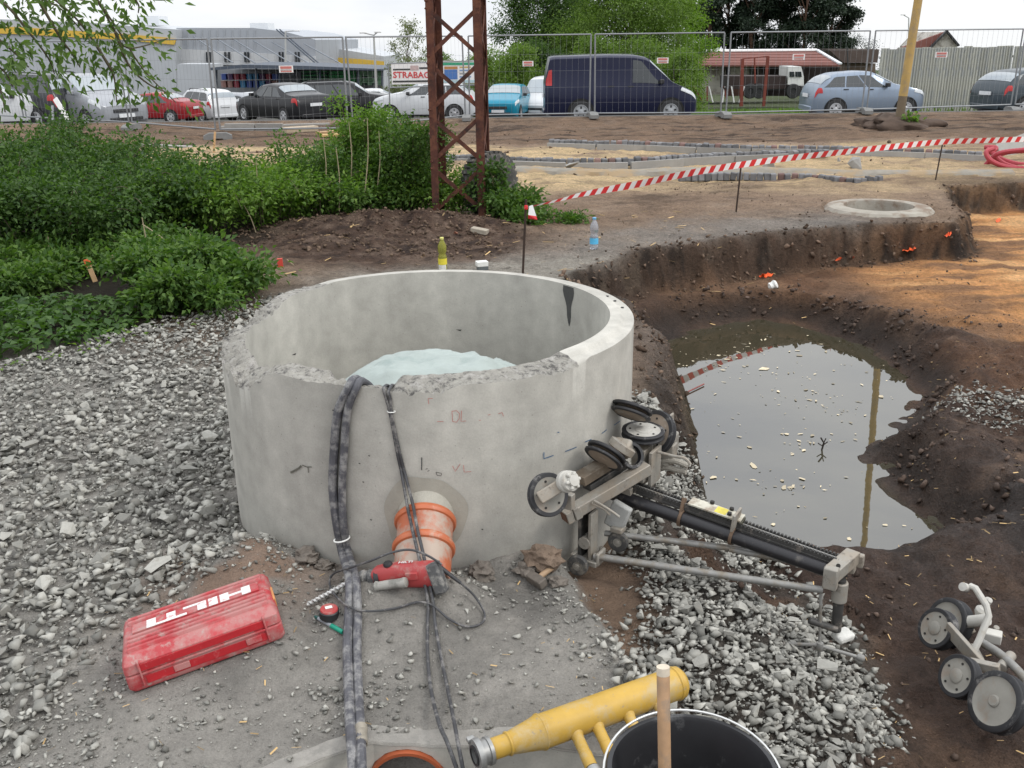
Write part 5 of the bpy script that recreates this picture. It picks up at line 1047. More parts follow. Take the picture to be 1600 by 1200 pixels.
# gear box carrying the wheels
gx_ = SB(1003, 722, 0.32)
bm = MB(); bm.box(SB(1003, 724, 0.32), (0.060, 0.090, 0.155), RS); part(bm, 'gear_box', M_SAW, 0.004)
bm = MB(); bm.box(SB(1023, 728, 0.30), (0.014, 0.10, 0.150), RS); part(bm, 'side_plate', M_SAW, 0.002)
bm = MB(); bm.box(PY(972, 700, 3.52), (0.075, 0.07, 0.055), RS @ Matrix.Rotation(0.5, 3, 'X')); part(bm, 'wheel_bracket', M_SAW, 0.012)
bm = MB(); bm.box(SB(1042, 703, 0.42), (0.075, 0.05, 0.07), RS); part(bm, 'arm_block', M_SAW, 0.006)
bm = MB(); bm.box(SB(1053, 690, 0.46), (0.030, 0.05, 0.085), RS); part(bm, 'arm_block', M_SAW, 0.010)
bm = MB(); bm.box(SB(1048, 660, 0.48), (0.012, 0.05, 0.075), RS); part(bm, 'arm_plate', M_SAW, 0.006)
bm = MB(); bm.tube(spline([SB(1028, 706, 0.30), SB(1050, 712, 0.30), SB(1070, 716, 0.30), SB(1079, 726, 0.30)], 5), [0.006]*16, 8); part(bm, 'lever', M_SAW)
M_SLURRY = mat('slurry_hose', (0.32, 0.295, 0.25), 0.85, var=0.2, scale=20, bump=0.5, bscale=60)
for pts in ([(1030, 722), (1045, 720), (1060, 722), (1075, 728)], [(1028, 733), (1042, 730), (1056, 734), (1072, 737)], [(1026, 726), (1036, 724), (1044, 727)]):
    bm = MB(); bm.tube(spline([SB(x, y, 0.40) for x, y in pts], 5), 0.013, 10); part(bm, 'hydraulic_coupling', M_SLURRY)
for px, py, b_, sz in ((1000, 745, 0.25, (0.05, 0.05, 0.03)), (978, 765, 0.20, (0.06, 0.045, 0.03)), (930, 760, 0.20, (0.05, 0.05, 0.05))):
    bm = MB(); bm.box(SB(px, py, b_), sz, RS); part(bm, 'mount_block', M_SAW, 0.003)
bm = MB(); bm.box(PY(948, 752, 3.52), (0.07, 0.12, 0.04), RS); part(bm, 'dark_block', M_SAWD, 0.004)  # dark block filling the dark area between the beams
# pulley wheels
pulley(PY(856, 773, 3.15), toward(855, 773, math.radians(30), 0.0), 0.080, 0.024, M_DISC, saw, hub=0.30)
bm = MB(); bm.beam(PY(842, 779, 3.09), PY(888, 751, 3.14), 0.046, 0.014, hint=(0.2, -0.9, 0.4)); part(bm, 'wheel_arm', M_SAW, 0.004)
gc = PY(889, 752, 3.12); gn = toward(889, 752, math.radians(38), 0.1)
bm = MB(); bm.lathe([(0, -0.03), (0.036, -0.03), (0.040, -0.024), (0.040, -0.008), (0.034, -0.004), (0.034, 0.004), (0.038, 0.008), (0.036, 0.016), (0.022, 0.018), (0.020, 0.032), (0, 0.034)], gc, gn, 26); part(bm, 'guide_knob', M_DISCW)
Rg = frame(gn)
for i in range(6): t = i*math.pi/3; bm = MB(); bm.box(gc+Rg @ Vector((0.026*math.cos(t), 0.026*math.sin(t), 0.022)), (0.016, 0.012, 0.016), Rg @ Matrix.Rotation(t, 3, 'Z')); part(bm, 'knob_lobe', M_DISCW, 0.004)
bm = MB(); bm.box(PY(890, 783, 3.20), (0.032, 0.03, 0.06), RS); part(bm, 'knob_stem', M_SAW, 0.003)
for i, pts in enumerate(([(928, 782), (950, 795), (968, 808)], [(925, 786), (945, 796), (953, 805)])):
    bm = MB(); bm.tube(spline([SB(x, y, -0.05) for x, y in pts], 4), 0.005, 8); part(bm, 'lever', M_SAW)
def tilt_disc(px, py, b_, n, r, w, face, **k): return pulley(SB(px, py, b_), n, r, w, face, saw, **k)
d_ = toward(945, 713, 0, 0)
def dirn(px, py, ang, elev):                          # disc seen edge-on: long axis at ang in the photo, facing the eye by elev
    d = -Vector(ray(px, py)).normalized(); r_ = Vector(RX); u_ = Vector(UP); r_ = (r_-d*r_.dot(d)).normalized(); u_ = d.cross(r_)
    ax_ = r_*math.cos(ang)+u_*math.sin(ang); pr_ = d.cross(ax_); return (d*math.sin(elev)+pr_*math.cos(elev)).normalized()
n2 = -dirn(944, 716, math.radians(-30), math.radians(-16)); c2 = PY(943, 716, 3.42)
pulley(c2, n2, 0.082, 0.012, M_DISCB, saw, groove=False, hub=0.2, bolts=0); pulley(c2-n2*0.026, n2, 0.082, 0.014, M_DISCB, saw, groove=False, hub=0.2, bolts=0)
bm = MB(); bm.lathe([(0.050, 0), (0.056, 0.004), (0.056, 0.030), (0.045, 0.034), (0, 0.034)], PY(968, 704, 3.50), -n2*0.6+EZv*0.4+EX*0.3, 26); part(bm, 'wheel_guard', M_SAW)
bm = MB(); bm.lathe([(0.040, -0.012), (0.052, -0.012), (0.056, 0.0), (0.052, 0.012), (0.040, 0.012)], PY(986, 712, 3.50), (0.45, -0.75, 0.45), 30); part(bm, 'pulley', M_RIMR)
c4 = SB(1024, 676, 0.42); pulley(c4, toward(1024, 676, math.radians(-34), math.radians(8)), 0.094, 0.030, M_DISCB, saw, hub=0.3)
c3 = SB(1005, 676, 0.345); pulley(c3, (0.02, -0.05, 1), 0.088, 0.030, M_DISCW, saw, hub=0.38)
n5 = -dirn(990, 648, math.radians(-18), math.radians(-12)); c5 = PY(985, 647, 3.66); pulley(c5, n5, 0.085, 0.012, M_DISCB, saw, groove=False, hub=0.2, bolts=0); pulley(c5-n5*0.026, n5, 0.085, 0.014, M_DISCB, saw, groove=False, hub=0.2, bolts=0)
bm = MB(); bm.box(SB(966, 806, 0.12), (0.085, 0.03, 0.12), RS @ Matrix.Rotation(0.35, 3, 'Y')); o = bm.build('concrete_chunk', mat('broken_block', (0.40, 0.40, 0.38), 0.9, var=0.12, scale=14, bump=0.3), None, bevel=0.008); tag(o, 'pale broken concrete chunk lying behind the wire saw post', 'concrete chunk')

# ================================================================== SECOND PULLEY SET, at the lower right in the mud
base2 = PG(1520, 1130, 0.0)
ps = thing('pulley_carriage', 'grey pulley carriage with four wheels standing in the dark mud', 'pulley carriage', base2)
def U(px, py, y): return PY(px, py, y)
yaw2 = lambda px, py, deg: toward(px, py, math.radians(deg), math.radians(4))
pB = U(1484, 973, 3.42); pA = U(1466, 983, 3.26); pC = U(1500, 1058, 2.98); pD = U(1560, 1098, 2.80)
pulley(pB, yaw2(1484, 973, -42), 0.100, 0.052, M_DISC, ps, hub=0.25, bolts=0)
pulley(pA, yaw2(1466, 983, -40), 0.080, 0.046, M_DISC, ps, hub=0.34)
pulley(pC, yaw2(1500, 1058, -40), 0.080, 0.044, M_DISC, ps, hub=0.34)
pulley(pD, yaw2(1560, 1098, -38), 0.107, 0.050, M_DISC, ps, hub=0.20, bolts=0)
bm = MB(); bm.beam(U(1480, 980, 3.22), U(1533, 1040, 3.02), 0.018, 0.055); part(bm, 'swing_arm', M_SAW, 0.003, par=ps)
bm = MB(); bm.beam(U(1515, 1036, 3.02), U(1562, 1046, 2.96), 0.03, 0.035); part(bm, 'swing_arm', M_SAW, 0.003, par=ps)
bm = MB(); bm.tube([U(1518, 1024, 3.08), U(1530, 1000, 3.10), U(1545, 962, 3.14), U(1541, 946, 3.16), U(1524, 919, 3.22), U(1516, 916, 3.24)], [0.013]*6, 10); part(bm, 'crank', M_DISCW, par=ps)
bm = MB(); bm.lathe([(0, -0.014), (0.014, -0.014), (0.017, -0.009), (0.017, 0.018), (0, 0.020)], U(1508, 918, 3.24), yaw2(1508, 918, -30), 18); part(bm, 'crank_grip', M_DISCW, par=ps)
bm = MB(); bm.cyl(U(1510, 972, 3.36), U(1545, 968, 3.30), 0.024, n=16); part(bm, 'axle_housing', M_DISCW, 0.004, par=ps)
bm = MB(); bm.cyl(U(1500, 960, 3.40), U(1520, 990, 3.34), 0.015, n=12); part(bm, 'brace', M_SAW, 0.002, par=ps)
bm = MB(); bm.lathe([(0, -0.02), (0.018, -0.02), (0.024, -0.006), (0.024, 0.01), (0.014, 0.022), (0, 0.024)], U(1533, 955, 3.36), (0.1, -0.3, 1), 18); part(bm, 'locking_knob', M_DISCW, par=ps)
bm = MB(); bm.lathe([(0, -0.014), (0.014, -0.012), (0.017, 0.0), (0.010, 0.014), (0, 0.015)], U(1544, 939, 3.36), (0.2, -0.6, 0.6), 16); part(bm, 'locking_knob', M_DISCW, par=ps)
bm = MB(); bm.box(U(1550, 994, 3.26), (0.07, 0.05, 0.042), Matrix.Rotation(-0.5, 3, 'Z')); part(bm, 'slide_block', M_DISCW, 0.005, par=ps)
bm = MB(); bm.lathe([(0, -0.012), (0.012, -0.012), (0.012, 0.012), (0, 0.012)], U(1556, 983, 3.30), (0, -0.3, 1), 12); part(bm, 'set_screw', M_SAW, 0.003, par=ps)
bm = MB(); bm.tube(spline([U(1534, 1004, 3.2), U(1560, 1020, 3.1), U(1585, 1042, 3.0), U(1606, 1066, 2.9)], 4), 0.016, 12); part(bm, 'steel_tube', M_ROD, par=ps)
bm = MB(); bm.cyl(U(1564, 1044, 3.02), U(1580, 1024, 3.1), 0.020, n=14); part(bm, 'tube_clamp', M_SAW, 0.003, par=ps)
bm = MB(); bm.cyl(pC, U(1535, 1058, 3.0), 0.016, n=12); part(bm, 'axle', M_SAW, par=ps)
bm = MB(); bm.cyl(pD, U(1600, 1085, 2.9), 0.018, n=12); part(bm, 'axle', M_SAW, par=ps)
bm = MB(); bm.beam(U(1520, 1010, 3.2), U(1535, 1038, 3.1), 0.02, 0.03); part(bm, 'brace', M_SAW, 0.002, par=ps)
bm = MB(); bm.cyl(U(1530, 1078, 2.9), U(1538, 1068, 2.95), 0.010, n=10); part(bm, 'set_screw', M_SAW, par=ps)
# ================================================================== LEAVES
def leaf_verts(P0, D, N, Ls, Ws, fold=0.25):            # arrays: base point, direction, normal, length, width
    D = D/np.linalg.norm(D, axis=1, keepdims=True); S_ = np.cross(D, N); S_ /= (np.linalg.norm(S_, axis=1, keepdims=True)+1e-9); N2 = np.cross(S_, D)
    L = Ls[:, None]; Wd = Ws[:, None]
    a = P0; b_ = P0+D*L*0.42+S_*Wd*0.5+N2*Wd*fold; c = P0+D*L-N2*L*0.12; d = P0+D*L*0.42-S_*Wd*0.5+N2*Wd*fold
    V = np.stack([a, b_, c, d], 1).reshape(-1, 3); k = np.arange(len(P0))*4
    return V, np.concatenate([np.stack([k, k+1, k+2], 1), np.stack([k, k+2, k+3], 1)])
def rand_dirs(n, up=0.2, spread=1.0):
    v = rng.normal(0, 1, (n, 3))*np.array([spread, spread, 0.6])+np.array([0, 0, up]); return v/np.linalg.norm(v, axis=1, keepdims=True)
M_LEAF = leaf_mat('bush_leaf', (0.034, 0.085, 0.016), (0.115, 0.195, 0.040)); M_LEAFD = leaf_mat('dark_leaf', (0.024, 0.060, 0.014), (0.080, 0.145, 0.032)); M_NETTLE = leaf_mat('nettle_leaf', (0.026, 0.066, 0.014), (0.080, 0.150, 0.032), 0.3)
M_BRIGHT = leaf_mat('fresh_leaf', (0.065, 0.14, 0.02), (0.17, 0.27, 0.05), 0.4); M_LIGHT = leaf_mat('young_leaf', (0.095, 0.17, 0.03), (0.17, 0.25, 0.055), 0.45); M_STEM = mat('stem', (0.10, 0.085, 0.05), 0.85, var=0.25, scale=30); M_DRY = mat('dry_stalk', (0.34, 0.28, 0.18), 0.85, var=0.2, scale=30)
def bush(name, lab, cat, x, y, h, r, nst, nleaf, lm, ls=(0.028, 0.066), group=None, wide=0.55, droop=0.3, stems=True, top=None):
    z0 = hgt(x, y); t_ = thing(name, lab, cat, (x, y, z0), 0, group); P0 = []; D = []; bm = MB()
    for i in range(nst):
        a = random.uniform(0, 6.28); q = r*math.sqrt(random.random())*0.55; b0 = Vector((x+q*math.cos(a), y+q*math.sin(a), z0-0.02)); hh = h*random.uniform(0.55, 1.08); out = r*random.uniform(0.2, 0.7)
        p1 = b0+Vector((math.cos(a)*out*0.35, math.sin(a)*out*0.35, hh*0.6)); p2 = b0+Vector((math.cos(a)*out, math.sin(a)*out, hh*random.uniform(0.85, 1.0)))
        pts = spline([b0, p1, p2, p2+Vector((math.cos(a)*out*0.4, math.sin(a)*out*0.4, -hh*droop*random.random()))], 4)
        if stems and i % 2 == 0: bm.tube(pts, [0.007*(1-0.7*k/len(pts)) for k in range(len(pts))], 4, caps=False)
        m_ = len(pts); k = int(nleaf/nst)
        u = rng.beta(1.7, 1.1, k)*(m_-1.001); i0 = u.astype(int); f = (u-i0)[:, None]; A = np.array([list(p) for p in pts]); pp = A[i0]*(1-f)+A[i0+1]*f
        off = rng.normal(0, 1, (k, 3))*np.array([0.10, 0.10, 0.06])*(0.5+r*0.9); P0.append(pp+off); D.append(off/np.linalg.norm(off, axis=1, keepdims=True)+rng.normal(0, 0.5, (k, 3))+np.array([0, 0, 0.05]))
    P0 = np.concatenate(P0); D = np.concatenate(D); keep = P0[:, 2] > z0+0.01; P0 = P0[keep]; D = D[keep]; n = len(P0)
    Nn = rng.normal(0, 0.55, (n, 3))+np.array([0, 0, 1.0]); L = rng.uniform(ls[0], ls[1], n); V, Fq = leaf_verts(P0, D, Nn, L, L*rng.uniform(0.45, 0.7, n))
    if stems and bm.v: bm.build('stem', M_STEM, t_, True, smooth=0)
    link_mesh('foliage', np_mesh('foliage', V, Fq), lm, t_, True); return t_
XP = lambda px, d: (px-800)/F*(d*math.cos(TH)+1.2*math.sin(TH))*1.0
tall = [(-20, 11.5, .98, .75), (70, 12.2, .95, .8), (150, 11.0, .85, .7), (215, 12.2, .66, .6), (290, 11.6, .46, .55), (350, 12.2, .40, .5), (405, 11.8, .46, .5), (460, 12.2, .62, .5), (515, 11.9, .85, .5), (566, 12.4, 1.30, .36), (610, 12.2, .95, .42), (643, 11.7, 1.10, .32), (655, 12.9, .85, .4)]
labs = ['leafy green bush at the far left under the overhanging branch', 'tall leafy bush in front of the dark car, under the branch', 'dense green bush whose top touches the foot of the silver car', 'bush with rounded top standing below the fence, before the pale sand', 'low spreading bush before the pale sand strip, left of the thin wooden stake', 'bush behind the thin wooden stake on the pale sand', 'low open bush right of the thin wooden stake', 'bush below the black saloon car, with open leafy twigs', 'bush in front of the black car and the low kerb boards', 'tallest young shrub, reaching up before the dark car with pale leaves on top', 'bush between the tallest shrub and the rusty tower', 'leafy shrub touching the left leg of the rusty tower', 'shrub growing behind the left legs of the rusty tower']
for (px, d, h, r), lab in zip(tall, labs):
    bush('bush', lab, 'bush', XP(px, d), d, h, r, 26, int(1400+9500*r*h), random.choice([M_LEAF, M_BRIGHT, M_LEAFD]), group='bushes along the site edge')
mid = [(-10, 9.6, .8, .7), (75, 9.3, .75, .7), (160, 9.8, .72, .7), (245, 10.2, .75, .65), (325, 10.4, .66, .6), (405, 10.9, .62, .55), (485, 11.3, .58, .5), (560, 11.5, .55, .5), (625, 11.5, .5, .45), (700, 11.6, .45, .4)]
labs2 = ['shaded dark bush at the left picture edge, behind the nettles', 'shaded dark bush in the hollow behind the nettles, left of the leaning stake', 'dark bush directly behind the leaning stake with the orange top', 'dark bush above the cut branches and stones', 'dark bush at the left end of the brown soil heap', 'leafy bush just behind the left half of the brown soil heap', 'leafy bush just behind the middle of the brown soil heap', 'low bush behind the right half of the brown soil heap', 'low bush left of the foot of the rusty tower', 'low bush between the two front legs of the rusty tower']
for (px, d, h, r), lab in zip(mid, labs2):
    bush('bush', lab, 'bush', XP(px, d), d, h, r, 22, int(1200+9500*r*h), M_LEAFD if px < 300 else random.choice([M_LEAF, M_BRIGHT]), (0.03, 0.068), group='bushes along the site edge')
low = [(-20, 8.2, .2, .5, 'lowest dark leafy clump at the picture edge just behind the nettles'), (45, 8.3, .2, .45, 'dark leafy clump just behind the nettles, left of the leaning stake'), (30, 8.7, .22, .5, 'low dark leafy clump in the hollow at the left picture edge'), (90, 8.9, .22, .45, 'low dark leafy clump just left of the leaning stake'), (190, 9.2, .26, .4, 'low dark leafy clump behind the split branch in the hollow'), (338, 7.9, .34, .32, 'low leafy bush touching the gravel, just left of the concrete ring'), (262, 8.0, .42, .36, 'low bush with dry stalks in front of the cut branches'), (300, 7.6, .36, .4, 'low clump of leaves at the gravel edge, beside the low bush with dry stalks'), (790, 11.3, .28, .30, 'low weeds at the foot of the black tyre'), (835, 10.9, .12, .16, 'small green weed on the bare soil behind the tape stake'), (900, 11.0, .07, .1, 'tiny green weed on bare soil right of the tape stake')]
for px, d, h, r, lab in low: bush('weed_clump' if h < .3 else 'bush', lab, 'weeds' if h < .3 else 'bush', XP(px, d), d, h, r, 14, int(15000*r*h*2+350), M_LEAF, (0.03, 0.075), group=None)
# nettles: leaves nobody could count
n = 22000; x = rng.uniform(-7.5, -2.0, n); y = rng.uniform(5.6, 9.6, n)
edge = poly_sd(x, y, [(-8, 5.0), (-4.4, 5.75), (-3.4, 6.15), (-2.75, 6.95), (-2.2, 7.6), (-2.4, 7.8), (-3.0, 7.6), (-4.2, 7.6), (-8, 7.7)])+0.12*fbm(x, y, 2, 3, 701)
k = edge > 0; x = x[k]; y = y[k]; e = edge[k]; hcap = (0.13+0.20*sstep(0, 0.6, e))*(0.75+0.45*fbm(x, y, 1.3, 3, 702)); z = height(x, y)+hcap*rng.beta(2.2, 1.0, len(x))
L = 0.035+0.075*rng.uniform(0, 1, len(x))**1.3; D = rng.normal(0, 1, (len(x), 3))*np.array([1, 1, 0.25])-np.array([0, 0.15, 0.25]); V, Fq = leaf_verts(np.stack([x, y, z], 1), D, rng.normal(0, 0.35, (len(x), 3))+np.array([0, 0, 1.0]), L, L*rng.uniform(0.45, 0.65, len(x)))
o = link_mesh('nettles', np_mesh('nettles', V, Fq), M_NETTLE); tag(o, 'dense carpet of bright green nettles along the gravel edge', 'nettles', kind='stuff')
n = 900; x = rng.uniform(-4.2, -1.6, n); y = rng.uniform(5.2, 7.9, n); k = np.abs(poly_sd(x, y, G_LEFT)-0.12+0.25*fbm(x, y, 2, 3, 707)) < 0.13; x = x[k]; y = y[k]; L = rng.uniform(0.025, 0.06, len(x))
V, Fq = leaf_verts(np.stack([x, y, height(x, y)+rng.uniform(0.02, 0.07, len(x))], 1), rng.normal(0, 1, (len(x), 3))*np.array([1, 1, .3]), rng.normal(0, 0.4, (len(x), 3))+np.array([0, 0, 1.0]), L, L*0.6)
o = link_mesh('sprouting_weeds', np_mesh('sprouting_weeds', V, Fq), M_LIGHT); tag(o, 'small weeds sprouting through the edge of the gravel', 'weeds', kind='stuff')
# dry stalks standing in the bushes
stk = [((222, 340), (232, 435), 8.2), ((222, 350), (272, 388), 8.4), ((290, 355), (318, 412), 8.6), ((375, 310), (402, 370), 10.2), ((505, 215), (508, 300), 11.2), ((525, 230), (530, 330), 11.0), ((545, 190), (548, 290), 11.4), ((574, 185), (570, 300), 11.2), ((592, 205), (590, 290), 11.4), ((217, 400), (236, 445), 7.9), ((75, 370), (72, 400), 8.8), ((400, 250), (399, 340), 10.6), ((448, 405), (486, 445), 8.8)]
stlab = ['long pale stalk rising from the cut branches, bent at its tip', 'pale stalk leaning right from the tip of the long bent one', 'dry stalk leaning right at the left end of the brown soil heap', 'dry stalk slanting down to the brown soil heap from the bushes', 'pale stalk left of the tallest shrub, its top above the sand edge', 'pale stalk just right of the one left of the tallest shrub', 'tall pale stalk in front of the stem of the tallest shrub', 'tall pale stalk at the right side of the tallest shrub', 'pale stalk between the tallest shrub and the tower', 'short pale stalk by the cut branches, below the long bent one', 'short dry stalk in the dark bushes at the left', 'upright dry stalk over the middle of the left bushes', 'thin dry stalk lying against the rim before the soil heap']
for i, (a, b_, d) in enumerate(stk):
    s_ = thing('dry_stalk', stlab[i], 'dry stalk', PY(*b_, d), 0, 'dry stalks among the bushes'); bm = MB(); m_ = PY((a[0]+b_[0])/2+3, (a[1]+b_[1])/2, d-0.03); bm.tube(spline([PY(*b_, d), m_, PY(*a, d-0.05)], 4), [0.007, 0.0068, 0.0066, 0.0064, 0.006, 0.0056, 0.005, 0.0045, 0.004], 5); bm.build('stalk', M_DRY, s_, True)
# cut branches and stones in the hollow left of the soil heap
for i, (a, b_, d, r_) in enumerate([((172, 402), (206, 400), 8.5, .022), ((222, 412), (240, 420), 8.3, .03), ((235, 425), (262, 412), 8.3, .018), ((205, 436), (262, 428), 8.1, .014)]):
    s_ = thing('cut_branch', ['pale split branch end lying in the hollow behind the nettles', 'short pale log stub beside the split branch in the hollow', 'thin bare branch lying over the log stub', 'brown bare branch lying below the log stub'][i], 'branch', PY(*a, d)); bm = MB(); bm.cyl(PY(*a, d), PY(*b_, d-0.1), r_, r_*0.8, n=9); bm.build('branch_wood', mat('cut_wood', (0.42, 0.28, 0.15) if i < 3 else (0.14, 0.09, 0.06), 0.85, var=0.3, scale=20), s_, True)
for i, (px, py, sz, lab) in enumerate([(165, 430, 0.11, 'grey stone lying under the leaning stake'), (195, 420, 0.09, 'grey stone beneath the split branch in the hollow'), (375, 390, 0.07, 'pale grey stone on the left end of the brown soil heap'), (893, 264, 0.26, 'angular grey rock in front of the long kerb board'), (1206, 264, 0.36, 'broad grey rock lying on the fresh concrete strip'), (1338, 262, 0.36, 'rounded grey rock beside the red conduits'), (1310, 252, 0.12, 'small pale stone on the sand between the kerbs'), (870, 344, 0.07, 'reddish brick lump on the bare soil behind the tape stake'), (712, 366, 0.07, 'reddish lump at the foot of the weeds near the tower')]):
    p = PG(px, py); o = bpy.data.objects.new('rock', ROCKS[i].copy()); COL.objects.link(o); o.data.materials.clear(); o.data.materials.append(mat('rock_face', (0.27, 0.26, 0.24) if i < 7 else (0.24, 0.10, 0.06), 0.9, var=0.2, scale=3, bump=0.5, bscale=8)); o.location = p+Vector((0, 0, sz*0.2)); o.scale = (sz*1.3, sz, sz*1.1); o.rotation_euler = (0.2, 0.1*i, i); tag(o, lab, 'rock')
for i, (a, b_, w) in enumerate([((737, 358), (762, 363), .10)]):
    s_ = thing('timber_offcut', 'pale flat slab end beside the right leg of the tower', 'slab piece', PG(750, 361)); bm = MB(); bm.beam(PG(*a, 0.02), PG(*b_, 0.02), w, 0.05); bm.build('slab', mat('pale_slab', (0.34, 0.30, 0.24), 0.9, var=0.2, scale=20, bump=0.4), s_, True, bevel=0.006)

# ================================================================== RUSTY LATTICE TOWER
M_RUST = mat('rust', (0.085, 0.028, 0.018), 0.85, 0.1, var=0.3, scale=5, dirt=[((0.14, 0.052, 0.028), 0.3, 9), ((0.035, 0.016, 0.013), 0.2, 4)], bump=0.3, bscale=50)
tA = PG(679, 333); tB = PG(757, 340); tB.y = tA.y = (tA.y+tB.y)/2; tdir = (tB-tA); tdir.z = 0; TWd = tdir.length; tdir.normalize(); tnor = Vector((-tdir.y, tdir.x, 0)); tz = min(tA.z, tB.z)-0.05
tnor = (tnor+tdir*0.10).normalized()
tower = thing('lattice_tower', 'rusty steel lattice tower rising out of the frame behind the ring', 'pylon', (tA+tB)/2)
TH_ = 7.5; corners = [tA, tB, tB+tnor*TWd*0.95, tA+tnor*TWd*0.95]; tctr = sum(corners, Vector())/4
def leg_at(i, z): c = corners[i]; k = 1-0.012*z; return Vector((tctr.x+(c.x-tctr.x)*k, tctr.y+(c.y-tctr.y)*k, z+tz))
for i in range(4):
    sx = 1 if i in (0, 3) else -1; sy = 1 if i in (0, 1) else -1
    for (u, v) in ((tdir*sx, tnor*sy),):
        bm = MB(); a, b_ = leg_at(i, 0), leg_at(i, TH_); bm.beam(a+u*0.04, b_+u*0.04, 0.08, 0.012, hint=v); bm.beam(a+v*0.046, b_+v*0.046, 0.08, 0.012, hint=u); bm.build('leg', M_RUST, tower, True)
ph = 0.56; off = 0.10
for f in (0, 1, 3):
    i, j = f, (f+1) % 4; nn = (leg_at(j, 0)-leg_at(i, 0)).cross(Vector((0, 0, 1))).normalized()
    for k in range(13):
        z0 = off+k*ph; z1 = z0+ph*0.92
        for (za, zb2, s_) in ((z0, z1, 0.006), (z1, z0, -0.006)):
            bm = MB(); bm.beam(leg_at(i, za)-nn*0.016+nn*s_, leg_at(j, zb2)-nn*0.016+nn*s_, 0.045, 0.008, hint=nn); bm.build('brace', M_RUST, tower, True)
# black tyre overgrown with leaves
tp_ = PY(772, 292, 11.5); ty = thing('truck_tyre', 'old black tyre standing beside the tower, half covered with leaves', 'tyre', (tp_.x, tp_.y, hgt(tp_.x, tp_.y))); ax_ = Vector((0.75, -0.66, 0.05)).normalized(); cT = Vector((tp_.x-0.05, tp_.y, hgt(tp_.x, tp_.y)+0.36))
bm = MB(); bm.lathe([(0.19, -0.10), (0.30, -0.135), (0.35, -0.12), (0.365, 0), (0.35, 0.12), (0.30, 0.135), (0.19, 0.10), (0.17, 0), (0.19, -0.10)], cT, ax_, 40); bm.build('tyre_carcass', M_TYRE, ty, True)
Rt = frame(ax_)
for k in range(30):
    for s_ in (-1, 1):
        t = 2*math.pi*(k+0.25*s_)/30; bm = MB(); bm.box(cT+Rt @ Vector((0.366*math.cos(t), 0.366*math.sin(t), 0.065*s_)), (0.03, 0.045, 0.10), Rt @ Matrix.Rotation(t, 3, 'Z')); bm.build('tread_block', M_TYRE, ty, True)
bush('bush', 'leafy sprig climbing over the black tyre and right leg of the tower', 'bush', tp_.x-0.14, tp_.y-0.20, 0.62, 0.22, 14, 1100, M_LEAFD, (0.04, 0.08))
# wooden survey pegs, rebar stakes and tape
M_PEG = mat('peg_wood', (0.50, 0.32, 0.17), 0.75, var=0.2, scale=30); M_PEGR = mat('peg_red_paint', (0.55, 0.06, 0.04), 0.6, var=0.15, scale=40); M_PEGO = mat('peg_orange_paint', (0.65, 0.12, 0.03), 0.6, var=0.1)
for (a, b_, d, lab, pm, w) in (((135, 406), (149, 440), 8.15, 'leaning wooden peg with an orange red top in the nettles', M_PEGO, .035), ((437, 405), (443, 452), 8.75, 'upright wooden peg with a red top before the soil heap', M_PEGR, .040), ((336, 206), (334, 240), 19.5, 'thin upright wooden stake on the pale sand below the fence', None, .04)):
    s_ = thing('survey_stake', lab, 'peg', PY(*b_, d)); pa_, pb_ = PY(*b_, d), PY(*a, d); bm = MB(); bm.beam(pa_, pb_, w, w*0.8, hint=(0.2, -1, 0)); bm.build('peg_shaft', M_PEG, s_, True)
    if pm: bm = MB(); bm.beam(pa_.lerp(pb_, 0.74), pb_.lerp(pa_, -0.02), w*1.1+0.004, w*0.8+0.006, hint=(0.2, -1, 0)); bm.build('painted_top', pm, s_, True)
M_REBAR = mat('rebar', (0.045, 0.028, 0.02), 0.8, 0.2, var=0.3, scale=40)
g1 = P(815, 430, 0.0); g2 = PG(1150, 331); g3 = PG(1461, 281)
D1, D2, D3 = g1.y, g2.y, g3.y
for (a, b_, d, lab) in (((822, 312), (815, 432), D1, 'rebar stake with the knotted tape end behind the concrete ring'), ((1158, 258), (1149, 332), D2, 'rebar stake holding the middle of the warning tape'), ((1474, 218), (1460, 283), D3, 'rebar stake holding the warning tape near the red conduits'), ((1700, 213), (1696, 250), D3+1.6, 'rebar stake at the outer end of the warning tape')):
    s_ = thing('rebar_stake', lab, 'stake', PY(*b_, d)); bm = MB(); bm.tube([PY(*b_, d)-Vector((0, 0, 0.2)), PY(*a, d)], 0.0105, 8); bm.build('rebar', M_REBAR, s_, True)
tpx = [(822, 324), (850, 318), (880, 311), (905, 304.5), (950, 296), (1000, 287), (1050, 276), (1100, 266.5), (1157, 257.5), (1220, 248.5), (1300, 239.5), (1400, 228.5), (1476, 221.5), (1540, 219.5), (1600, 217.5), (1700, 215)]
dep = lambda px: float(np.interp(px, [820, 1157, 1475, 1700], [D1-0.05, D2-0.05, D3-0.05, D3+1.6]))
tape = thing('warning_tape', 'red and white striped warning tape strung between the rebar stakes', 'tape', PY(822, 324, D1))
tp3 = spline([PY(a, b_, dep(a)) for a, b_ in tpx], 12); seg = [0.0]
for i in range(1, len(tp3)): seg.append(seg[-1]+(tp3[i]-tp3[i-1]).length)
TL = seg[-1]; ns = int(TL/0.052); vs = []; fs = []; mi_ = []
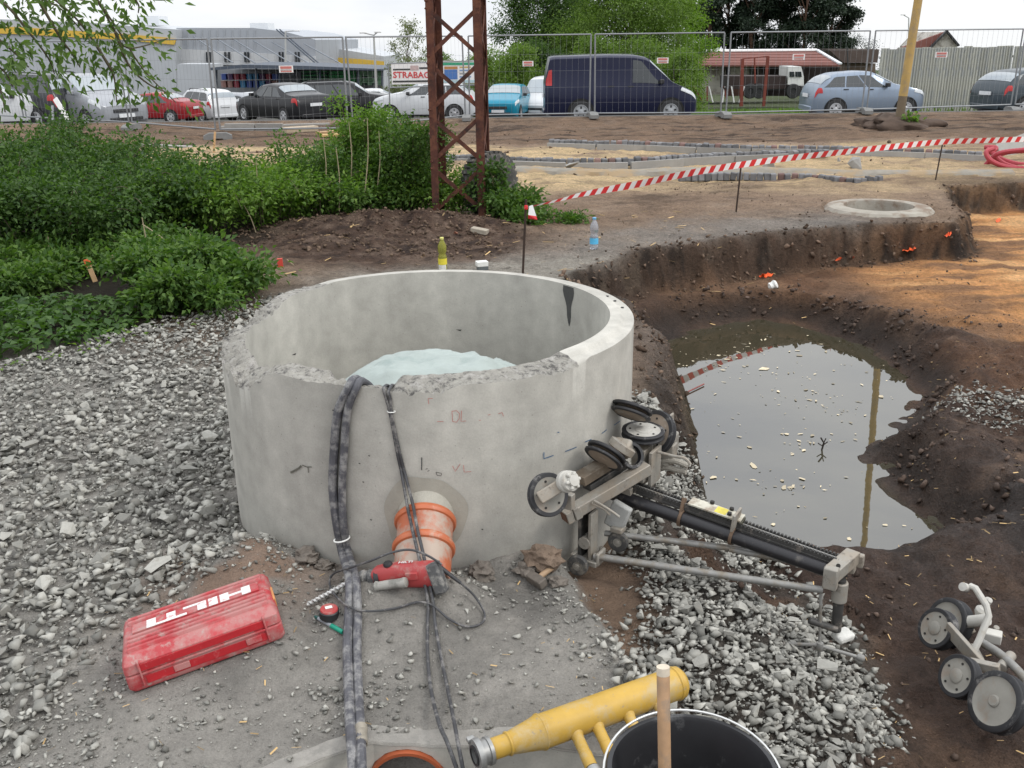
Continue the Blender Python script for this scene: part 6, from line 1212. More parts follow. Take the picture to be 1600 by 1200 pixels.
for i in range(ns+1):
    s_ = TL*i/ns; j = min(np.searchsorted(seg, s_), len(seg)-1); j = max(j, 1); f = (s_-seg[j-1])/(seg[j]-seg[j-1]+1e-9); p = tp3[j-1].lerp(tp3[j], f)
    w = 0.04*float(np.interp(s_, [0, 0.4, 1.0, 2.0, 9, 20], [0.35, 0.6, 0.75, 1.0, 1.0, 0.9])); tw = float(np.interp(s_, [0, 0.5, 1.2, 2.2, 20], [1.2, 0.9, 0.3, 0.1, 0.0]))+0.25*math.sin(s_*1.9); sk = 0.02
    up = Vector((0, math.sin(tw), math.cos(tw))); tan = Vector((1, 0, 0)); vs += [p-up*w-tan*sk, p+up*w+tan*sk]
    if i: o_ = 2*(i-1); fs.append((o_, o_+2, o_+3, o_+1)); mi_.append((i-1)//2 % 2)
M_TR = mat('tape_red', (0.62, 0.025, 0.03), 0.4, var=0.05, scale=5); M_TW = mat('tape_white', (0.78, 0.77, 0.76), 0.4, var=0.04, scale=5)
bm = MB(); bm.add(vs, fs); bm.m = mi_; bm.build('tape_band', [M_TW, M_TR], tape, True, smooth=0)
q = PY(829, 322, D1-0.08); bm = MB(); bm.add([q+Vector((-0.012, 0, 0)), q+Vector((0.018, 0, 0.01)), q+Vector((0.050, -0.02, -0.085)), q+Vector((-0.022, -0.01, -0.075)), q+Vector((0.058, -0.03, -0.115)), q+Vector((-0.022, 0.01, -0.11))], [(0, 1, 2, 3), (3, 2, 4, 5)]); bm.m = [0, 1]; bm.build('tape_tail', [M_TW, M_TR], tape, True, smooth=0)
bm = MB(); bm.lathe([(0, -0.02), (0.016, -0.016), (0.018, 0.0), (0.014, 0.018), (0, 0.02)], PY(822, 324, D1-0.01), n=10); bm.build('tape_knot', M_TR, tape, True)
# orange spray marks on the bank, white scrap
M_SPRAY = mat('orange_spray', (0.75, 0.10, 0.015), 0.7, var=0.2, scale=60)
for i, (px, py, w) in enumerate([(1197, 430, 22), (1320, 404, 30), (1421, 389, 22), (1482, 366, 12), (1560, 344, 8), (1405, 250, 0)]):
    if not w: continue
    bm = MB(); vs = []
    for k in range(9):
        x_ = px-w/2+w*k/8; h_ = 2.2*(1-abs(k/4-1)**3)+0.6
        for s_ in (-1, 1): p = PG(x_, py+s_*h_+1.2*math.sin(k*2.1+i)-0.12*(x_-px)*(1 if i < 3 else 3)); d_ = (Vector((0, 0, EZ))-p).normalized(); vs.append(p+d_*0.03)
    bm.add(vs, [(2*k, 2*k+2, 2*k+3, 2*k+1) for k in range(8)]); o = bm.build('spray_mark', M_SPRAY, ground, smooth=0)
p = PG(1206, 450); bmx = bmesh.new(); bmesh.ops.create_icosphere(bmx, subdivisions=3, radius=0.045)
for v in bmx.verts: v.co *= 1+0.5*float(fbm(np.array([v.co.x*40+v.co.z*21]), np.array([v.co.y*40]), 0.7, 3, 801)[0])
me = bpy.data.meshes.new('paper_scrap'); bmx.to_mesh(me); bmx.free(); o = link_mesh('paper_scrap', me, M_WHITEP); o.location = p+Vector((0, -0.02, 0.03)); tag(o, 'crumpled white paper scrap on the mud ledge above the water', 'litter')
for pts, lab in (([(1282, 702), (1284, 690), (1281, 682)], 'small dark twig sticking out of the middle of the water'), ([(1052, 628), (1075, 612), (1100, 600)], 'red streak imitating the reflected warning tape by the left bank of the water')):  # the red line laid on the water imitates the reflected warning tape
    s_ = thing('twig', lab, 'twig', P(*pts[0], WZ)); bm = MB(); b0 = [P(x_, y_, WZ+0.012) for x_, y_ in pts]
    if 'dark' in lab: q = P(1284, 703, WZ); b0 = [q, q+Vector((0.01, 0, 0.05)), q+Vector((-0.015, 0, 0.09))]
    bm.tube(b0, 0.006, 6); bm.build('twig_or_tape_streak', mat('twig_or_reflection', (0.03, 0.022, 0.018) if 'dark' in lab else (0.22, 0.06, 0.05), 0.6, var=0.2), s_, True)
    if 'dark' in lab:
        for dv in (Vector((0.035, 0, 0.03)), Vector((-0.03, 0, 0.02)), Vector((0.02, 0.0, 0.055))): bm = MB(); bm.tube([q+Vector((0, 0, 0.03)), q+Vector((0, 0, 0.03))+dv], 0.004, 5); bm.build('twig_fork', mat('twig_or_reflection2', (0.03, 0.022, 0.018), 0.6, var=0.2), s_, True)

# ================================================================== KERBS, MANHOLE, CONDUITS
M_SLAB = [mat('kerb_concrete', (0.30, 0.29, 0.27), 0.9, var=0.12, scale=6, bump=0.2, objvar=0.15)]; M_COB = mat('cobble_stone', (0.16, 0.16, 0.165), 0.8, var=0.15, scale=12, bump=0.4, bscale=40, objvar=0.35); M_COBR = mat('cobble_red', (0.20, 0.125, 0.11), 0.8, var=0.15, scale=12, bump=0.4, bscale=40, objvar=0.25)
sm = MB(); sm.box((0, 0, 0), (0.99, 0.06, 0.20)); SLABM = sm.mesh('kerb_slab', 0); SLABM.materials.append(M_SLAB[0])
cobm = []
for i in range(4):
    bmx = bmesh.new(); bmesh.ops.create_cube(bmx, size=1); bmesh.ops.bevel(bmx, geom=bmx.edges, offset=0.12, segments=1, affect='EDGES')
    for v in bmx.verts: v.co += Vector((random.uniform(-.05, .05), random.uniform(-.05, .05), random.uniform(-.05, .05)))
    me = bpy.data.meshes.new('cobble'); bmx.to_mesh(me); bmx.free(); me.materials.append(M_COB if i < 3 else M_COBR); cobm += [me]*(3 if i < 3 else 1)
def kerb(name, lab, pxs, slabs=True, cob=True, top=0.07, csz=0.115, front=0.09):
    pts = spline([P(x_, y_, 0.0) for x_, y_ in pxs], 10); L = [0]
    for i in range(1, len(pts)): L.append(L[-1]+(pts[i]-pts[i-1]).length)
    t_ = thing(name, lab, 'kerb', pts[0])
    inv = Matrix.Translation(pts[0]).inverted()
    def at(s_): j = max(1, min(int(np.searchsorted(L, s_)), len(L)-1)); f = (s_-L[j-1])/(L[j]-L[j-1]+1e-9); d = (pts[j]-pts[j-1]).normalized(); return pts[j-1].lerp(pts[j], f), d
    if slabs:
        k = 0.5
        while k < L[-1]-0.3:
            p, d = at(k); o = bpy.data.objects.new('kerb_slab', SLABM); COL.objects.link(o); o.parent = t_; o.matrix_parent_inverse = inv
            nrm = Vector((d.y, -d.x, 0)); nrm = nrm if nrm.y < 0 else -nrm; o.location = (p.x+nrm.x*front, p.y+nrm.y*front, top-0.035-0.10+random.uniform(-.008, .008)); o.rotation_euler = (random.gauss(0, .03), random.gauss(0, .006), math.atan2(d.y, d.x)+random.gauss(0, .012)); k += 1.005
    if cob:
        k = csz/2
        while k < L[-1]:
            p, d = at(k); o = bpy.data.objects.new('cobble', random.choice(cobm)); COL.objects.link(o); o.parent = t_; o.matrix_parent_inverse = inv
            o.location = (p.x+random.gauss(0, .006), p.y+random.gauss(0, .01), top-0.04+random.gauss(0, .006)); o.scale = (csz*0.93, csz*random.uniform(.9, 1.05), 0.12); o.rotation_euler = (random.gauss(0, .05), random.gauss(0, .05), math.atan2(d.y, d.x)+random.gauss(0, .06)); k += csz
    return t_
kerb('cobble_kerb', 'farthest kerb row, cobbles on upright concrete boards, ending left in brown soil', [(858, 225), (930, 227), (1000, 228), (1130, 233), (1300, 236), (1420, 240), (1540, 245)])
kerb('cobble_kerb', 'long middle kerb row of cobbles and boards that starts behind the tower', [(650, 245), (700, 249), (770, 252), (900, 256), (1000, 254), (1100, 248), (1200, 244), (1290, 241)])
kerb('cobble_kerb', 'nearest kerb row, a winding line of bare cobbles without boards', [(1060, 276), (1130, 274), (1200, 275), (1260, 276), (1300, 279), (1330, 283), (1380, 280)], slabs=False, top=0.025, csz=0.10)
cs = thing('concrete_strip', 'long strip of fresh rough concrete between the two nearest kerbs', 'concrete strip', P(1000, 268, 0)); pts = spline([P(x_, y_, 0.0) for x_, y_ in [(775, 263), (860, 267), (950, 269), (1060, 267), (1160, 266), (1280, 269), (1400, 271), (1580, 270)]], 14); vs = []
for i, p in enumerate(pts):
    for j, (dy, dz) in enumerate(((-0.20, -0.06), (-0.13, 0.02), (-0.02, 0.055), (0.08, 0.05), (0.16, -0.05))): nn_ = float(fbm(np.array([p.x*2.0]), np.array([p.y+j*3.1]), 1.5, 3, 811)[0]); vs.append((p.x, p.y+dy+0.05*nn_, p.z+dz*(0.9+0.35*nn_)))
bm = MB(); bm.add(vs, [(i*5+j, i*5+j+1, (i+1)*5+j+1, (i+1)*5+j) for i in range(len(pts)-1) for j in range(4)]); bm.build('concrete_bed', mat('rough_bed', (0.235, 0.215, 0.18), 0.95, var=0.2, scale=5, dirt=((0.30, 0.22, 0.13), 0.35, 2), bump=0.6, bscale=25), cs, True)
pts = [(1390, 278), (1480, 276), (1560, 274)]
mh = thing('manhole_collar', 'low round concrete manhole collar with an open hole on the bank', 'manhole', (4.50, 11.82, 0)); bm = MB(); prof = [(0.66, -0.25), (0.64, -0.02), (0.60, 0.02), (0.46, 0.035), (0.41, 0.03), (0.40, 0.0), (0.40, -0.9)]
bm.lathe(prof, (0, 0, 0), n=56); bm.build('collar_ring', mat('old_collar', (0.31, 0.285, 0.24), 0.9, var=0.2, scale=5, bump=0.5, bscale=30, dirt=((0.19, 0.14, 0.10), 0.28, 3)), mh)
M_COND = mat('red_conduit', (0.36, 0.035, 0.05), 0.5, var=0.12, scale=8)
for i, (pp, d) in enumerate([([(1620, 236), (1575, 238), (1545, 252), (1560, 262), (1620, 264)], 16.6), ([(1541, 232), (1560, 246), (1590, 256), (1630, 258)], 16.3), ([(1553, 232), (1541, 238), (1550, 252), (1580, 262), (1630, 262)], 16.0), ([(1540, 258), (1560, 240), (1600, 234), (1630, 230)], 16.1), ([(1538, 230), (1556, 231), (1552, 240), (1570, 256), (1610, 266)], 16.4)]):
    s_ = thing('conduit', ('red conduit making the outer loop of the tangled heap by the kerbs', 'red conduit slanting down through the middle of the tangled heap', 'red conduit lying lowest along the front of the tangled heap', 'red conduit crossing the others from lower left to upper right', 'red conduit whose short end curls up at the left of the heap')[i], 'conduit', PY(*pp[0], d), 0, 'tangled red conduits'); bm = MB(); sp = spline([PY(x_, y_, d-0.1*k) for k, (x_, y_) in enumerate(pp)], 16); bm.tube(sp, [0.036+0.004*(k % 2) for k in range(len(sp))], 8); bm.build('conduit_pipe', M_COND, s_, True)
gs = thing('stacked_slab', 'grey paving slab leaning behind the red conduits', 'slab', PY(1590, 240, 17.3)); bm = MB(); bm.beam(PY(1565, 246, 17.3), PY(1625, 222, 17.6), 0.5, 0.06, hint=(0, -0.9, 0.5)); bm.build('slab_plate', M_SLAB[0], gs, True)
# ================================================================== FENCE, ROAD, POLE
M_ZINC = mat('galvanised_steel', (0.24, 0.25, 0.26), 0.5, 0.5, var=0.12, scale=8, rvar=0.1)
# road sheet, its near edge broken off
rx = np.concatenate([np.arange(-60, -20, 2.0), np.arange(-20, 22, 0.12), np.arange(22, 80, 2.0)]); rv = []
edge_y = 27.15+0.16*fbm(rx, rx*0, 1.1, 4, 901)+0.05*fbm(rx, rx*0, 6, 3, 902)
ys = [0, 0.001, 0.4, 1.2, 2.5, 4, 6, 9.2]
for j, dy in enumerate(ys):
    yy = edge_y+dy if j < 3 else np.full_like(rx, 27.1)+dy; zz = height(rx, yy)+0.012
    if j == 0: zz = zz-0.10
    if j == 1: zz = zz+0.015
    rv.append(np.stack([rx, yy, zz], 1))
V = np.concatenate(rv); n = len(rx); k = np.arange(len(V)).reshape(len(ys), n); Fq = np.stack([k[:-1, :-1], k[:-1, 1:], k[1:, 1:], k[1:, :-1]], -1).reshape(-1, 4)
road = link_mesh('road', np_mesh('road', V, Fq), mat('asphalt', (0.150, 0.147, 0.142), 0.85, var=0.12, scale=2.5, bump=0.25, bscale=60)); tag(road, kind='structure')
joints = [(-160, 178), (40, 188), (205, 197), (340, 209), (549, 207), (730, 186), (925, 183), (1130, 182), (1350, 177), (1582, 169), (1815, 160)]
JW = [P(x_, y_, 0.0) for x_, y_ in joints]
HF = 2.08
flabs = ['mesh fence panel at the far left behind the branches', 'mesh fence panel in front of the dark car and the silver car', 'mesh fence panel before the red car, left of the first heavy foot', 'mesh fence panel in front of the black saloon car', 'mesh fence panel in front of the white hatchback and the big banner', 'mesh fence panel in front of the turquoise car and the van rear', 'mesh fence panel in front of the dark blue van bonnet', 'mesh fence panel before the red gate frame and the white lorry', 'mesh fence panel before the silver blue hatchback and the yellow pole', 'mesh fence panel at the right picture edge before the dark hatchback']
wires_cache = {}
for i in range(len(JW)-1):
    a, b_ = JW[i].copy(), JW[i+1].copy(); a.z = b_.z = 0.10; d = (b_-a); L = d.length; d.normalize(); a += d*0.07; b_ -= d*0.07; L -= 0.14
    t_ = thing('mesh_fence', flabs[i], 'fence', a, 0, 'mobile fence panels along the road')
    lean = Vector((d.y, -d.x, 0))*random.uniform(-0.05, 0.05); up = Vector((0, 0, HF-0.10))+lean; up2 = up+d*random.uniform(-0.02, 0.02)
    for q, r_ in ((a, 0), (b_, 0)): bm = MB(); bm.cyl(q, q+up2, 0.021, n=8); bm.build('post', M_ZINC, t_, True)
    for h_ in (0.0, 1.0): bm = MB(); bm.cyl(a+up2*h_, b_+up2*h_, 0.019 if h_ else 0.019, n=8); bm.build('rail', M_ZINC, t_, True)
    bm = MB(); nw = int(L/0.155); r_ = 0.0022
    for k in range(1, nw): q = a+d*(L*k/nw); bm.cyl(q, q+up2, r_, n=3, caps=False)
    for h_ in (0.14, 0.34, 0.55, 0.76): bm.cyl(a+up2*h_, b_+up2*h_, r_, n=3, caps=False)
    o = bm.build('wire_mesh', M_ZINC, t_, True, smooth=0); tag(o, kind='stuff')
M_FOOT = mat('fence_foot_concrete', (0.19, 0.19, 0.185), 0.9, var=0.15, scale=8, bump=0.3)
fl2 = {2: 'fence foot hidden behind the bushes at the left', 3: 'heavy grey fence foot on the pale sand beside the thin stake', 4: 'fence foot behind the tallest shrub', 5: 'fence foot beside the right leg of the tower', 6: 'fence foot under the middle of the dark blue van', 7: 'fence foot below the red gate frame', 8: 'fence foot below the silver blue hatchback', 9: 'fence foot in front of the dark hatchback at the right'}
fm = MB(); fm.prism([(-0.32, 0), (-0.32, 0.09), (-0.20, 0.15), (0.20, 0.15), (0.32, 0.09), (0.32, 0), (0.12, 0), (0.10, 0.03), (-0.10, 0.03), (-0.12, 0)], 0.22, (0, 0.11, 0), Matrix(((1, 0, 0), (0, 0, -1), (0, 1, 0)))); FM = fm.mesh('fence_foot', 0)
for i in fl2:
    o = link_mesh('ballast_block', FM, M_FOOT); p = JW[i]; o.location = (p.x, p.y, hgt(p.x, p.y)); o.rotation_euler = (0, 0, math.radians(90 if i not in (3,) else 20)+random.uniform(-.2, .2)); tag(o, fl2[i], 'ballast block', 'ballast blocks under the fence')
M_SIGNW = mat('sign_white', (0.74, 0.73, 0.72), 0.5, var=0.05, scale=8); M_SIGNR = mat('sign_red', (0.50, 0.16, 0.14), 0.5, var=0.08, scale=20)
def fsign(px, py, w, h, lab, par_y, small=True):
    c = PY(px, py, par_y); t_ = thing('site_sign', lab, 'sign', c, 0, 'small red and white signs on the fence'); wx = w/F*par_y*1.0; hx = h/F*par_y
    bm = MB(); bm.box(c, (wx, 0.008, hx)); bm.build('sign_board', M_SIGNW, t_, True)
    bm = MB(); bm.box(c+Vector((0, -0.006, hx*0.22)), (wx*0.80, 0.006, hx*0.36)); bm.build('red_band', M_SIGNR, t_, True)
    bm = MB(); bm.box(c+Vector((0, -0.006, -hx*0.12)), (wx*0.80, 0.006, hx*0.10)); bm.build('text_line', mat('sign_grey', (0.25, 0.20, 0.2), 0.5, var=0), t_, True)
    bm = MB(); bm.box(c+Vector((0, -0.006, -hx*0.32)), (wx*0.76, 0.006, hx*0.16)); bm.build('red_band', M_SIGNR, t_, True)
for px, py, w, h, y_, lab in ((447, 108, 21, 10, JW[3].y*0.5+JW[4].y*0.5-0.06, 'small red and white sign on the fence before the canopy'), (825, 99.5, 16, 7.5, JW[5].y*.47+JW[6].y*.53-0.07, 'small red and white sign on the fence left of the van'), (1035.5, 94.5, 17, 8, JW[6].y*.47+JW[7].y*.53-0.07, 'small red and white sign on the fence above the van bonnet'), (1248, 89, 18, 8.5, JW[7].y*.47+JW[8].y*.53-0.07, 'small red and white sign on the fence before the tiled roof'), (1471, 85.5, 18, 8, JW[8].y*.47+JW[9].y*.53-0.07, 'small red and white sign on the fence before the corrugated wall')): fsign(px, py, w, h, lab, y_)
# the big banner on its own frame
BY = 27.6; bn = thing('construction_banner', 'white construction banner with red lettering on a low frame behind the tower', 'banner', PY(640, 165, BY))
def bx(px0, py0, px1, py1, y_, dy=0.02): a = PY(px0, py0, y_); b_ = PY(px1, py1, y_); return Vector(((a.x+b_.x)/2, y_, (a.z+b_.z)/2)), (abs(b_.x-a.x), dy, abs(a.z-b_.z))
c, s_ = bx(611, 99, 680, 131, BY); bm = MB(); bm.box(c, s_); bm.build('banner_sheet', M_SIGNW, bn, True)
tcen = PY(643, 117.5, BY-0.015); text_obj('lettering', 'STRABAG', 0.225, mat('letter_red', (0.55, 0.03, 0.03), 0.5, var=0), bn, basis((1, 0, -0.013), (0, 0, 1), (0, -1, 0), tcen), 0.004, True, squash=1.04)
for (x0, y0_, x1, y1_) in ((614, 107.5, 641, 109.5), (655, 105, 676, 107.5), (614, 126, 676, 128)): c, s_ = bx(x0, y0_, x1, y1_, BY-0.015, 0.006); bm = MB(); bm.box(c, s_); bm.build('black_bar', M_BLACK, bn, True)
c, s_ = bx(641, 102.5, 654, 109.5, BY-0.015, 0.006); bm = MB(); bm.box(c, s_); bm.build('logo_panel', mat('logo_grey', (0.48, 0.36, 0.35), 0.6, var=0.3, scale=40), bn, True)
for px in (607, 746): bm = MB(); bm.cyl(PY(px, 100, BY), PY(px+2, 166, BY), 0.02, n=8); bm.build('frame_post', M_ZINC, bn, True)
for py in (98.5, 136): bm = MB(); bm.cyl(PY(607, py+1, BY), PY(746, py-3.5, BY), 0.018, n=8); bm.build('frame_rail', M_ZINC, bn, True)
ib = thing('information_board', 'white information board with a blue and brown picture behind the tower braces', 'information board', PY(716, 130, BY)); c, s_ = bx(690, 95, 743, 130, BY); bm = MB(); bm.box(c, s_); bm.build('board', M_SIGNW, ib, True)
for (x0, y0_, x1, y1_, col) in ((691, 98, 742, 101.5, (0.03, 0.30, 0.16)), (694, 104, 715, 108, (0.42, 0.20, 0.06)), (694, 109, 715, 124, (0.06, 0.16, 0.42)), (718, 104, 736, 106, (0.5, 0.35, 0.1)), (718, 109, 736, 111, (0.2, 0.3, 0.5)), (718, 114, 736, 116, (0.3, 0.3, 0.3)), (718, 119, 736, 121, (0.2, 0.3, 0.5)), (692, 125.5, 742, 129, (0.40, 0.55, 0.60))): c, s_ = bx(x0, y0_, x1, y1_, BY-0.014, 0.006); bm = MB(); bm.box(c, s_); bm.build('printed_panel', mat('print_colour', col, 0.5, var=0.1, scale=20), ib, True)
# boards and kerb stones under the fence, left
for (a, b_, h, w, lab, m_) in (((352, 199), (398, 199), .17, .10, 'brown grey kerb block with a cracked end under the left fence', M_SLAB[0]), ((400, 199), (442, 199), .17, .10, 'kerb block right of the cracked one under the left fence', M_SLAB[0]), ((444, 202), (494, 199), .12, .3, 'pale flat board lying against the kerb blocks', mat('board_wood', (0.42, 0.34, 0.24), 0.8, var=0.2, scale=10)), ((495, 204), (530, 201), .05, .15, 'thin pale lath on the sand right of the flat board', M_PEG), ((345, 195), (515, 190), .05, .12, 'long thin light kerb edge above the kerb blocks', M_SLAB[0]), ((215, 222), (300, 226), .05, .12, 'long pale plank on the sand left of the heavy fence foot', M_SLAB[0]), ((500, 208), (560, 205), .05, .25, 'yellow brown board end on the sand by the tallest shrub', mat('board_yellow', (0.45, 0.30, 0.12), 0.8, var=0.2, scale=10))):
    q0, q1 = P(*a, 0.05), P(*b_, 0.05); t_ = thing('kerb_stone' if m_ is M_SLAB[0] else 'board', lab, 'kerb stone' if m_ is M_SLAB[0] else 'board', q0); bm = MB(); bm.beam(q0+Vector((0, 0, h/2-.08)), q1+Vector((0, 0, h/2-.08)), w, h, hint=(0, 0, 1)); bm.build('stone_block' if m_ is M_SLAB[0] else 'plank', m_, t_, True, bevel=0.006)
# striped barrier board leaning at the left, by the dark car
bb = thing('barrier_post', 'white leaning barrier board beside the dark car at the left', 'barrier', PY(110, 190, 26.5)); bm = MB(); bm.beam(PY(110, 192, 26.5), PY(86, 154, 26.8), 0.13, 0.03, hint=(0, -1, 0)); bm.build('barrier_board', M_SIGNW, bb, True)
bm = MB(); bm.beam(PY(83, 192, 26.6), PY(82, 165, 26.8), 0.06, 0.04, hint=(0, -1, 0)); bm.build('barrier_leg', M_ZINC, bb, True)
# leaning yellow pole
PYD = 23.7; q0 = PY(1404, 194, PYD); q1 = PY(1436, -8, PYD); qd = (q1-q0)/(q1.z-q0.z)
pole = thing('utility_pole', 'leaning yellow painted pole with a bare dark foot in a soil mound', 'pole', (q0.x, q0.y, 0))
M_POLE = mat('yellow_pole_paint', (0.42, 0.28, 0.09), 0.6, var=0.18, scale=2.5, dirt=[((0.30, 0.22, 0.12), 0.25, 4)]); M_POLED = mat('bare_pole', (0.15, 0.115, 0.075), 0.85, var=0.3, scale=6, bump=0.4)
zc = PY(1411, 150, PYD).z
bm = MB(); bm.cyl(q0+qd*(zc-q0.z), q0+qd*10.5, 0.10, 0.075, n=18); bm.build('painted_shaft', M_POLE, pole, True)
bm = MB(); bm.cyl(q0-qd*0.5, q0+qd*(zc-q0.z), 0.108, 0.0995, n=18); bm.build('bare_foot', M_POLED, pole, True)
mdv = []
bmx = bmesh.new(); bmesh.ops.create_uvsphere(bmx, u_segments=36, v_segments=18, radius=1)
for v in bmx.verts:
    q = 1+0.55*float(fbm(np.array([v.co.x*2.6+v.co.z]), np.array([v.co.y*2]), 1.4, 4, 911)[0]); v.co = Vector((v.co.x*0.95*q, v.co.y*0.7*q, v.co.z*0.27*q))
me = bpy.data.meshes.new('soil_mound'); bmx.to_mesh(me); bmx.free(); me.shade_smooth(); o = link_mesh('soil_mound', me, mat('dark_soil', (0.075, 0.05, 0.036), 0.95, var=0.3, scale=6, bump=0.9, bscale=14)); o.location = (q0.x+0.1, q0.y+0.25, -0.12); tag(o, kind='structure')
bush('grass_tuft', 'tuft of green grass at the foot of the yellow pole', 'grass', q0.x+0.22, q0.y-0.1, 0.38, 0.12, 12, 160, M_BRIGHT, (0.06, 0.16), stems=False)
# ================================================================== CARS
M_GLASS = mat('car_glass', (0.022, 0.027, 0.030), 0.05, var=0, spec=0.9); M_GLASSB = mat('car_windscreen', (0.30, 0.33, 0.35), 0.06, 0.55, var=0, spec=1.0)  # windscreen glass made pale and part metallic to imitate reflected sky
M_TYREC = mat('car_tyre', (0.022, 0.022, 0.023), 0.75, var=0.15, scale=20); M_RIM = mat('alloy_rim', (0.46, 0.46, 0.47), 0.35, 0.6, var=0.1, scale=10); M_ARCH = mat('wheel_arch', (0.010, 0.010, 0.010), 0.9, var=0)
M_TRIM = mat('black_trim', (0.02, 0.02, 0.021), 0.55, var=0.1, scale=10); M_LAMP = mat('lamp_glass', (0.55, 0.57, 0.58), 0.1, 0.3, var=0.1, scale=30, spec=0.9); M_TAIL = mat('tail_lamp', (0.42, 0.02, 0.02), 0.15, var=0.1, scale=20); M_PLATE2 = mat('licence_plate', (0.66, 0.67, 0.68), 0.4, var=0.1, scale=60)
def paint(name, c, metal=0.0): return mat('paint_'+name, c, 0.30, metal, var=0.04, scale=2, coat=0.15, spec=0.25)
TY = dict(   # fractions of the length from the nose: (x, height of centre line), belt, roof half width
    hatch=dict(top=[(0, .50), (.03, .60), (.20, .70), (.285, .745), (.47, .985), (.58, 1.0), (.80, .965), (.90, .86), (.975, .66), (1, .48)], belt=.64, glass=(.30, .945), ws=(.29, .455), rs=(.845, .955)),
    sedan=dict(top=[(0, .46), (.03, .56), (.20, .665), (.275, .70), (.43, .965), (.54, 1.0), (.68, .97), (.82, .78), (.86, .755), (.97, .72), (1, .50)], belt=.64, glass=(.30, .80), ws=(.28, .425), rs=(.69, .815)),
    suv=dict(top=[(0, .50), (.03, .60), (.20, .675), (.27, .70), (.40, .96), (.52, 1.0), (.84, .975), (.92, .90), (.975, .62), (1, .45)], belt=.62, glass=(.29, .95), ws=(.28, .39), rs=(.91, .965)),
    mpv=dict(top=[(0, .44), (.03, .54), (.15, .64), (.22, .68), (.42, .97), (.55, 1.0), (.84, .97), (.92, .88), (.98, .62), (1, .45)], belt=.62, glass=(.26, .94), ws=(.225, .41), rs=(.90, .965)),
    van=dict(top=[(0, .36), (.03, .46), (.13, .56), (.17, .60), (.33, .95), (.42, .99), (.60, 1.0), (.95, .985), (.99, .95), (1, .40)], belt=.55, glass=(.19, .43), ws=(.175, .325), rs=None))
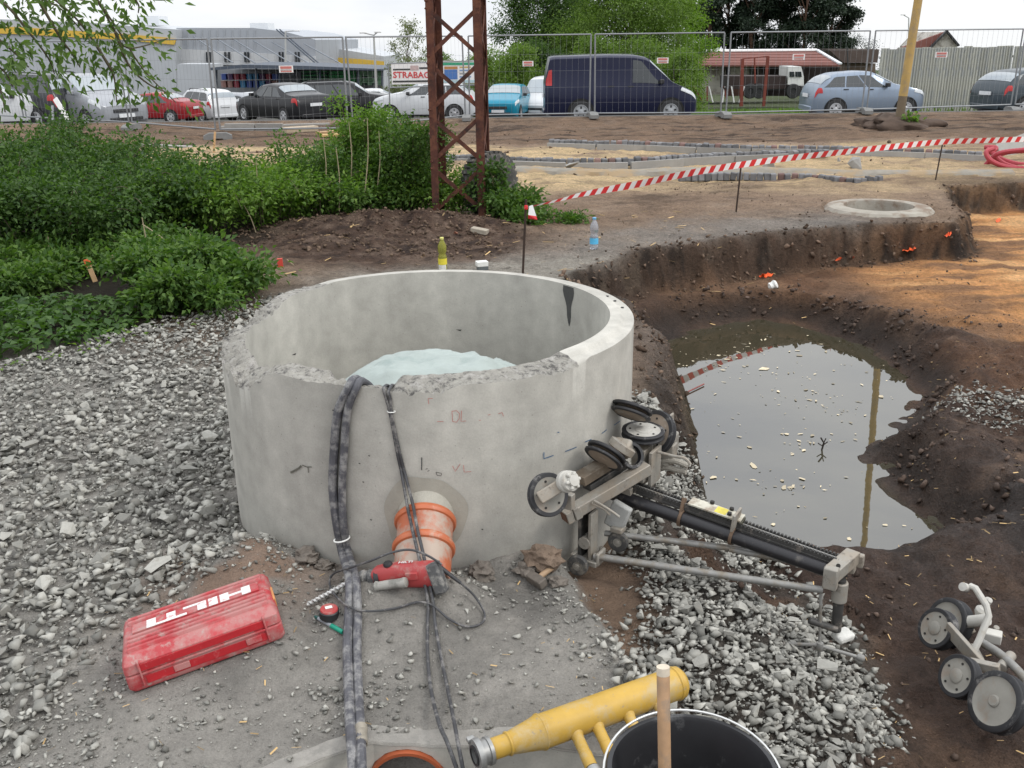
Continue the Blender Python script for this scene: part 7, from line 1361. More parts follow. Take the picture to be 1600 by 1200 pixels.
def car(name, lab, pm, L, Wd, H, kind, loc, head, rim=M_RIM, wheels=True, gap=0.19, glassm=None, tail=True, cladding=None, roofbars=False, wr=0.31, plate=True, par_group='cars parked beyond the fence'):
    K = TY[kind]; w = Wd/2; belt0 = K['belt']*H; zs = gap
    xs_ = np.array([p[0] for p in K['top']])*L; zs_ = np.array([p[1] for p in K['top']])*H
    def ztop(x):
        d = 0.05*L*0.6; return float(np.mean([np.interp(np.clip(x+o, 0, L), xs_, zs_) for o in (-d*.5, -d*.25, 0, d*.25, d*.5)]))
    def hw(x): f = x/L; return w*(1-0.17*(max(0, (0.12-f)/0.12))**2-0.10*(max(0, (f-0.90)/0.10))**2)
    def belt(x): return min(belt0+0.03*H*(x/L), ztop(x)-0.03)
    def sec(x):
        z = ztop(x); ww = hw(x); b_ = belt(x); g = min(1, max(0, (z-b_-0.03)/(0.30*H))); wr_ = ww*(0.93-0.17*g if kind != 'van' else 0.95-0.07*g); f = x/L; bot = zs+0.10*max(0, (0.05-f)/0.05)+0.12*max(0, (f-0.95)/0.05)
        return [(ww*.80, bot), (ww*.95, bot+.03), (ww*.985, bot+.12), (ww, (bot+b_)*.52), (ww*.985, b_-.07), (ww*.95, b_), (wr_+(ww*.95-wr_)*.08, z-.07*g-.012), (wr_*.90, z-.012*g-.004), (wr_*.55, z+.006), (0, z+.012)]
    def Pt(x, t, off=0.0):
        s_ = sec(x); i = min(int(t), len(s_)-2); f = t-i; a, b_ = s_[i], s_[i+1]; yy = a[0]+(b_[0]-a[0])*f; zz = a[1]+(b_[1]-a[1])*f
        if off: n_ = Vector((b_[1]-a[1], -(b_[0]-a[0]))).normalized(); yy += n_.x*off; zz += n_.y*off
        return yy, zz
    root = thing(name, lab, 'van' if kind == 'van' else 'car', loc, head, par_group)
    X = sorted(set([0, .012, .03, .06] + list(np.linspace(.09, .93, 34)) + [.95, .97, .985, 1.0])); loops = []
    for fx in X:
        s_ = sec(fx*L); e = 1-0.10*(1 if fx == 0 else 0)-0.06*(1 if fx == 1 else 0); lp = [(L/2-fx*L, yy*e, zz) for yy, zz in s_]+[(L/2-fx*L, -yy*e, zz) for yy, zz in s_[-2::-1]]; loops.append(lp)
    bm = MB(); loft(bm, loops); bm.build('body', pm, root, smooth=38)
    gm = glassm or M_GLASS
    def patch(nm, xa0, xa1, xb0, xb1, t0, t1, m_, side, off=0.008, nx=8, nt=5):
        vs = []; 
        for j in range(nt+1):
            q = j/nt; t = t0+(t1-t0)*q; a = xa0+(xa1-xa0)*q; b_ = xb0+(xb1-xb0)*q
            for i in range(nx+1): x = a+(b_-a)*i/nx; yy, zz = Pt(x, t, off); vs.append((L/2-x, yy*side, zz))
        k = nx+1; f = [(j*k+i, j*k+i+1, (j+1)*k+i+1, (j+1)*k+i) for j in range(nt) for i in range(nx)]
        bm = MB(); bm.add(vs, f); return bm.build(nm, m_, root)
    g0, g1 = K['glass'][0]*L, K['glass'][1]*L
    wsb, wst = K['ws'][0]*L, K['ws'][1]*L
    n_side = {'hatch': 3, 'sedan': 3, 'suv': 3, 'mpv': 3, 'van': 1}[kind]
    cuts = np.linspace(0, 1, n_side+1)
    rs = K['rs']; topa = wst+0.05*L; topb = (rs[0]*L-0.02*L) if rs else g1; bota = wsb+0.055*L; botb = (min(g1, rs[1]*L-0.04*L) if rs else g1)
    for s_ in (-1, 1):
        for c in range(n_side):
            pad = 0.022
            xa0 = bota+(botb-bota)*cuts[c]+(pad if c else 0); xb0 = bota+(botb-bota)*cuts[c+1]-(pad if c < n_side-1 else 0); xa1 = topa+(topb-topa)*cuts[c]+(pad if c else 0); xb1 = topa+(topb-topa)*cuts[c+1]-(pad if c < n_side-1 else 0)
            patch('side_window', xa0, xa1, xb0, xb1, 5.08, 5.93, gm, s_)
    def cross(nm, x0, x1, m_, tlo=6.15, inset=0.0):
        vs = []; nt = 7; nx = 6
        for j in range(nx+1):
            x = x0+(x1-x0)*j/nx; row_ = [Pt(x, tlo+(9-tlo)*i/nt, 0.010) for i in range(nt+1)]; row_ = [(yy, zz) for yy, zz in row_]+[(-yy, zz) for yy, zz in row_[-2::-1]]
            for yy, zz in row_: vs.append((L/2-x, yy, zz+0.006))
        k = 2*nt+1; bm = MB(); bm.add(vs, [(j*k+i, j*k+i+1, (j+1)*k+i+1, (j+1)*k+i) for j in range(nx) for i in range(k-1)]); return bm.build(nm, m_, root)
    cross('windscreen', wsb+0.012*L, wst-0.005*L, M_GLASSB)
    if rs: cross('rear_window', rs[0]*L+0.01*L, rs[1]*L-0.012*L, M_GLASSB)
    elif kind == 'van': patch('tail_lamp', L*.955, L*.955, L*.995, L*.995, 4.6, 5.6, M_TAIL, 1); patch('tail_lamp', L*.955, L*.955, L*.995, L*.995, 4.6, 5.6, M_TAIL, -1)
    # lamps, bumpers, grille, plates
    for s_ in (-1, 1):
        patch('headlight', L*.008, L*.018, L*.115, L*.10, 3.9, 5.6, M_LAMP, s_, 0.012)
        if kind != 'van': patch('tail_lamp', L*.925, L*.935, L*.992, L*.985, 3.7, 5.0, M_TAIL, s_, 0.012)
        patch('sill_trim', L*.26, L*.26, L*.72, L*.72, 0.4, 1.6, cladding or M_TRIM, s_, 0.006)
        for fx in ((.40, .62) if kind not in ('van',) else (.34, .47)): 
            yy, zz = Pt(fx*L+0.10*L, 4.35, 0.012); bm = MB(); bm.box((L/2-fx*L-0.10*L, yy*s_, zz), (0.16, 0.02, 0.03)); bm.build('door_handle', cladding or M_TRIM if kind != 'sedan' else pm, root)
        yy, zz = Pt(bota+0.10, 5.1, 0.05); bm = MB(); bm.box((L/2-bota-0.06, (yy+0.07)*s_, zz+0.06), (0.13, 0.16, 0.12)); bm.build('wing_mirror', pm if kind not in ('van', 'hatch') else M_TRIM, root, bevel=0.02)
    bm = MB(); zz = ztop(0)*0.80; bm.box((L/2+0.012, 0, zz), (0.05, w*0.9, 0.10)); bm.build('grille', M_TRIM, root, bevel=0.01)
    bm = MB(); bm.box((L/2+0.010, 0, zs+0.16), (0.05, w*1.2, 0.10)); bm.build('lower_grille', M_TRIM, root, bevel=0.02)
    bm = MB(); bm.box((-L/2-0.012, 0, zs+0.14), (0.06, w*1.5, 0.16)); bm.build('rear_bumper', cladding or pm, root, bevel=0.03)
    if plate:
        bm = MB(); bm.box((L/2+0.045, 0, zs+0.26), (0.012, 0.52, 0.11)); bm.build('licence_plate', M_PLATE2, root)
        bm = MB(); bm.box((-L/2-0.03, 0, H*.50 if kind != 'van' else H*.40), (0.03, 0.52, 0.11)); bm.build('licence_plate', M_PLATE2, root)
    if roofbars:
        for s_ in (-1, 1): bm = MB(); bm.tube([(L/2-L*.46, s_*w*.70, H*.975), (L/2-L*.50, s_*w*.70, H*1.02), (L/2-L*.80, s_*w*.68, H*1.0), (L/2-L*.85, s_*w*.66, H*.95)], 0.018, 6); bm.build('roof_rail', M_TRIM, root)
    wb0, wb1 = L*.175, L*.80 if kind != 'van' else L*.765
    for xw in (wb0, wb1):
        for s_ in (-1, 1):
            yo = hw(xw)*1.0; c = Vector((L/2-xw, s_*(yo-0.105), wr)); ax_ = Vector((0, s_, 0))
            bm = MB(); bm.lathe([(0.0, 0.09), (wr+0.055, 0.09), (wr+0.062, 0.112), (wr*0.5, 0.114), (0.0, 0.114)], c, ax_, 26); bm.build('wheel_arch', cladding or M_ARCH, root)
            bm = MB(); bm.lathe([(wr*.62, -0.09), (wr*.93, -0.09), (wr, -0.06), (wr, 0.10), (wr*.94, 0.128), (wr*.66, 0.130), (wr*.64, 0.10)], c, ax_, 30); wo_ = bm.build('wheel', M_TYREC, root)
            bm = MB(); Rw = frame(ax_); bm.lathe([(wr*.66, 0.128), (wr*.60, 0.130), (wr*.56, 0.118), (wr*.2, 0.122), (wr*.16, 0.132), (0, 0.134)], c, ax_, 30); link_mesh('rim', bm.mesh('rim'), rim, wo_)
            bm = MB()
            for k in range(5): t = 2*math.pi*k/5+0.3; bm.box(c+Rw @ Vector((wr*.40*math.cos(t), wr*.40*math.sin(t), 0.121)), (wr*.20, wr*.15, 0.008), Rw @ Matrix.Rotation(t, 3, 'Z'))
            link_mesh('rim_openings', bm.mesh('rim_openings', 0), M_TRIM, wo_)['kind'] = 'stuff'
    return root
def gz(d): return float(height(np.array([0.0]), np.array([d]))[0])
def carat(px, d): return ((px-800)/F*(d*math.cos(TH)+2.6*math.sin(TH)), d)
def put(name, lab, pm, L, Wd, H, kind, px, d, head_deg, **k):
    x, y = carat(px, d); return car(name, lab, pm, L, Wd, H, kind, (x, y, gz(d)), math.radians(head_deg), **k)
P_SILV = paint('silver', (0.30, 0.31, 0.33), 0.45); P_BLK = paint('black', (0.012, 0.012, 0.014)); P_DGR = paint('dark_grey', (0.035, 0.037, 0.040), 0.2); P_WHT = paint('white', (0.55, 0.56, 0.57)); P_RED = paint('red', (0.26, 0.015, 0.02)); P_TEAL = paint('turquoise', (0.01, 0.20, 0.30), 0.2); P_NAVY = paint('navy', (0.006, 0.008, 0.030), 0.1); P_BLUE = paint('silver_blue', (0.22, 0.265, 0.33), 0.45); P_PETR = paint('dark_petrol', (0.045, 0.058, 0.068), 0.2)
put('parked_car', 'silver people carrier with black lower grille, nearest the left fence', P_SILV, 4.25, 1.8, 1.62, 'mpv', 148, 31.5, -38)
put('parked_car', 'dark grey off-road car seen from behind beside the silver people carrier', P_DGR, 4.6, 1.85, 1.70, 'suv', 62, 32.0, 152, roofbars=True, wr=.36)
put('parked_car', 'white car half hidden by branches at the left picture edge', P_WHT, 4.1, 1.7, 1.40, 'hatch', 8, 31.0, 20)
put('parked_car', 'dark red car parked before the hall, partly behind the branches', P_RED, 4.4, 1.75, 1.42, 'sedan', 246, 49.5, 168)
put('parked_car', 'white compact off-road car with a tall red tail lamp right of the dark red car', P_WHT, 4.15, 1.8, 1.64, 'suv', 322, 53, 138, roofbars=True, wr=.34)
put('parked_car', 'silver estate car in the second row behind the fence foot', P_SILV, 4.5, 1.75, 1.5, 'mpv', 352, 58, 162, wr=.31)
put('parked_car', 'white car in the second row left of the black saloon nose', P_WHT, 4.3, 1.75, 1.42, 'hatch', 388, 63, 165)
put('parked_car', 'another white car roof far behind the black saloon', P_WHT, 4.3, 1.75, 1.42, 'hatch', 425, 70, 165)
put('parked_car', 'black saloon car with white plate seen three quarters from behind', P_BLK, 4.4, 1.72, 1.46, 'sedan', 448, 39, 136)
put('parked_car', 'black estate car with large windows right behind the black saloon', P_BLK, 4.6, 1.8, 1.62, 'suv', 543, 42, 8, roofbars=True, wr=.34)
put('parked_car', 'white car mostly hidden behind the tallest shrub', P_WHT, 4.2, 1.75, 1.5, 'hatch', 598, 52, 10)
put('parked_car', 'white hatchback with dark windows behind the big banner', P_WHT, 4.1, 1.72, 1.50, 'hatch', 672, 40.5, 176)
put('parked_car', 'turquoise hatchback facing the camera between tower and van', P_TEAL, 3.9, 1.64, 1.42, 'hatch', 797, 42.5, -100)
put('parked_car', 'white van nose with black bumper showing behind the dark blue van', P_WHT, 4.4, 1.75, 1.82, 'van', 868, 45, -112, wr=.32)
put('parked_van', 'dark blue delivery van with grey wheels behind the middle fence', P_NAVY, 4.55, 1.90, 1.96, 'van', 970, 30.9, 0, wr=.34, rim=mat('steel_hubcap', (0.30, 0.31, 0.32), 0.5, 0.4, var=0.1))
put('parked_car', 'silver blue hatchback behind the yellow pole', P_BLUE, 3.6, 1.65, 1.45, 'hatch', 1347, 32.8, 1)
put('parked_car', 'dark petrol hatchback with white plate at the right picture edge', P_PETR, 4.0, 1.7, 1.47, 'hatch', 1622, 32.6, 14)
# ================================================================== BUILDINGS
M_METAL = mat('pale_metal_wall', (0.42, 0.44, 0.46), 0.55, 0.1, var=0.06, scale=0.4); M_METAL2 = mat('grey_metal_wall', (0.34, 0.36, 0.39), 0.6, 0.1, var=0.06, scale=0.3); M_YST = mat('yellow_stripe', (0.62, 0.40, 0.05), 0.55, var=0.08, scale=0.6); M_WIN = mat('dark_window', (0.02, 0.025, 0.03), 0.1, var=0); M_ROOFD = mat('dark_canopy', (0.07, 0.085, 0.11), 0.6, 0.2, var=0.1, scale=0.5)
HB = 105.0
hall = thing('industrial_hall', 'long pale grey metal hall with a yellow stripe beyond the car park', 'building', (-50, HB, -3.5))
def wallbox(name, px0, pt, px1, pb, y_, depth, m_, par, **k):
    a, b_ = PY(px0, pt, y_), PY(px1, pb, y_); bm = MB(); bm.box(((a.x+b_.x)/2, y_+depth/2, (a.z+b_.z)/2), (abs(b_.x-a.x), depth, abs(a.z-b_.z))); return bm.build(name, m_, par, True, **k)
def quadwall(name, pts, y_, depth, m_, par):            # upright polygon given by photo points, with depth
    q = [PY(x_, y2, y_) for x_, y2 in pts]; n = len(q); bm = MB(); vs = q+[p+Vector((0, depth, 0)) for p in q]; bm.add(vs, [tuple(range(n)), tuple(range(2*n-1, n-1, -1))]+[(i, n+i, n+(i+1) % n, (i+1) % n) for i in range(n)]); return bm.build(name, m_, par, True, smooth=0)
quadwall('wall', [(-250, 20), (150, 36), (275, 46), (275, 175), (-250, 185)], HB-2, 30, M_METAL, hall)
quadwall('wall', [(275.5, 43.5), (395, 43.5), (443, 49), (493, 62), (493, 170), (275.5, 175)], HB, 30, M_METAL2, hall)
quadwall('lower_wall', [(277, 76), (493, 88), (493, 104), (277, 100)], HB-0.3, 0.25, mat('white_metal_wall', (0.52, 0.53, 0.54), 0.6, var=0.05, scale=0.4), hall)
quadwall('yellow_stripe', [(-250, 30), (40, 43), (205, 54), (276, 60), (272, 70), (200, 63), (40, 54), (-250, 42)], HB-2.2, 0.15, M_YST, hall)
quadwall('yellow_stripe', [(495, 88), (560, 92), (600, 96), (600, 103), (560, 102), (495, 100)], HB+14, 0.2, M_YST, hall)
quadwall('wall', [(494, 74), (520, 75), (600, 88), (600, 160), (494, 165)], HB+15, 20, M_METAL, hall)
for px in (321.5, 326, 350, 356, 381, 386, 435, 440, 460, 465): quadwall('window', [(px, 81), (px+3, 81.3), (px+3.6, 97), (px+0.6, 96.5)], HB-0.5, 0.2, M_WIN, hall)
for k in range(18): quadwall('panel_seam', [(280+k*11.8, 46+0.02*k), (280.6+k*11.8, 46+0.02*k), (280.6+k*11.8, 75+0.7*k), (280+k*11.8, 75+0.7*k)], HB-0.08, 0.07, M_METAL, hall) if k < 11 else None
for (x0, y0_, x1, y1_) in ((216, 25, 249, 40), (390, 36, 419, 46)): wallbox('roof_unit', x0, y0_, x1, y1_, HB+4, 3, mat('roof_unit_white', (0.66, 0.68, 0.70), 0.5, var=0.06, scale=1), hall)
for k, px in enumerate((302, 337, 365, 396, 425, 475)): bm = MB(); bm.cyl(PY(px, 57+k*2.2, HB-0.4), PY(px+62, 98+k*0.8, HB-7), 0.06, n=6); bm.build('tie_bar', mat('tie_bar_grey', (0.22, 0.24, 0.27), 0.5, 0.3, var=0), hall, True)
for dx_ in (0, 5): bm = MB(); bm.cyl(PY(432+dx_, 46, HB-1), PY(492+dx_, 98, HB-5), 0.07, n=6); bm.build('stair_rail', M_ROOFD, hall, True)
can = thing('storage_canopy', 'dark low canopy with a shallow gable roof in front of the hall', 'canopy', (-30, 84, -3.2))
CY_ = 82.0
quadwall('canopy_roof', [(326, 106), (378, 101), (480, 103), (598, 108), (598, 110.5), (480, 108), (378, 106.5), (330, 110)], CY_-4, 10, M_ROOFD, can)
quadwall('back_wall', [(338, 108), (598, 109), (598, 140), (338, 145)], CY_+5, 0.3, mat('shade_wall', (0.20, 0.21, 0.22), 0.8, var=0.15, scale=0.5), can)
quadwall('side_wall', [(277, 100), (333, 100), (336, 150), (277, 152)], CY_+4.5, 3, M_METAL, can)
quadwall('door', [(440, 112), (470, 112), (470, 140), (440, 141)], CY_+4.6, 0.2, M_METAL2, can)
for px in (338, 400, 437, 500, 560, 597): bm = MB(); bm.cyl(PY(px, 107, CY_-3), PY(px, 152, CY_-3), 0.09, n=8); bm.build('canopy_post', M_ROOFD, can, True)
crates = [((0.05, 0.09, 0.30), 'blue'), ((0.28, 0.04, 0.06), 'red'), ((0.10, 0.05, 0.12), 'purple'), ((0.06, 0.22, 0.40), 'light blue'), ((0.30, 0.16, 0.14), 'pale red')]
CM = [mat('crate_'+c[1].replace(' ', '_'), c[0], 0.6, var=0.1, scale=3) for c in crates]
ccol = ['darkest', 'first', 'second', 'third', 'fourth', 'fifth', 'sixth', 'seventh', 'eighth']
k = 0
for row, (y0_, y1_) in enumerate(((116, 125), (127, 137))):
    for i in range(9):
        px = 345+i*10.0; ci = (0, 2, 1, 1, 3, 3, 2, 1, 0)[i] if row == 0 else (4, 4, 1, 3, 0, 0, 3, 2, 4)[i]; a, b_ = PY(px, y0_, CY_), PY(px+8.8, y1_, CY_)
        t_ = thing('storage_crate', '%s plastic crate stack, %s from the left in the %s row under the canopy' % (crates[ci][1], ccol[i] if i else 'first' if False else ('nearest' if False else 'outermost'), 'upper' if row == 0 else 'lower'), 'crate', ((a.x+b_.x)/2, CY_, b_.z), 0, 'crates under the canopy')
        bm = MB(); bm.box(((a.x+b_.x)/2, CY_+0.4, (a.z+b_.z)/2), (abs(b_.x-a.x), 0.8, abs(a.z-b_.z))); bm.build('crate_box', CM[ci], t_, True, bevel=0.03)
        bm = MB(); bm.box(((a.x+b_.x)/2, CY_+0.4, a.z), (abs(b_.x-a.x)+0.04, 0.86, 0.05)); bm.build('crate_rim', CM[ci], t_, True)
M_GRNR = mat('green_rack', (0.03, 0.24, 0.07), 0.6, var=0.15, scale=1.2); M_GRND = mat('dark_green_crate', (0.015, 0.06, 0.035), 0.7, var=0.2, scale=1.5); M_GRNL = mat('pale_green_crate', (0.22, 0.40, 0.24), 0.6, var=0.2, scale=1.5)
for b0, (x0, x1, lab) in enumerate(((472, 512, 'dark green crate rack, left of the three under the canopy'), (514, 556, 'bright green crate rack, middle of the three under the canopy'), (558, 597, 'mixed green crate rack, right of the three under the canopy'))):
    t_ = thing('crate_rack', lab, 'rack', PY(x0, 135, CY_-1), 0, 'green crate racks under the canopy')
    for r in range(4):
        for c in range(5):
            xa = x0+(x1-x0)*c/5+0.3; xb = x0+(x1-x0)*(c+1)/5-0.3; ya = 111.5+r*5.6; a, b_ = PY(xa, ya+1.0, CY_-1), PY(xb, ya+4.6, CY_-1); bm = MB(); bm.box(((a.x+b_.x)/2, CY_-0.6, (a.z+b_.z)/2), (abs(b_.x-a.x), 0.8, abs(a.z-b_.z))); bm.build('crate', (M_GRND, M_GRNR, M_GRNL)[(b0+(r*c) % 2*(b0 == 2)+(1 if b0 == 1 and r % 2 == 0 else 0)*0) % 3] if b0 else M_GRND, t_, True)
        a, b_ = PY(x0, 111.5+r*5.6, CY_-1), PY(x1, 112.3+r*5.6, CY_-1); bm = MB(); bm.box(((a.x+b_.x)/2, CY_-0.7, (a.z+b_.z)/2), (abs(b_.x-a.x), 1.0, 0.07)); bm.build('rack_beam', M_GRNR if b0 != 2 else M_GRNL, t_, True)
# barn
BYD = 72.0
barn = thing('barn', 'low barn with a red brown roof and open dark bays behind the gate', 'building', (22, BYD, -3))
M_TILE = mat('red_brown_roof', (0.17, 0.068, 0.055), 0.85, var=0.18, scale=0.8, bump=0.3, bscale=6); M_BWALL = mat('weathered_white_wall', (0.48, 0.45, 0.40), 0.9, var=0.2, scale=0.7, dirt=((0.22, 0.19, 0.16), 0.3, 1.2)); M_BAY = mat('dark_bay', (0.022, 0.016, 0.014), 0.95, var=0.2, scale=1)
r0, r1, e0, e1 = PY(1093, 80.5, BYD+3.5), PY(1276, 79, BYD+3.5), PY(1087, 101, BYD), PY(1313, 101, BYD)
bm = MB(); th_ = Vector((0, 0, -0.12)); bm.add([e0, e1, r1, r0, e0+th_, e1+th_, r1+th_, r0+th_], [(0, 1, 2, 3), (7, 6, 5, 4), (0, 4, 5, 1), (1, 5, 6, 2), (2, 6, 7, 3), (3, 7, 4, 0)]); bm.build('roof', M_TILE, barn, True, smooth=0)
for k in range(5): f = (k+0.5)/5; bm = MB(); bm.cyl(e0.lerp(r0, f)+Vector((0, 0, 0.02)), e1.lerp(r1, f)+Vector((0, 0, 0.02)), 0.03, n=5); bm.build('roof_course', M_TILE, barn, True)
bm = MB(); bm.cyl(r0, r1, 0.14, n=8); bm.build('ridge_cap', M_SIGNW, barn, True)
bm = MB(); bm.beam(r1+Vector((0, 0, 0.05)), e1+Vector((0, 0, 0.06)), 0.28, 0.10, hint=(0, 0, 1)); bm.build('verge_cap', mat('verge_white', (0.60, 0.62, 0.64), 0.6, var=0.08), barn, True)
quadwall('wall', [(1077, 103), (1128, 103), (1128, 148), (1077, 148)], BYD+1.2, 5, M_BWALL, barn); quadwall('wall', [(1129, 103), (1187, 103), (1187, 120), (1129, 120)], BYD+1.5, 4, M_BWALL, barn)
quadwall('dark_bay', [(1188, 103), (1308, 103), (1308, 150), (1188, 150)], BYD+4, 1, M_BAY, barn); quadwall('timber_wall', [(1129, 119), (1187, 119), (1187, 150), (1129, 150)], BYD+1.4, 1, mat('dark_brown_boards', (0.075, 0.035, 0.025), 0.9, var=0.3, scale=2), barn)
for (x0, x1) in ((1135, 1141), (1172, 1184)): quadwall('window', [(x0, 106), (x1, 106), (x1, 118), (x0, 118)], BYD+1.3, 0.15, M_WIN, barn)
quadwall('door', [(1084, 105), (1098, 105), (1098, 118), (1084, 118)], BYD+1.0, 0.15, M_WIN, barn)
for px in (1130, 1188, 1230, 1262, 1300, 1309): bm = MB(); bm.beam(PY(px, 102, BYD+0.6), PY(px, 150, BYD+0.6), 0.18, 0.18, hint=(0, -1, 0)); bm.build('barn_post', M_BAY, barn, True)
quadwall('eave_beam', [(1187, 101.5), (1313, 101.5), (1313, 104), (1187, 104)], BYD+0.3, 0.2, M_BWALL, barn)
sh = thing('tiled_shed', 'dark brown tiled shed roof right of the barn, behind the fence', 'building', PY(1340, 120, BYD+6)); quadwall('roof', [(1294, 77), (1374, 77), (1371, 98), (1318, 98)], BYD+6, 3, mat('dark_tiles', (0.085, 0.062, 0.052), 0.9, var=0.25, scale=2, bump=0.4, bscale=5), sh); quadwall('wall', [(1316, 99), (1368, 99), (1368, 130), (1316, 130)], BYD+7, 2, mat('shed_wall', (0.16, 0.12, 0.09), 0.9, var=0.2, scale=1), sh); bm = MB(); bm.cyl(PY(1324, 74, BYD+5.5), PY(1325, 112, BYD+5.5), 0.06, n=6); bm.build('flue_pipe', M_BLACK, sh, True)
hs_ = thing('house', 'white gabled house with a red roof beyond the corrugated wall', 'house', PY(1460, 90, 85)); quadwall('roof', [(1404, 76), (1480, 48.5), (1456, 74), (1448, 90), (1404, 90)], 86, 0.4, mat('house_roof', (0.20, 0.075, 0.06), 0.85, var=0.15, scale=0.6), hs_); quadwall('gable_wall', [(1456, 73), (1479, 49.5), (1496, 71), (1496, 110), (1456, 110)], 85.8, 7, M_BWALL, hs_)
for (a, b_) in (((1478.5, 48), (1498, 71.5)), ((1479.5, 48), (1454, 74))): bm = MB(); bm.beam(PY(*a, 85.6), PY(*b_, 85.6), 0.14, 0.3, hint=(0, -1, 0)); bm.build('verge_board', M_TRIM, hs_, True)
# corrugated wall
cw = thing('corrugated_fence', 'tall faded corrugated sheet fence behind the hatchbacks', 'fence', PY(1480, 165, 38)); M_COR = mat('faded_sheet', (0.43, 0.43, 0.37), 0.6, 0.15, var=0.10, scale=0.8, objvar=0.14, dirt=((0.30, 0.32, 0.33), 0.25, 1.5)); CWY = 38.0
xa, xb = PY(1372, 120, CWY).x, PY(1680, 120, CWY).x; nsh = 24; sw = (xb-xa)/nsh; zb_ = gz(CWY)-0.05
pr_ = []; per = sw/3
for k in range(3):
    o_ = k*per; pr_ += [(o_, 0), (o_+per*.35, 0), (o_+per*.5, -0.045), (o_+per*.85, -0.045)]
pr_ += [(sw+0.02, 0)]
for i in range(nsh):
    px = 1372+(1680-1372)*i/nsh; ht = PY(px, 76-7*(i/nsh)*0.9, CWY).z-zb_+random.uniform(-.03, .03); bm = MB(); bm.add([(x_, y2, z_) for z_ in (0, ht) for x_, y2 in pr_], [(k, k+1, len(pr_)+k+1, len(pr_)+k) for k in range(len(pr_)-1)]); o = bm.build('sheet', M_COR, cw, smooth=0); o.matrix_parent_inverse = Matrix.Translation(cw.location).inverted(); o.location = (xa+i*sw, CWY+random.uniform(-.02, .02), zb_); o.rotation_euler = (0, random.gauss(0, .006), 0)
for f in (0.35, 0.9): bm = MB(); bm.beam((xa, CWY+0.06, zb_+2.3*f), (xb, CWY+0.06, zb_+2.3*f), 0.05, 0.08, hint=(0, 0, 1)); bm.build('back_rail', M_ROOFD, cw, True)
# red gate frame
M_GATE = mat('rusty_red_gate', (0.16, 0.035, 0.022), 0.8, var=0.2, scale=3); GY = 50.0
gt = thing('gate_frame', 'rusty red steel gate frame standing open before the barn', 'gate', PY(1180, 165, GY))
for (a, b_, w) in (((1160, 92), (1158, 166), .30), ((1200, 88), (1193, 166), .26), ((1160, 92), (1201, 88), .10)): bm = MB(); bm.beam(PY(*a, GY), PY(*b_, GY), w*0.5, w*0.5, hint=(0, -1, 0)); bm.build('gate_post', M_GATE, gt, True)
bm = MB(); bm.cyl(PY(1179, 91, GY), PY(1180, 130, GY), 0.04, n=6); bm.build('gate_bar', M_GATE, gt, True)
for k in range(7):
    px = [1098, 1114, 1129, 1136, 1147, 1155, 1105][k]; lean = [14, 6, -3, 5, 4, -8, 0][k]; s_ = thing('marker_stake', ('longest leaning white stake beside the van nose', 'white stake next to the longest leaning one', 'upright white stake in the middle of the row before the gate', 'rusty red stake in the middle of the row before the gate', 'white stake left of the gate post, leaning left', 'white stake leaning towards the rusty gate post', 'rusty red upright stake beside the van nose')[k], 'stake', PY(px, 160, GY), 0, 'leaning marker stakes before the gate'); bm = MB(); bm.beam(PY(px, 160, GY), PY(px-lean, 135, GY), 0.06, 0.03, hint=(0, -1, 0)); bm.build('stake_shaft', M_SIGNW if k % 3 else M_GATE, s_, True)
# lorry
LY = 64.0; lo_ = thing('lorry', 'white lorry cab with a dark flatbed parked in front of the barn', 'lorry', PY(1235, 150, LY))
quadwall('cab', [(1232, 104), (1252, 104), (1256, 120), (1256, 134), (1231, 132)], LY, 2.2, mat('lorry_white', (0.66, 0.66, 0.64), 0.5, var=0.1, scale=1.5), lo_)
for (x0, x1) in ((1234, 1240.5), (1243, 1252)): quadwall('cab_window', [(x0, 112), (x1, 112), (x1+0.8, 120), (x0, 120)], LY-0.06, 0.08, M_WIN, lo_)
quadwall('flatbed', [(1136, 119), (1229, 119), (1229, 139), (1136, 139)], LY+0.2, 2.2, mat('flatbed_dark', (0.035, 0.022, 0.020), 0.85, var=0.3, scale=1.2), lo_); quadwall('chassis', [(1170, 138), (1257, 135), (1257, 141), (1170, 141)], LY+0.3, 1.8, M_TRIM, lo_)
for px in (1239, 1172, 1186): c = PY(px, 142.5, LY); bm = MB(); bm.lathe([(0.15, -0.15), (0.42, -0.14), (0.46, -0.05), (0.46, 0.05), (0.42, 0.14), (0.2, 0.15), (0.18, 0.1), (0, 0.1)], c, (0, -1, 0), 22); bm.build('wheel', M_TYREC, lo_, True)
bm = MB(); bm.box(PY(1254.5, 141, LY), (0.12, 0.1, 0.28)); bm.build('mudflap', M_SIGNW, lo_, True)
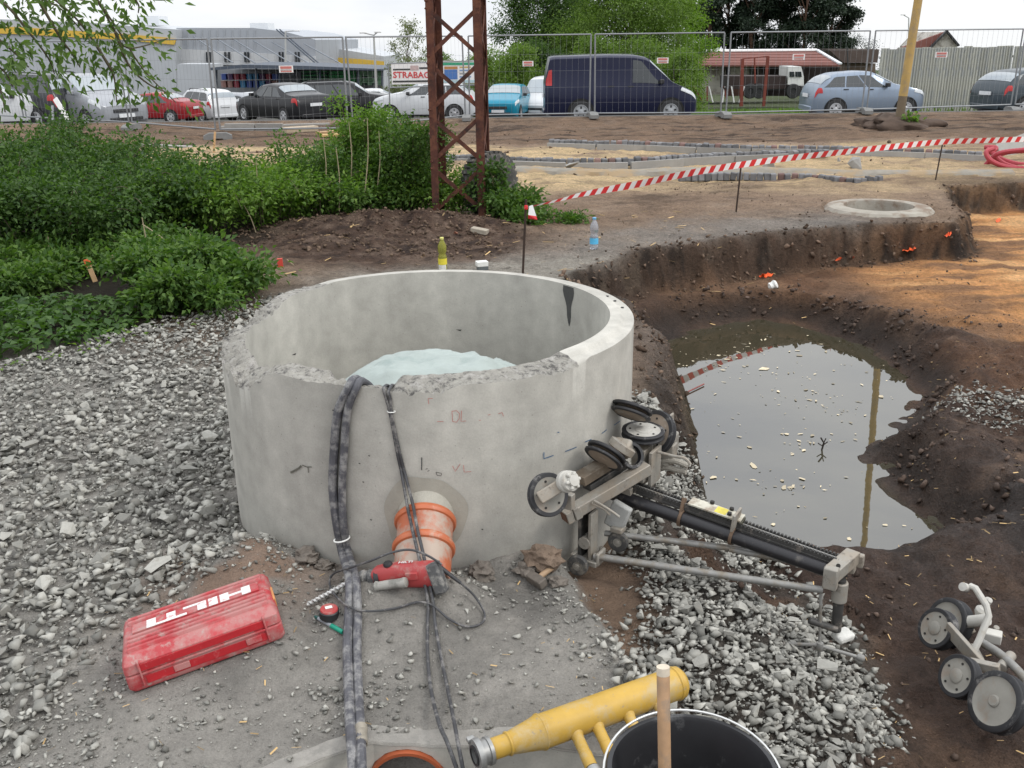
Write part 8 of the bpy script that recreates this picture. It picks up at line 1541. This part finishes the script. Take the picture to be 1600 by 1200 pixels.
# street lamps
for (a, b_, c, y_, arms, lab) in ((446, 150, 446, 88, [(446, 49, 464, 48)], 'street lamp with one arm in front of the grey hall'), (589, 150, 586, 78, [(584, 55, 567, 51), (584, 55, 590, 50)], 'twin armed street lamp right of the hall'), (1419, 100, 1419, 120, [(1420, 28, 1411, 23)], 'distant faint street lamp left of the yellow pole')):
    tx = arms[0][0]; t_ = thing('street_lamp', lab, 'street lamp', PY(b_ and a, 150, y_)); bm = MB(); bm.cyl(PY(a, 165 if a < 1000 else 110, y_), PY(tx, arms[0][1], y_), 0.11, 0.07, n=8); bm.build('lamp_pole', mat('lamp_post_grey', (0.42, 0.42, 0.40), 0.6, var=0.05), t_, True)
    for (x0, y0_, x1, y1_) in arms: bm = MB(); bm.cyl(PY(x0, y0_, y_), PY(x1, y1_, y_), 0.05, n=6); bm.build('lamp_arm', mat('lamp_arm_grey', (0.40, 0.40, 0.39), 0.6, var=0), t_, True); bm = MB(); bm.box(PY(x1, y1_, y_), (0.5, 0.3, 0.12)); bm.build('lamp_head', M_SIGNW, t_, True, bevel=0.03)

# ================================================================== TREES
def tree(name, lab, px, d, top_py, rad, lm, nleaf, ls, trunk=0.25, base=0.25, lobes=26, squash=1.0, gap=0.0, tm=None, group=None, limbs=9, ragged=0.35):
    x = XP(px, d); z0 = gz(d)-0.1; zt = PY(px, top_py, d).z; H = zt-z0; t_ = thing(name, lab, 'tree', (x, d, z0), 0, group); tm = tm or M_STEM
    bm = MB(); tr_ = [Vector((x+random.gauss(0, .02)*H*k/6, d, z0+H*k/6*0.92)) for k in range(7)]; bm.tube(spline(tr_, 3), [trunk*(1-0.85*k/18) for k in range(19)], 9); bm.build('trunk', tm, t_, True)
    cc = []; bl = MB()
    for i in range(lobes):
        f = base+(1-base)*((i+random.random())/lobes); prof = math.sin(math.pi*min(1, max(0.08, (f-base)/(1-base)*0.86+0.12)))**0.7; a = random.uniform(0, 6.28); q = rad*prof*math.sqrt(random.uniform(0.1, 1)); c = Vector((x+q*math.cos(a), d+q*math.sin(a)*0.9, z0+H*f)); lr = rad*random.uniform(0.22, 0.42)*(1-gap*0.4); cc.append((c, lr, f))
        if i % max(1, lobes//limbs) == 0: o_ = Vector((x, d, z0+H*max(base*0.7, f-0.22))); bl.tube(spline([o_, o_.lerp(c, 0.5)+Vector((0, 0, 0.03*H)), c], 4), [trunk*0.32*(1-0.8*k/8) for k in range(9)], 5)
    if bl.v: bl.build('limb', tm, t_, True)['kind'] = 'stuff'
    P0 = []; D = []; per_ = nleaf//lobes
    for c, lr, f in cc:
        v = rng.normal(0, 1, (per_, 3)); v /= np.linalg.norm(v, axis=1, keepdims=True); r_ = lr*(rng.uniform(0, 1, (per_, 1))**0.45)*(1+ragged*rng.normal(0, 1, (per_, 1)).clip(-1, 1.6)); P0.append(np.array(c)+v*r_*np.array([1, 1, 0.8*squash])); D.append(v+rng.normal(0, 0.6, (per_, 3))-np.array([0, 0, 0.25]))
    P0 = np.concatenate(P0); D = np.concatenate(D); n = len(P0); L_ = rng.uniform(ls[0], ls[1], n); V, Fq = leaf_verts(P0, D, rng.normal(0, 0.7, (n, 3))+np.array([0, -0.3, 1.0]), L_, L_*rng.uniform(0.45, 0.7, n)); link_mesh('crown', np_mesh('crown', V, Fq), lm, t_, True); return t_
M_BARK = mat('bark', (0.075, 0.055, 0.04), 0.9, var=0.25, scale=4, bump=0.6, bscale=10); M_PINEB = mat('pine_bark', (0.13, 0.075, 0.05), 0.9, var=0.25, scale=3, bump=0.5)
M_TDARK = leaf_mat('tree_leaf_dark', (0.034, 0.075, 0.016), (0.085, 0.150, 0.032)); M_TMID = leaf_mat('tree_leaf_mid', (0.085, 0.150, 0.026), (0.165, 0.245, 0.05), 0.4); M_TLIGHT = leaf_mat('tree_leaf_light', (0.10, 0.19, 0.018), (0.19, 0.31, 0.036), 0.45); M_PINE = leaf_mat('pine_needle', (0.012, 0.024, 0.014), (0.030, 0.050, 0.026), 0.1); M_PALE = leaf_mat('pale_leaf', (0.10, 0.12, 0.05), (0.18, 0.20, 0.09), 0.4)
tree('broadleaf_tree', 'dark green broadleaf tree behind the van, left one of the tall green trees', 868, 62, -75, 3.3, M_TDARK, 52000, (0.09, 0.18), .22, .04, 60, tm=M_BARK, group='tall green trees behind the van')
tree('broadleaf_tree', 'yellow green broadleaf tree behind the van cab, middle of the tall green trees', 985, 58, -55, 4.0, M_TMID, 80000, (0.08, 0.16), .25, .02, 80, tm=M_BARK, group='tall green trees behind the van')
tree('broadleaf_tree', 'bright green tree left of the barn roof, right one of the tall green trees', 1062, 64, -60, 2.5, M_TLIGHT, 36000, (0.09, 0.18), .2, .03, 48, tm=M_BARK, group='tall green trees behind the van')
tree('broadleaf_tree', 'small dark broadleaf tree between the tall dark tree and the bushes', 905, 66, 0, 2.6, M_TDARK, 30000, (0.10, 0.2), .2, .08, 34, tm=M_BARK, group='tall green trees behind the van')
for (px, d, top, r_, lm, nl, lab) in ((700, 56, 92, 1.7, M_TMID, 9000, 'green roadside shrub behind the information board'), (760, 52, 86, 2.0, M_TMID, 13000, 'green roadside shrub above the turquoise car, left part of the hedge'), (815, 51, 76, 2.0, M_TMID, 13000, 'green roadside shrub between the turquoise car and the van'), (850, 55, 70, 2.0, M_TDARK, 12000, 'darker roadside shrub directly behind the van rear'), (930, 53, 66, 2.4, M_TMID, 15000, 'green shrub behind the van roof'), (1010, 52, 70, 2.2, M_TMID, 13000, 'green shrub behind the van windscreen'), (1060, 50, 85, 1.8, M_TMID, 11000, 'low green shrub in front of the van nose'), (640, 60, 96, 1.3, M_PALE, 5000, 'pale green shrub left of the big banner'), (1345, 90, 62, 2.4, M_PINE, 6000, 'low dark conifer right of the pines')):
    tree('roadside_shrub', lab, px, d, top, r_, lm, nl, (0.07, 0.15), .06, .02, 26, tm=M_BARK, ragged=0.25)
tree('slender_tree', 'slender tree with thin pale spring leaves left of the tower', 645, 75, 32, 1.7, M_PALE, 2600, (0.10, 0.18), .07, .22, 40, gap=0.6, tm=M_STEM, limbs=30, ragged=0.5)
for i, (px, d, top, r_, lab) in enumerate(((1112, 95, -70, 1.9, 'slim dark pine beside the bright green tree'), (1142, 98, -60, 2.0, 'dark pine second from the bright green tree'), (1180, 96, -75, 2.8, 'broad dark pine above the barn ridge'), (1222, 99, -90, 2.6, 'dark pine with a bare reddish trunk above the barn'), (1262, 95, -80, 3.2, 'large dark pine over the white lorry'), (1302, 97, -45, 2.6, 'outermost dark pine with a branch reaching right'))):
    tree('pine_tree', lab, px, d, top, r_, M_PINE, 26000, (0.14, 0.30), .22, .36 if i in (1, 3) else .24, 40, squash=0.6, gap=0.2, tm=M_PINEB, group='dark pines behind the barn', limbs=20, ragged=0.45)
# grass verge behind the road at the right
n = 9000; x = rng.uniform(3, 24, n); y = rng.uniform(36.8, 58, n); L_ = rng.uniform(0.12, 0.34, n); D = rng.normal(0, 0.35, (n, 3))+np.array([0, 0, 1.0]); V, Fq = leaf_verts(np.stack([x, y, height(x, y)], 1), D, rng.normal(0, 1, (n, 3)), L_, L_*0.14); o = link_mesh('grass_verge', np_mesh('grass_verge', V, Fq), M_BRIGHT); tag(o, 'rough green grass on the verge before the barn', 'grass', kind='stuff')
# overhanging branches at the top left: a tree whose trunk stands outside the picture
ov = thing('overhanging_tree', 'leafy branches hanging into the top left corner', 'tree', (-5.6, 6.2, hgt(-5.6, 6.2)))
bm = MB(); bm.tube(spline([(-5.6, 6.2, -0.1), (-5.5, 6.25, 1.4), (-5.4, 6.3, 3.0), (-5.2, 6.2, 4.6)], 5), [0.12-0.005*k for k in range(16)], 9); bm.build('trunk', M_BARK, ov, True)
P0 = []; D = []
def twig(pts, d0, d1, nl, ls_=(0.035, 0.075)):
    q = spline([PY(x_, y_, d0+(d1-d0)*k/(len(pts)-1)) for k, (x_, y_) in enumerate(pts)], 6); bm = MB(); bm.tube(q, [0.009*(1-0.8*k/len(q))+0.0015 for k in range(len(q))], 5); bm.build('branch', M_STEM, ov, True)
    A = np.array([list(p) for p in q]); u = rng.uniform(0.12, 1, nl)*(len(A)-1.001); i0 = u.astype(int); f = (u-i0)[:, None]; pp = A[i0]*(1-f)+A[i0+1]*f; off = rng.normal(0, 1, (nl, 3))*np.array([.10, .12, .07]); P0.append(pp+off); D.append(off*6+np.array([0.25, 0, -0.75])+rng.normal(0, 0.45, (nl, 3)))
twig([(-60, -90), (60, -60), (120, -40), (180, 40), (225, 110), (275, 160)], 6.0, 6.9, 120); twig([(-60, -60), (40, -30), (110, 20), (150, 70), (180, 115)], 5.9, 6.6, 150); twig([(100, -40), (150, 0), (175, 40), (200, 75), (262, 60)], 6.4, 6.7, 110); twig([(120, -40), (190, -20), (215, 5), (216, 20)], 6.2, 6.6, 90)
twig([(-80, -40), (0, 0), (45, 50), (75, 90), (85, 115)], 5.7, 6.3, 150); twig([(-100, 0), (-30, 40), (20, 80), (45, 105)], 5.6, 6.1, 130); twig([(-100, 30), (-40, 80), (5, 110), (20, 135)], 5.5, 5.9, 110); twig([(-80, -80), (-10, -40), (40, -10), (90, 10), (130, 50)], 5.9, 6.4, 170); twig([(60, 0), (95, 60), (110, 80), (125, 105)], 6.1, 6.4, 80); twig([(-90, 60), (-30, 100), (0, 140), (8, 175)], 5.4, 5.7, 80); twig([(180, 50), (200, 100), (230, 130), (262, 145)], 6.5, 6.8, 60); twig([(150, 70), (168, 100), (178, 120), (182, 160)], 6.4, 6.6, 50)
P0 = np.concatenate(P0); D = np.concatenate(D); n = len(P0); L_ = rng.uniform(0.035, 0.08, n); V, Fq = leaf_verts(P0, D, rng.normal(0, 0.6, (n, 3))+np.array([0, -0.4, 0.8]), L_, L_*rng.uniform(0.32, 0.5, n)); link_mesh('leaves', np_mesh('leaves', V, Fq), leaf_mat('branch_leaf', (0.050, 0.095, 0.022), (0.12, 0.19, 0.05), 0.45), ov, True)
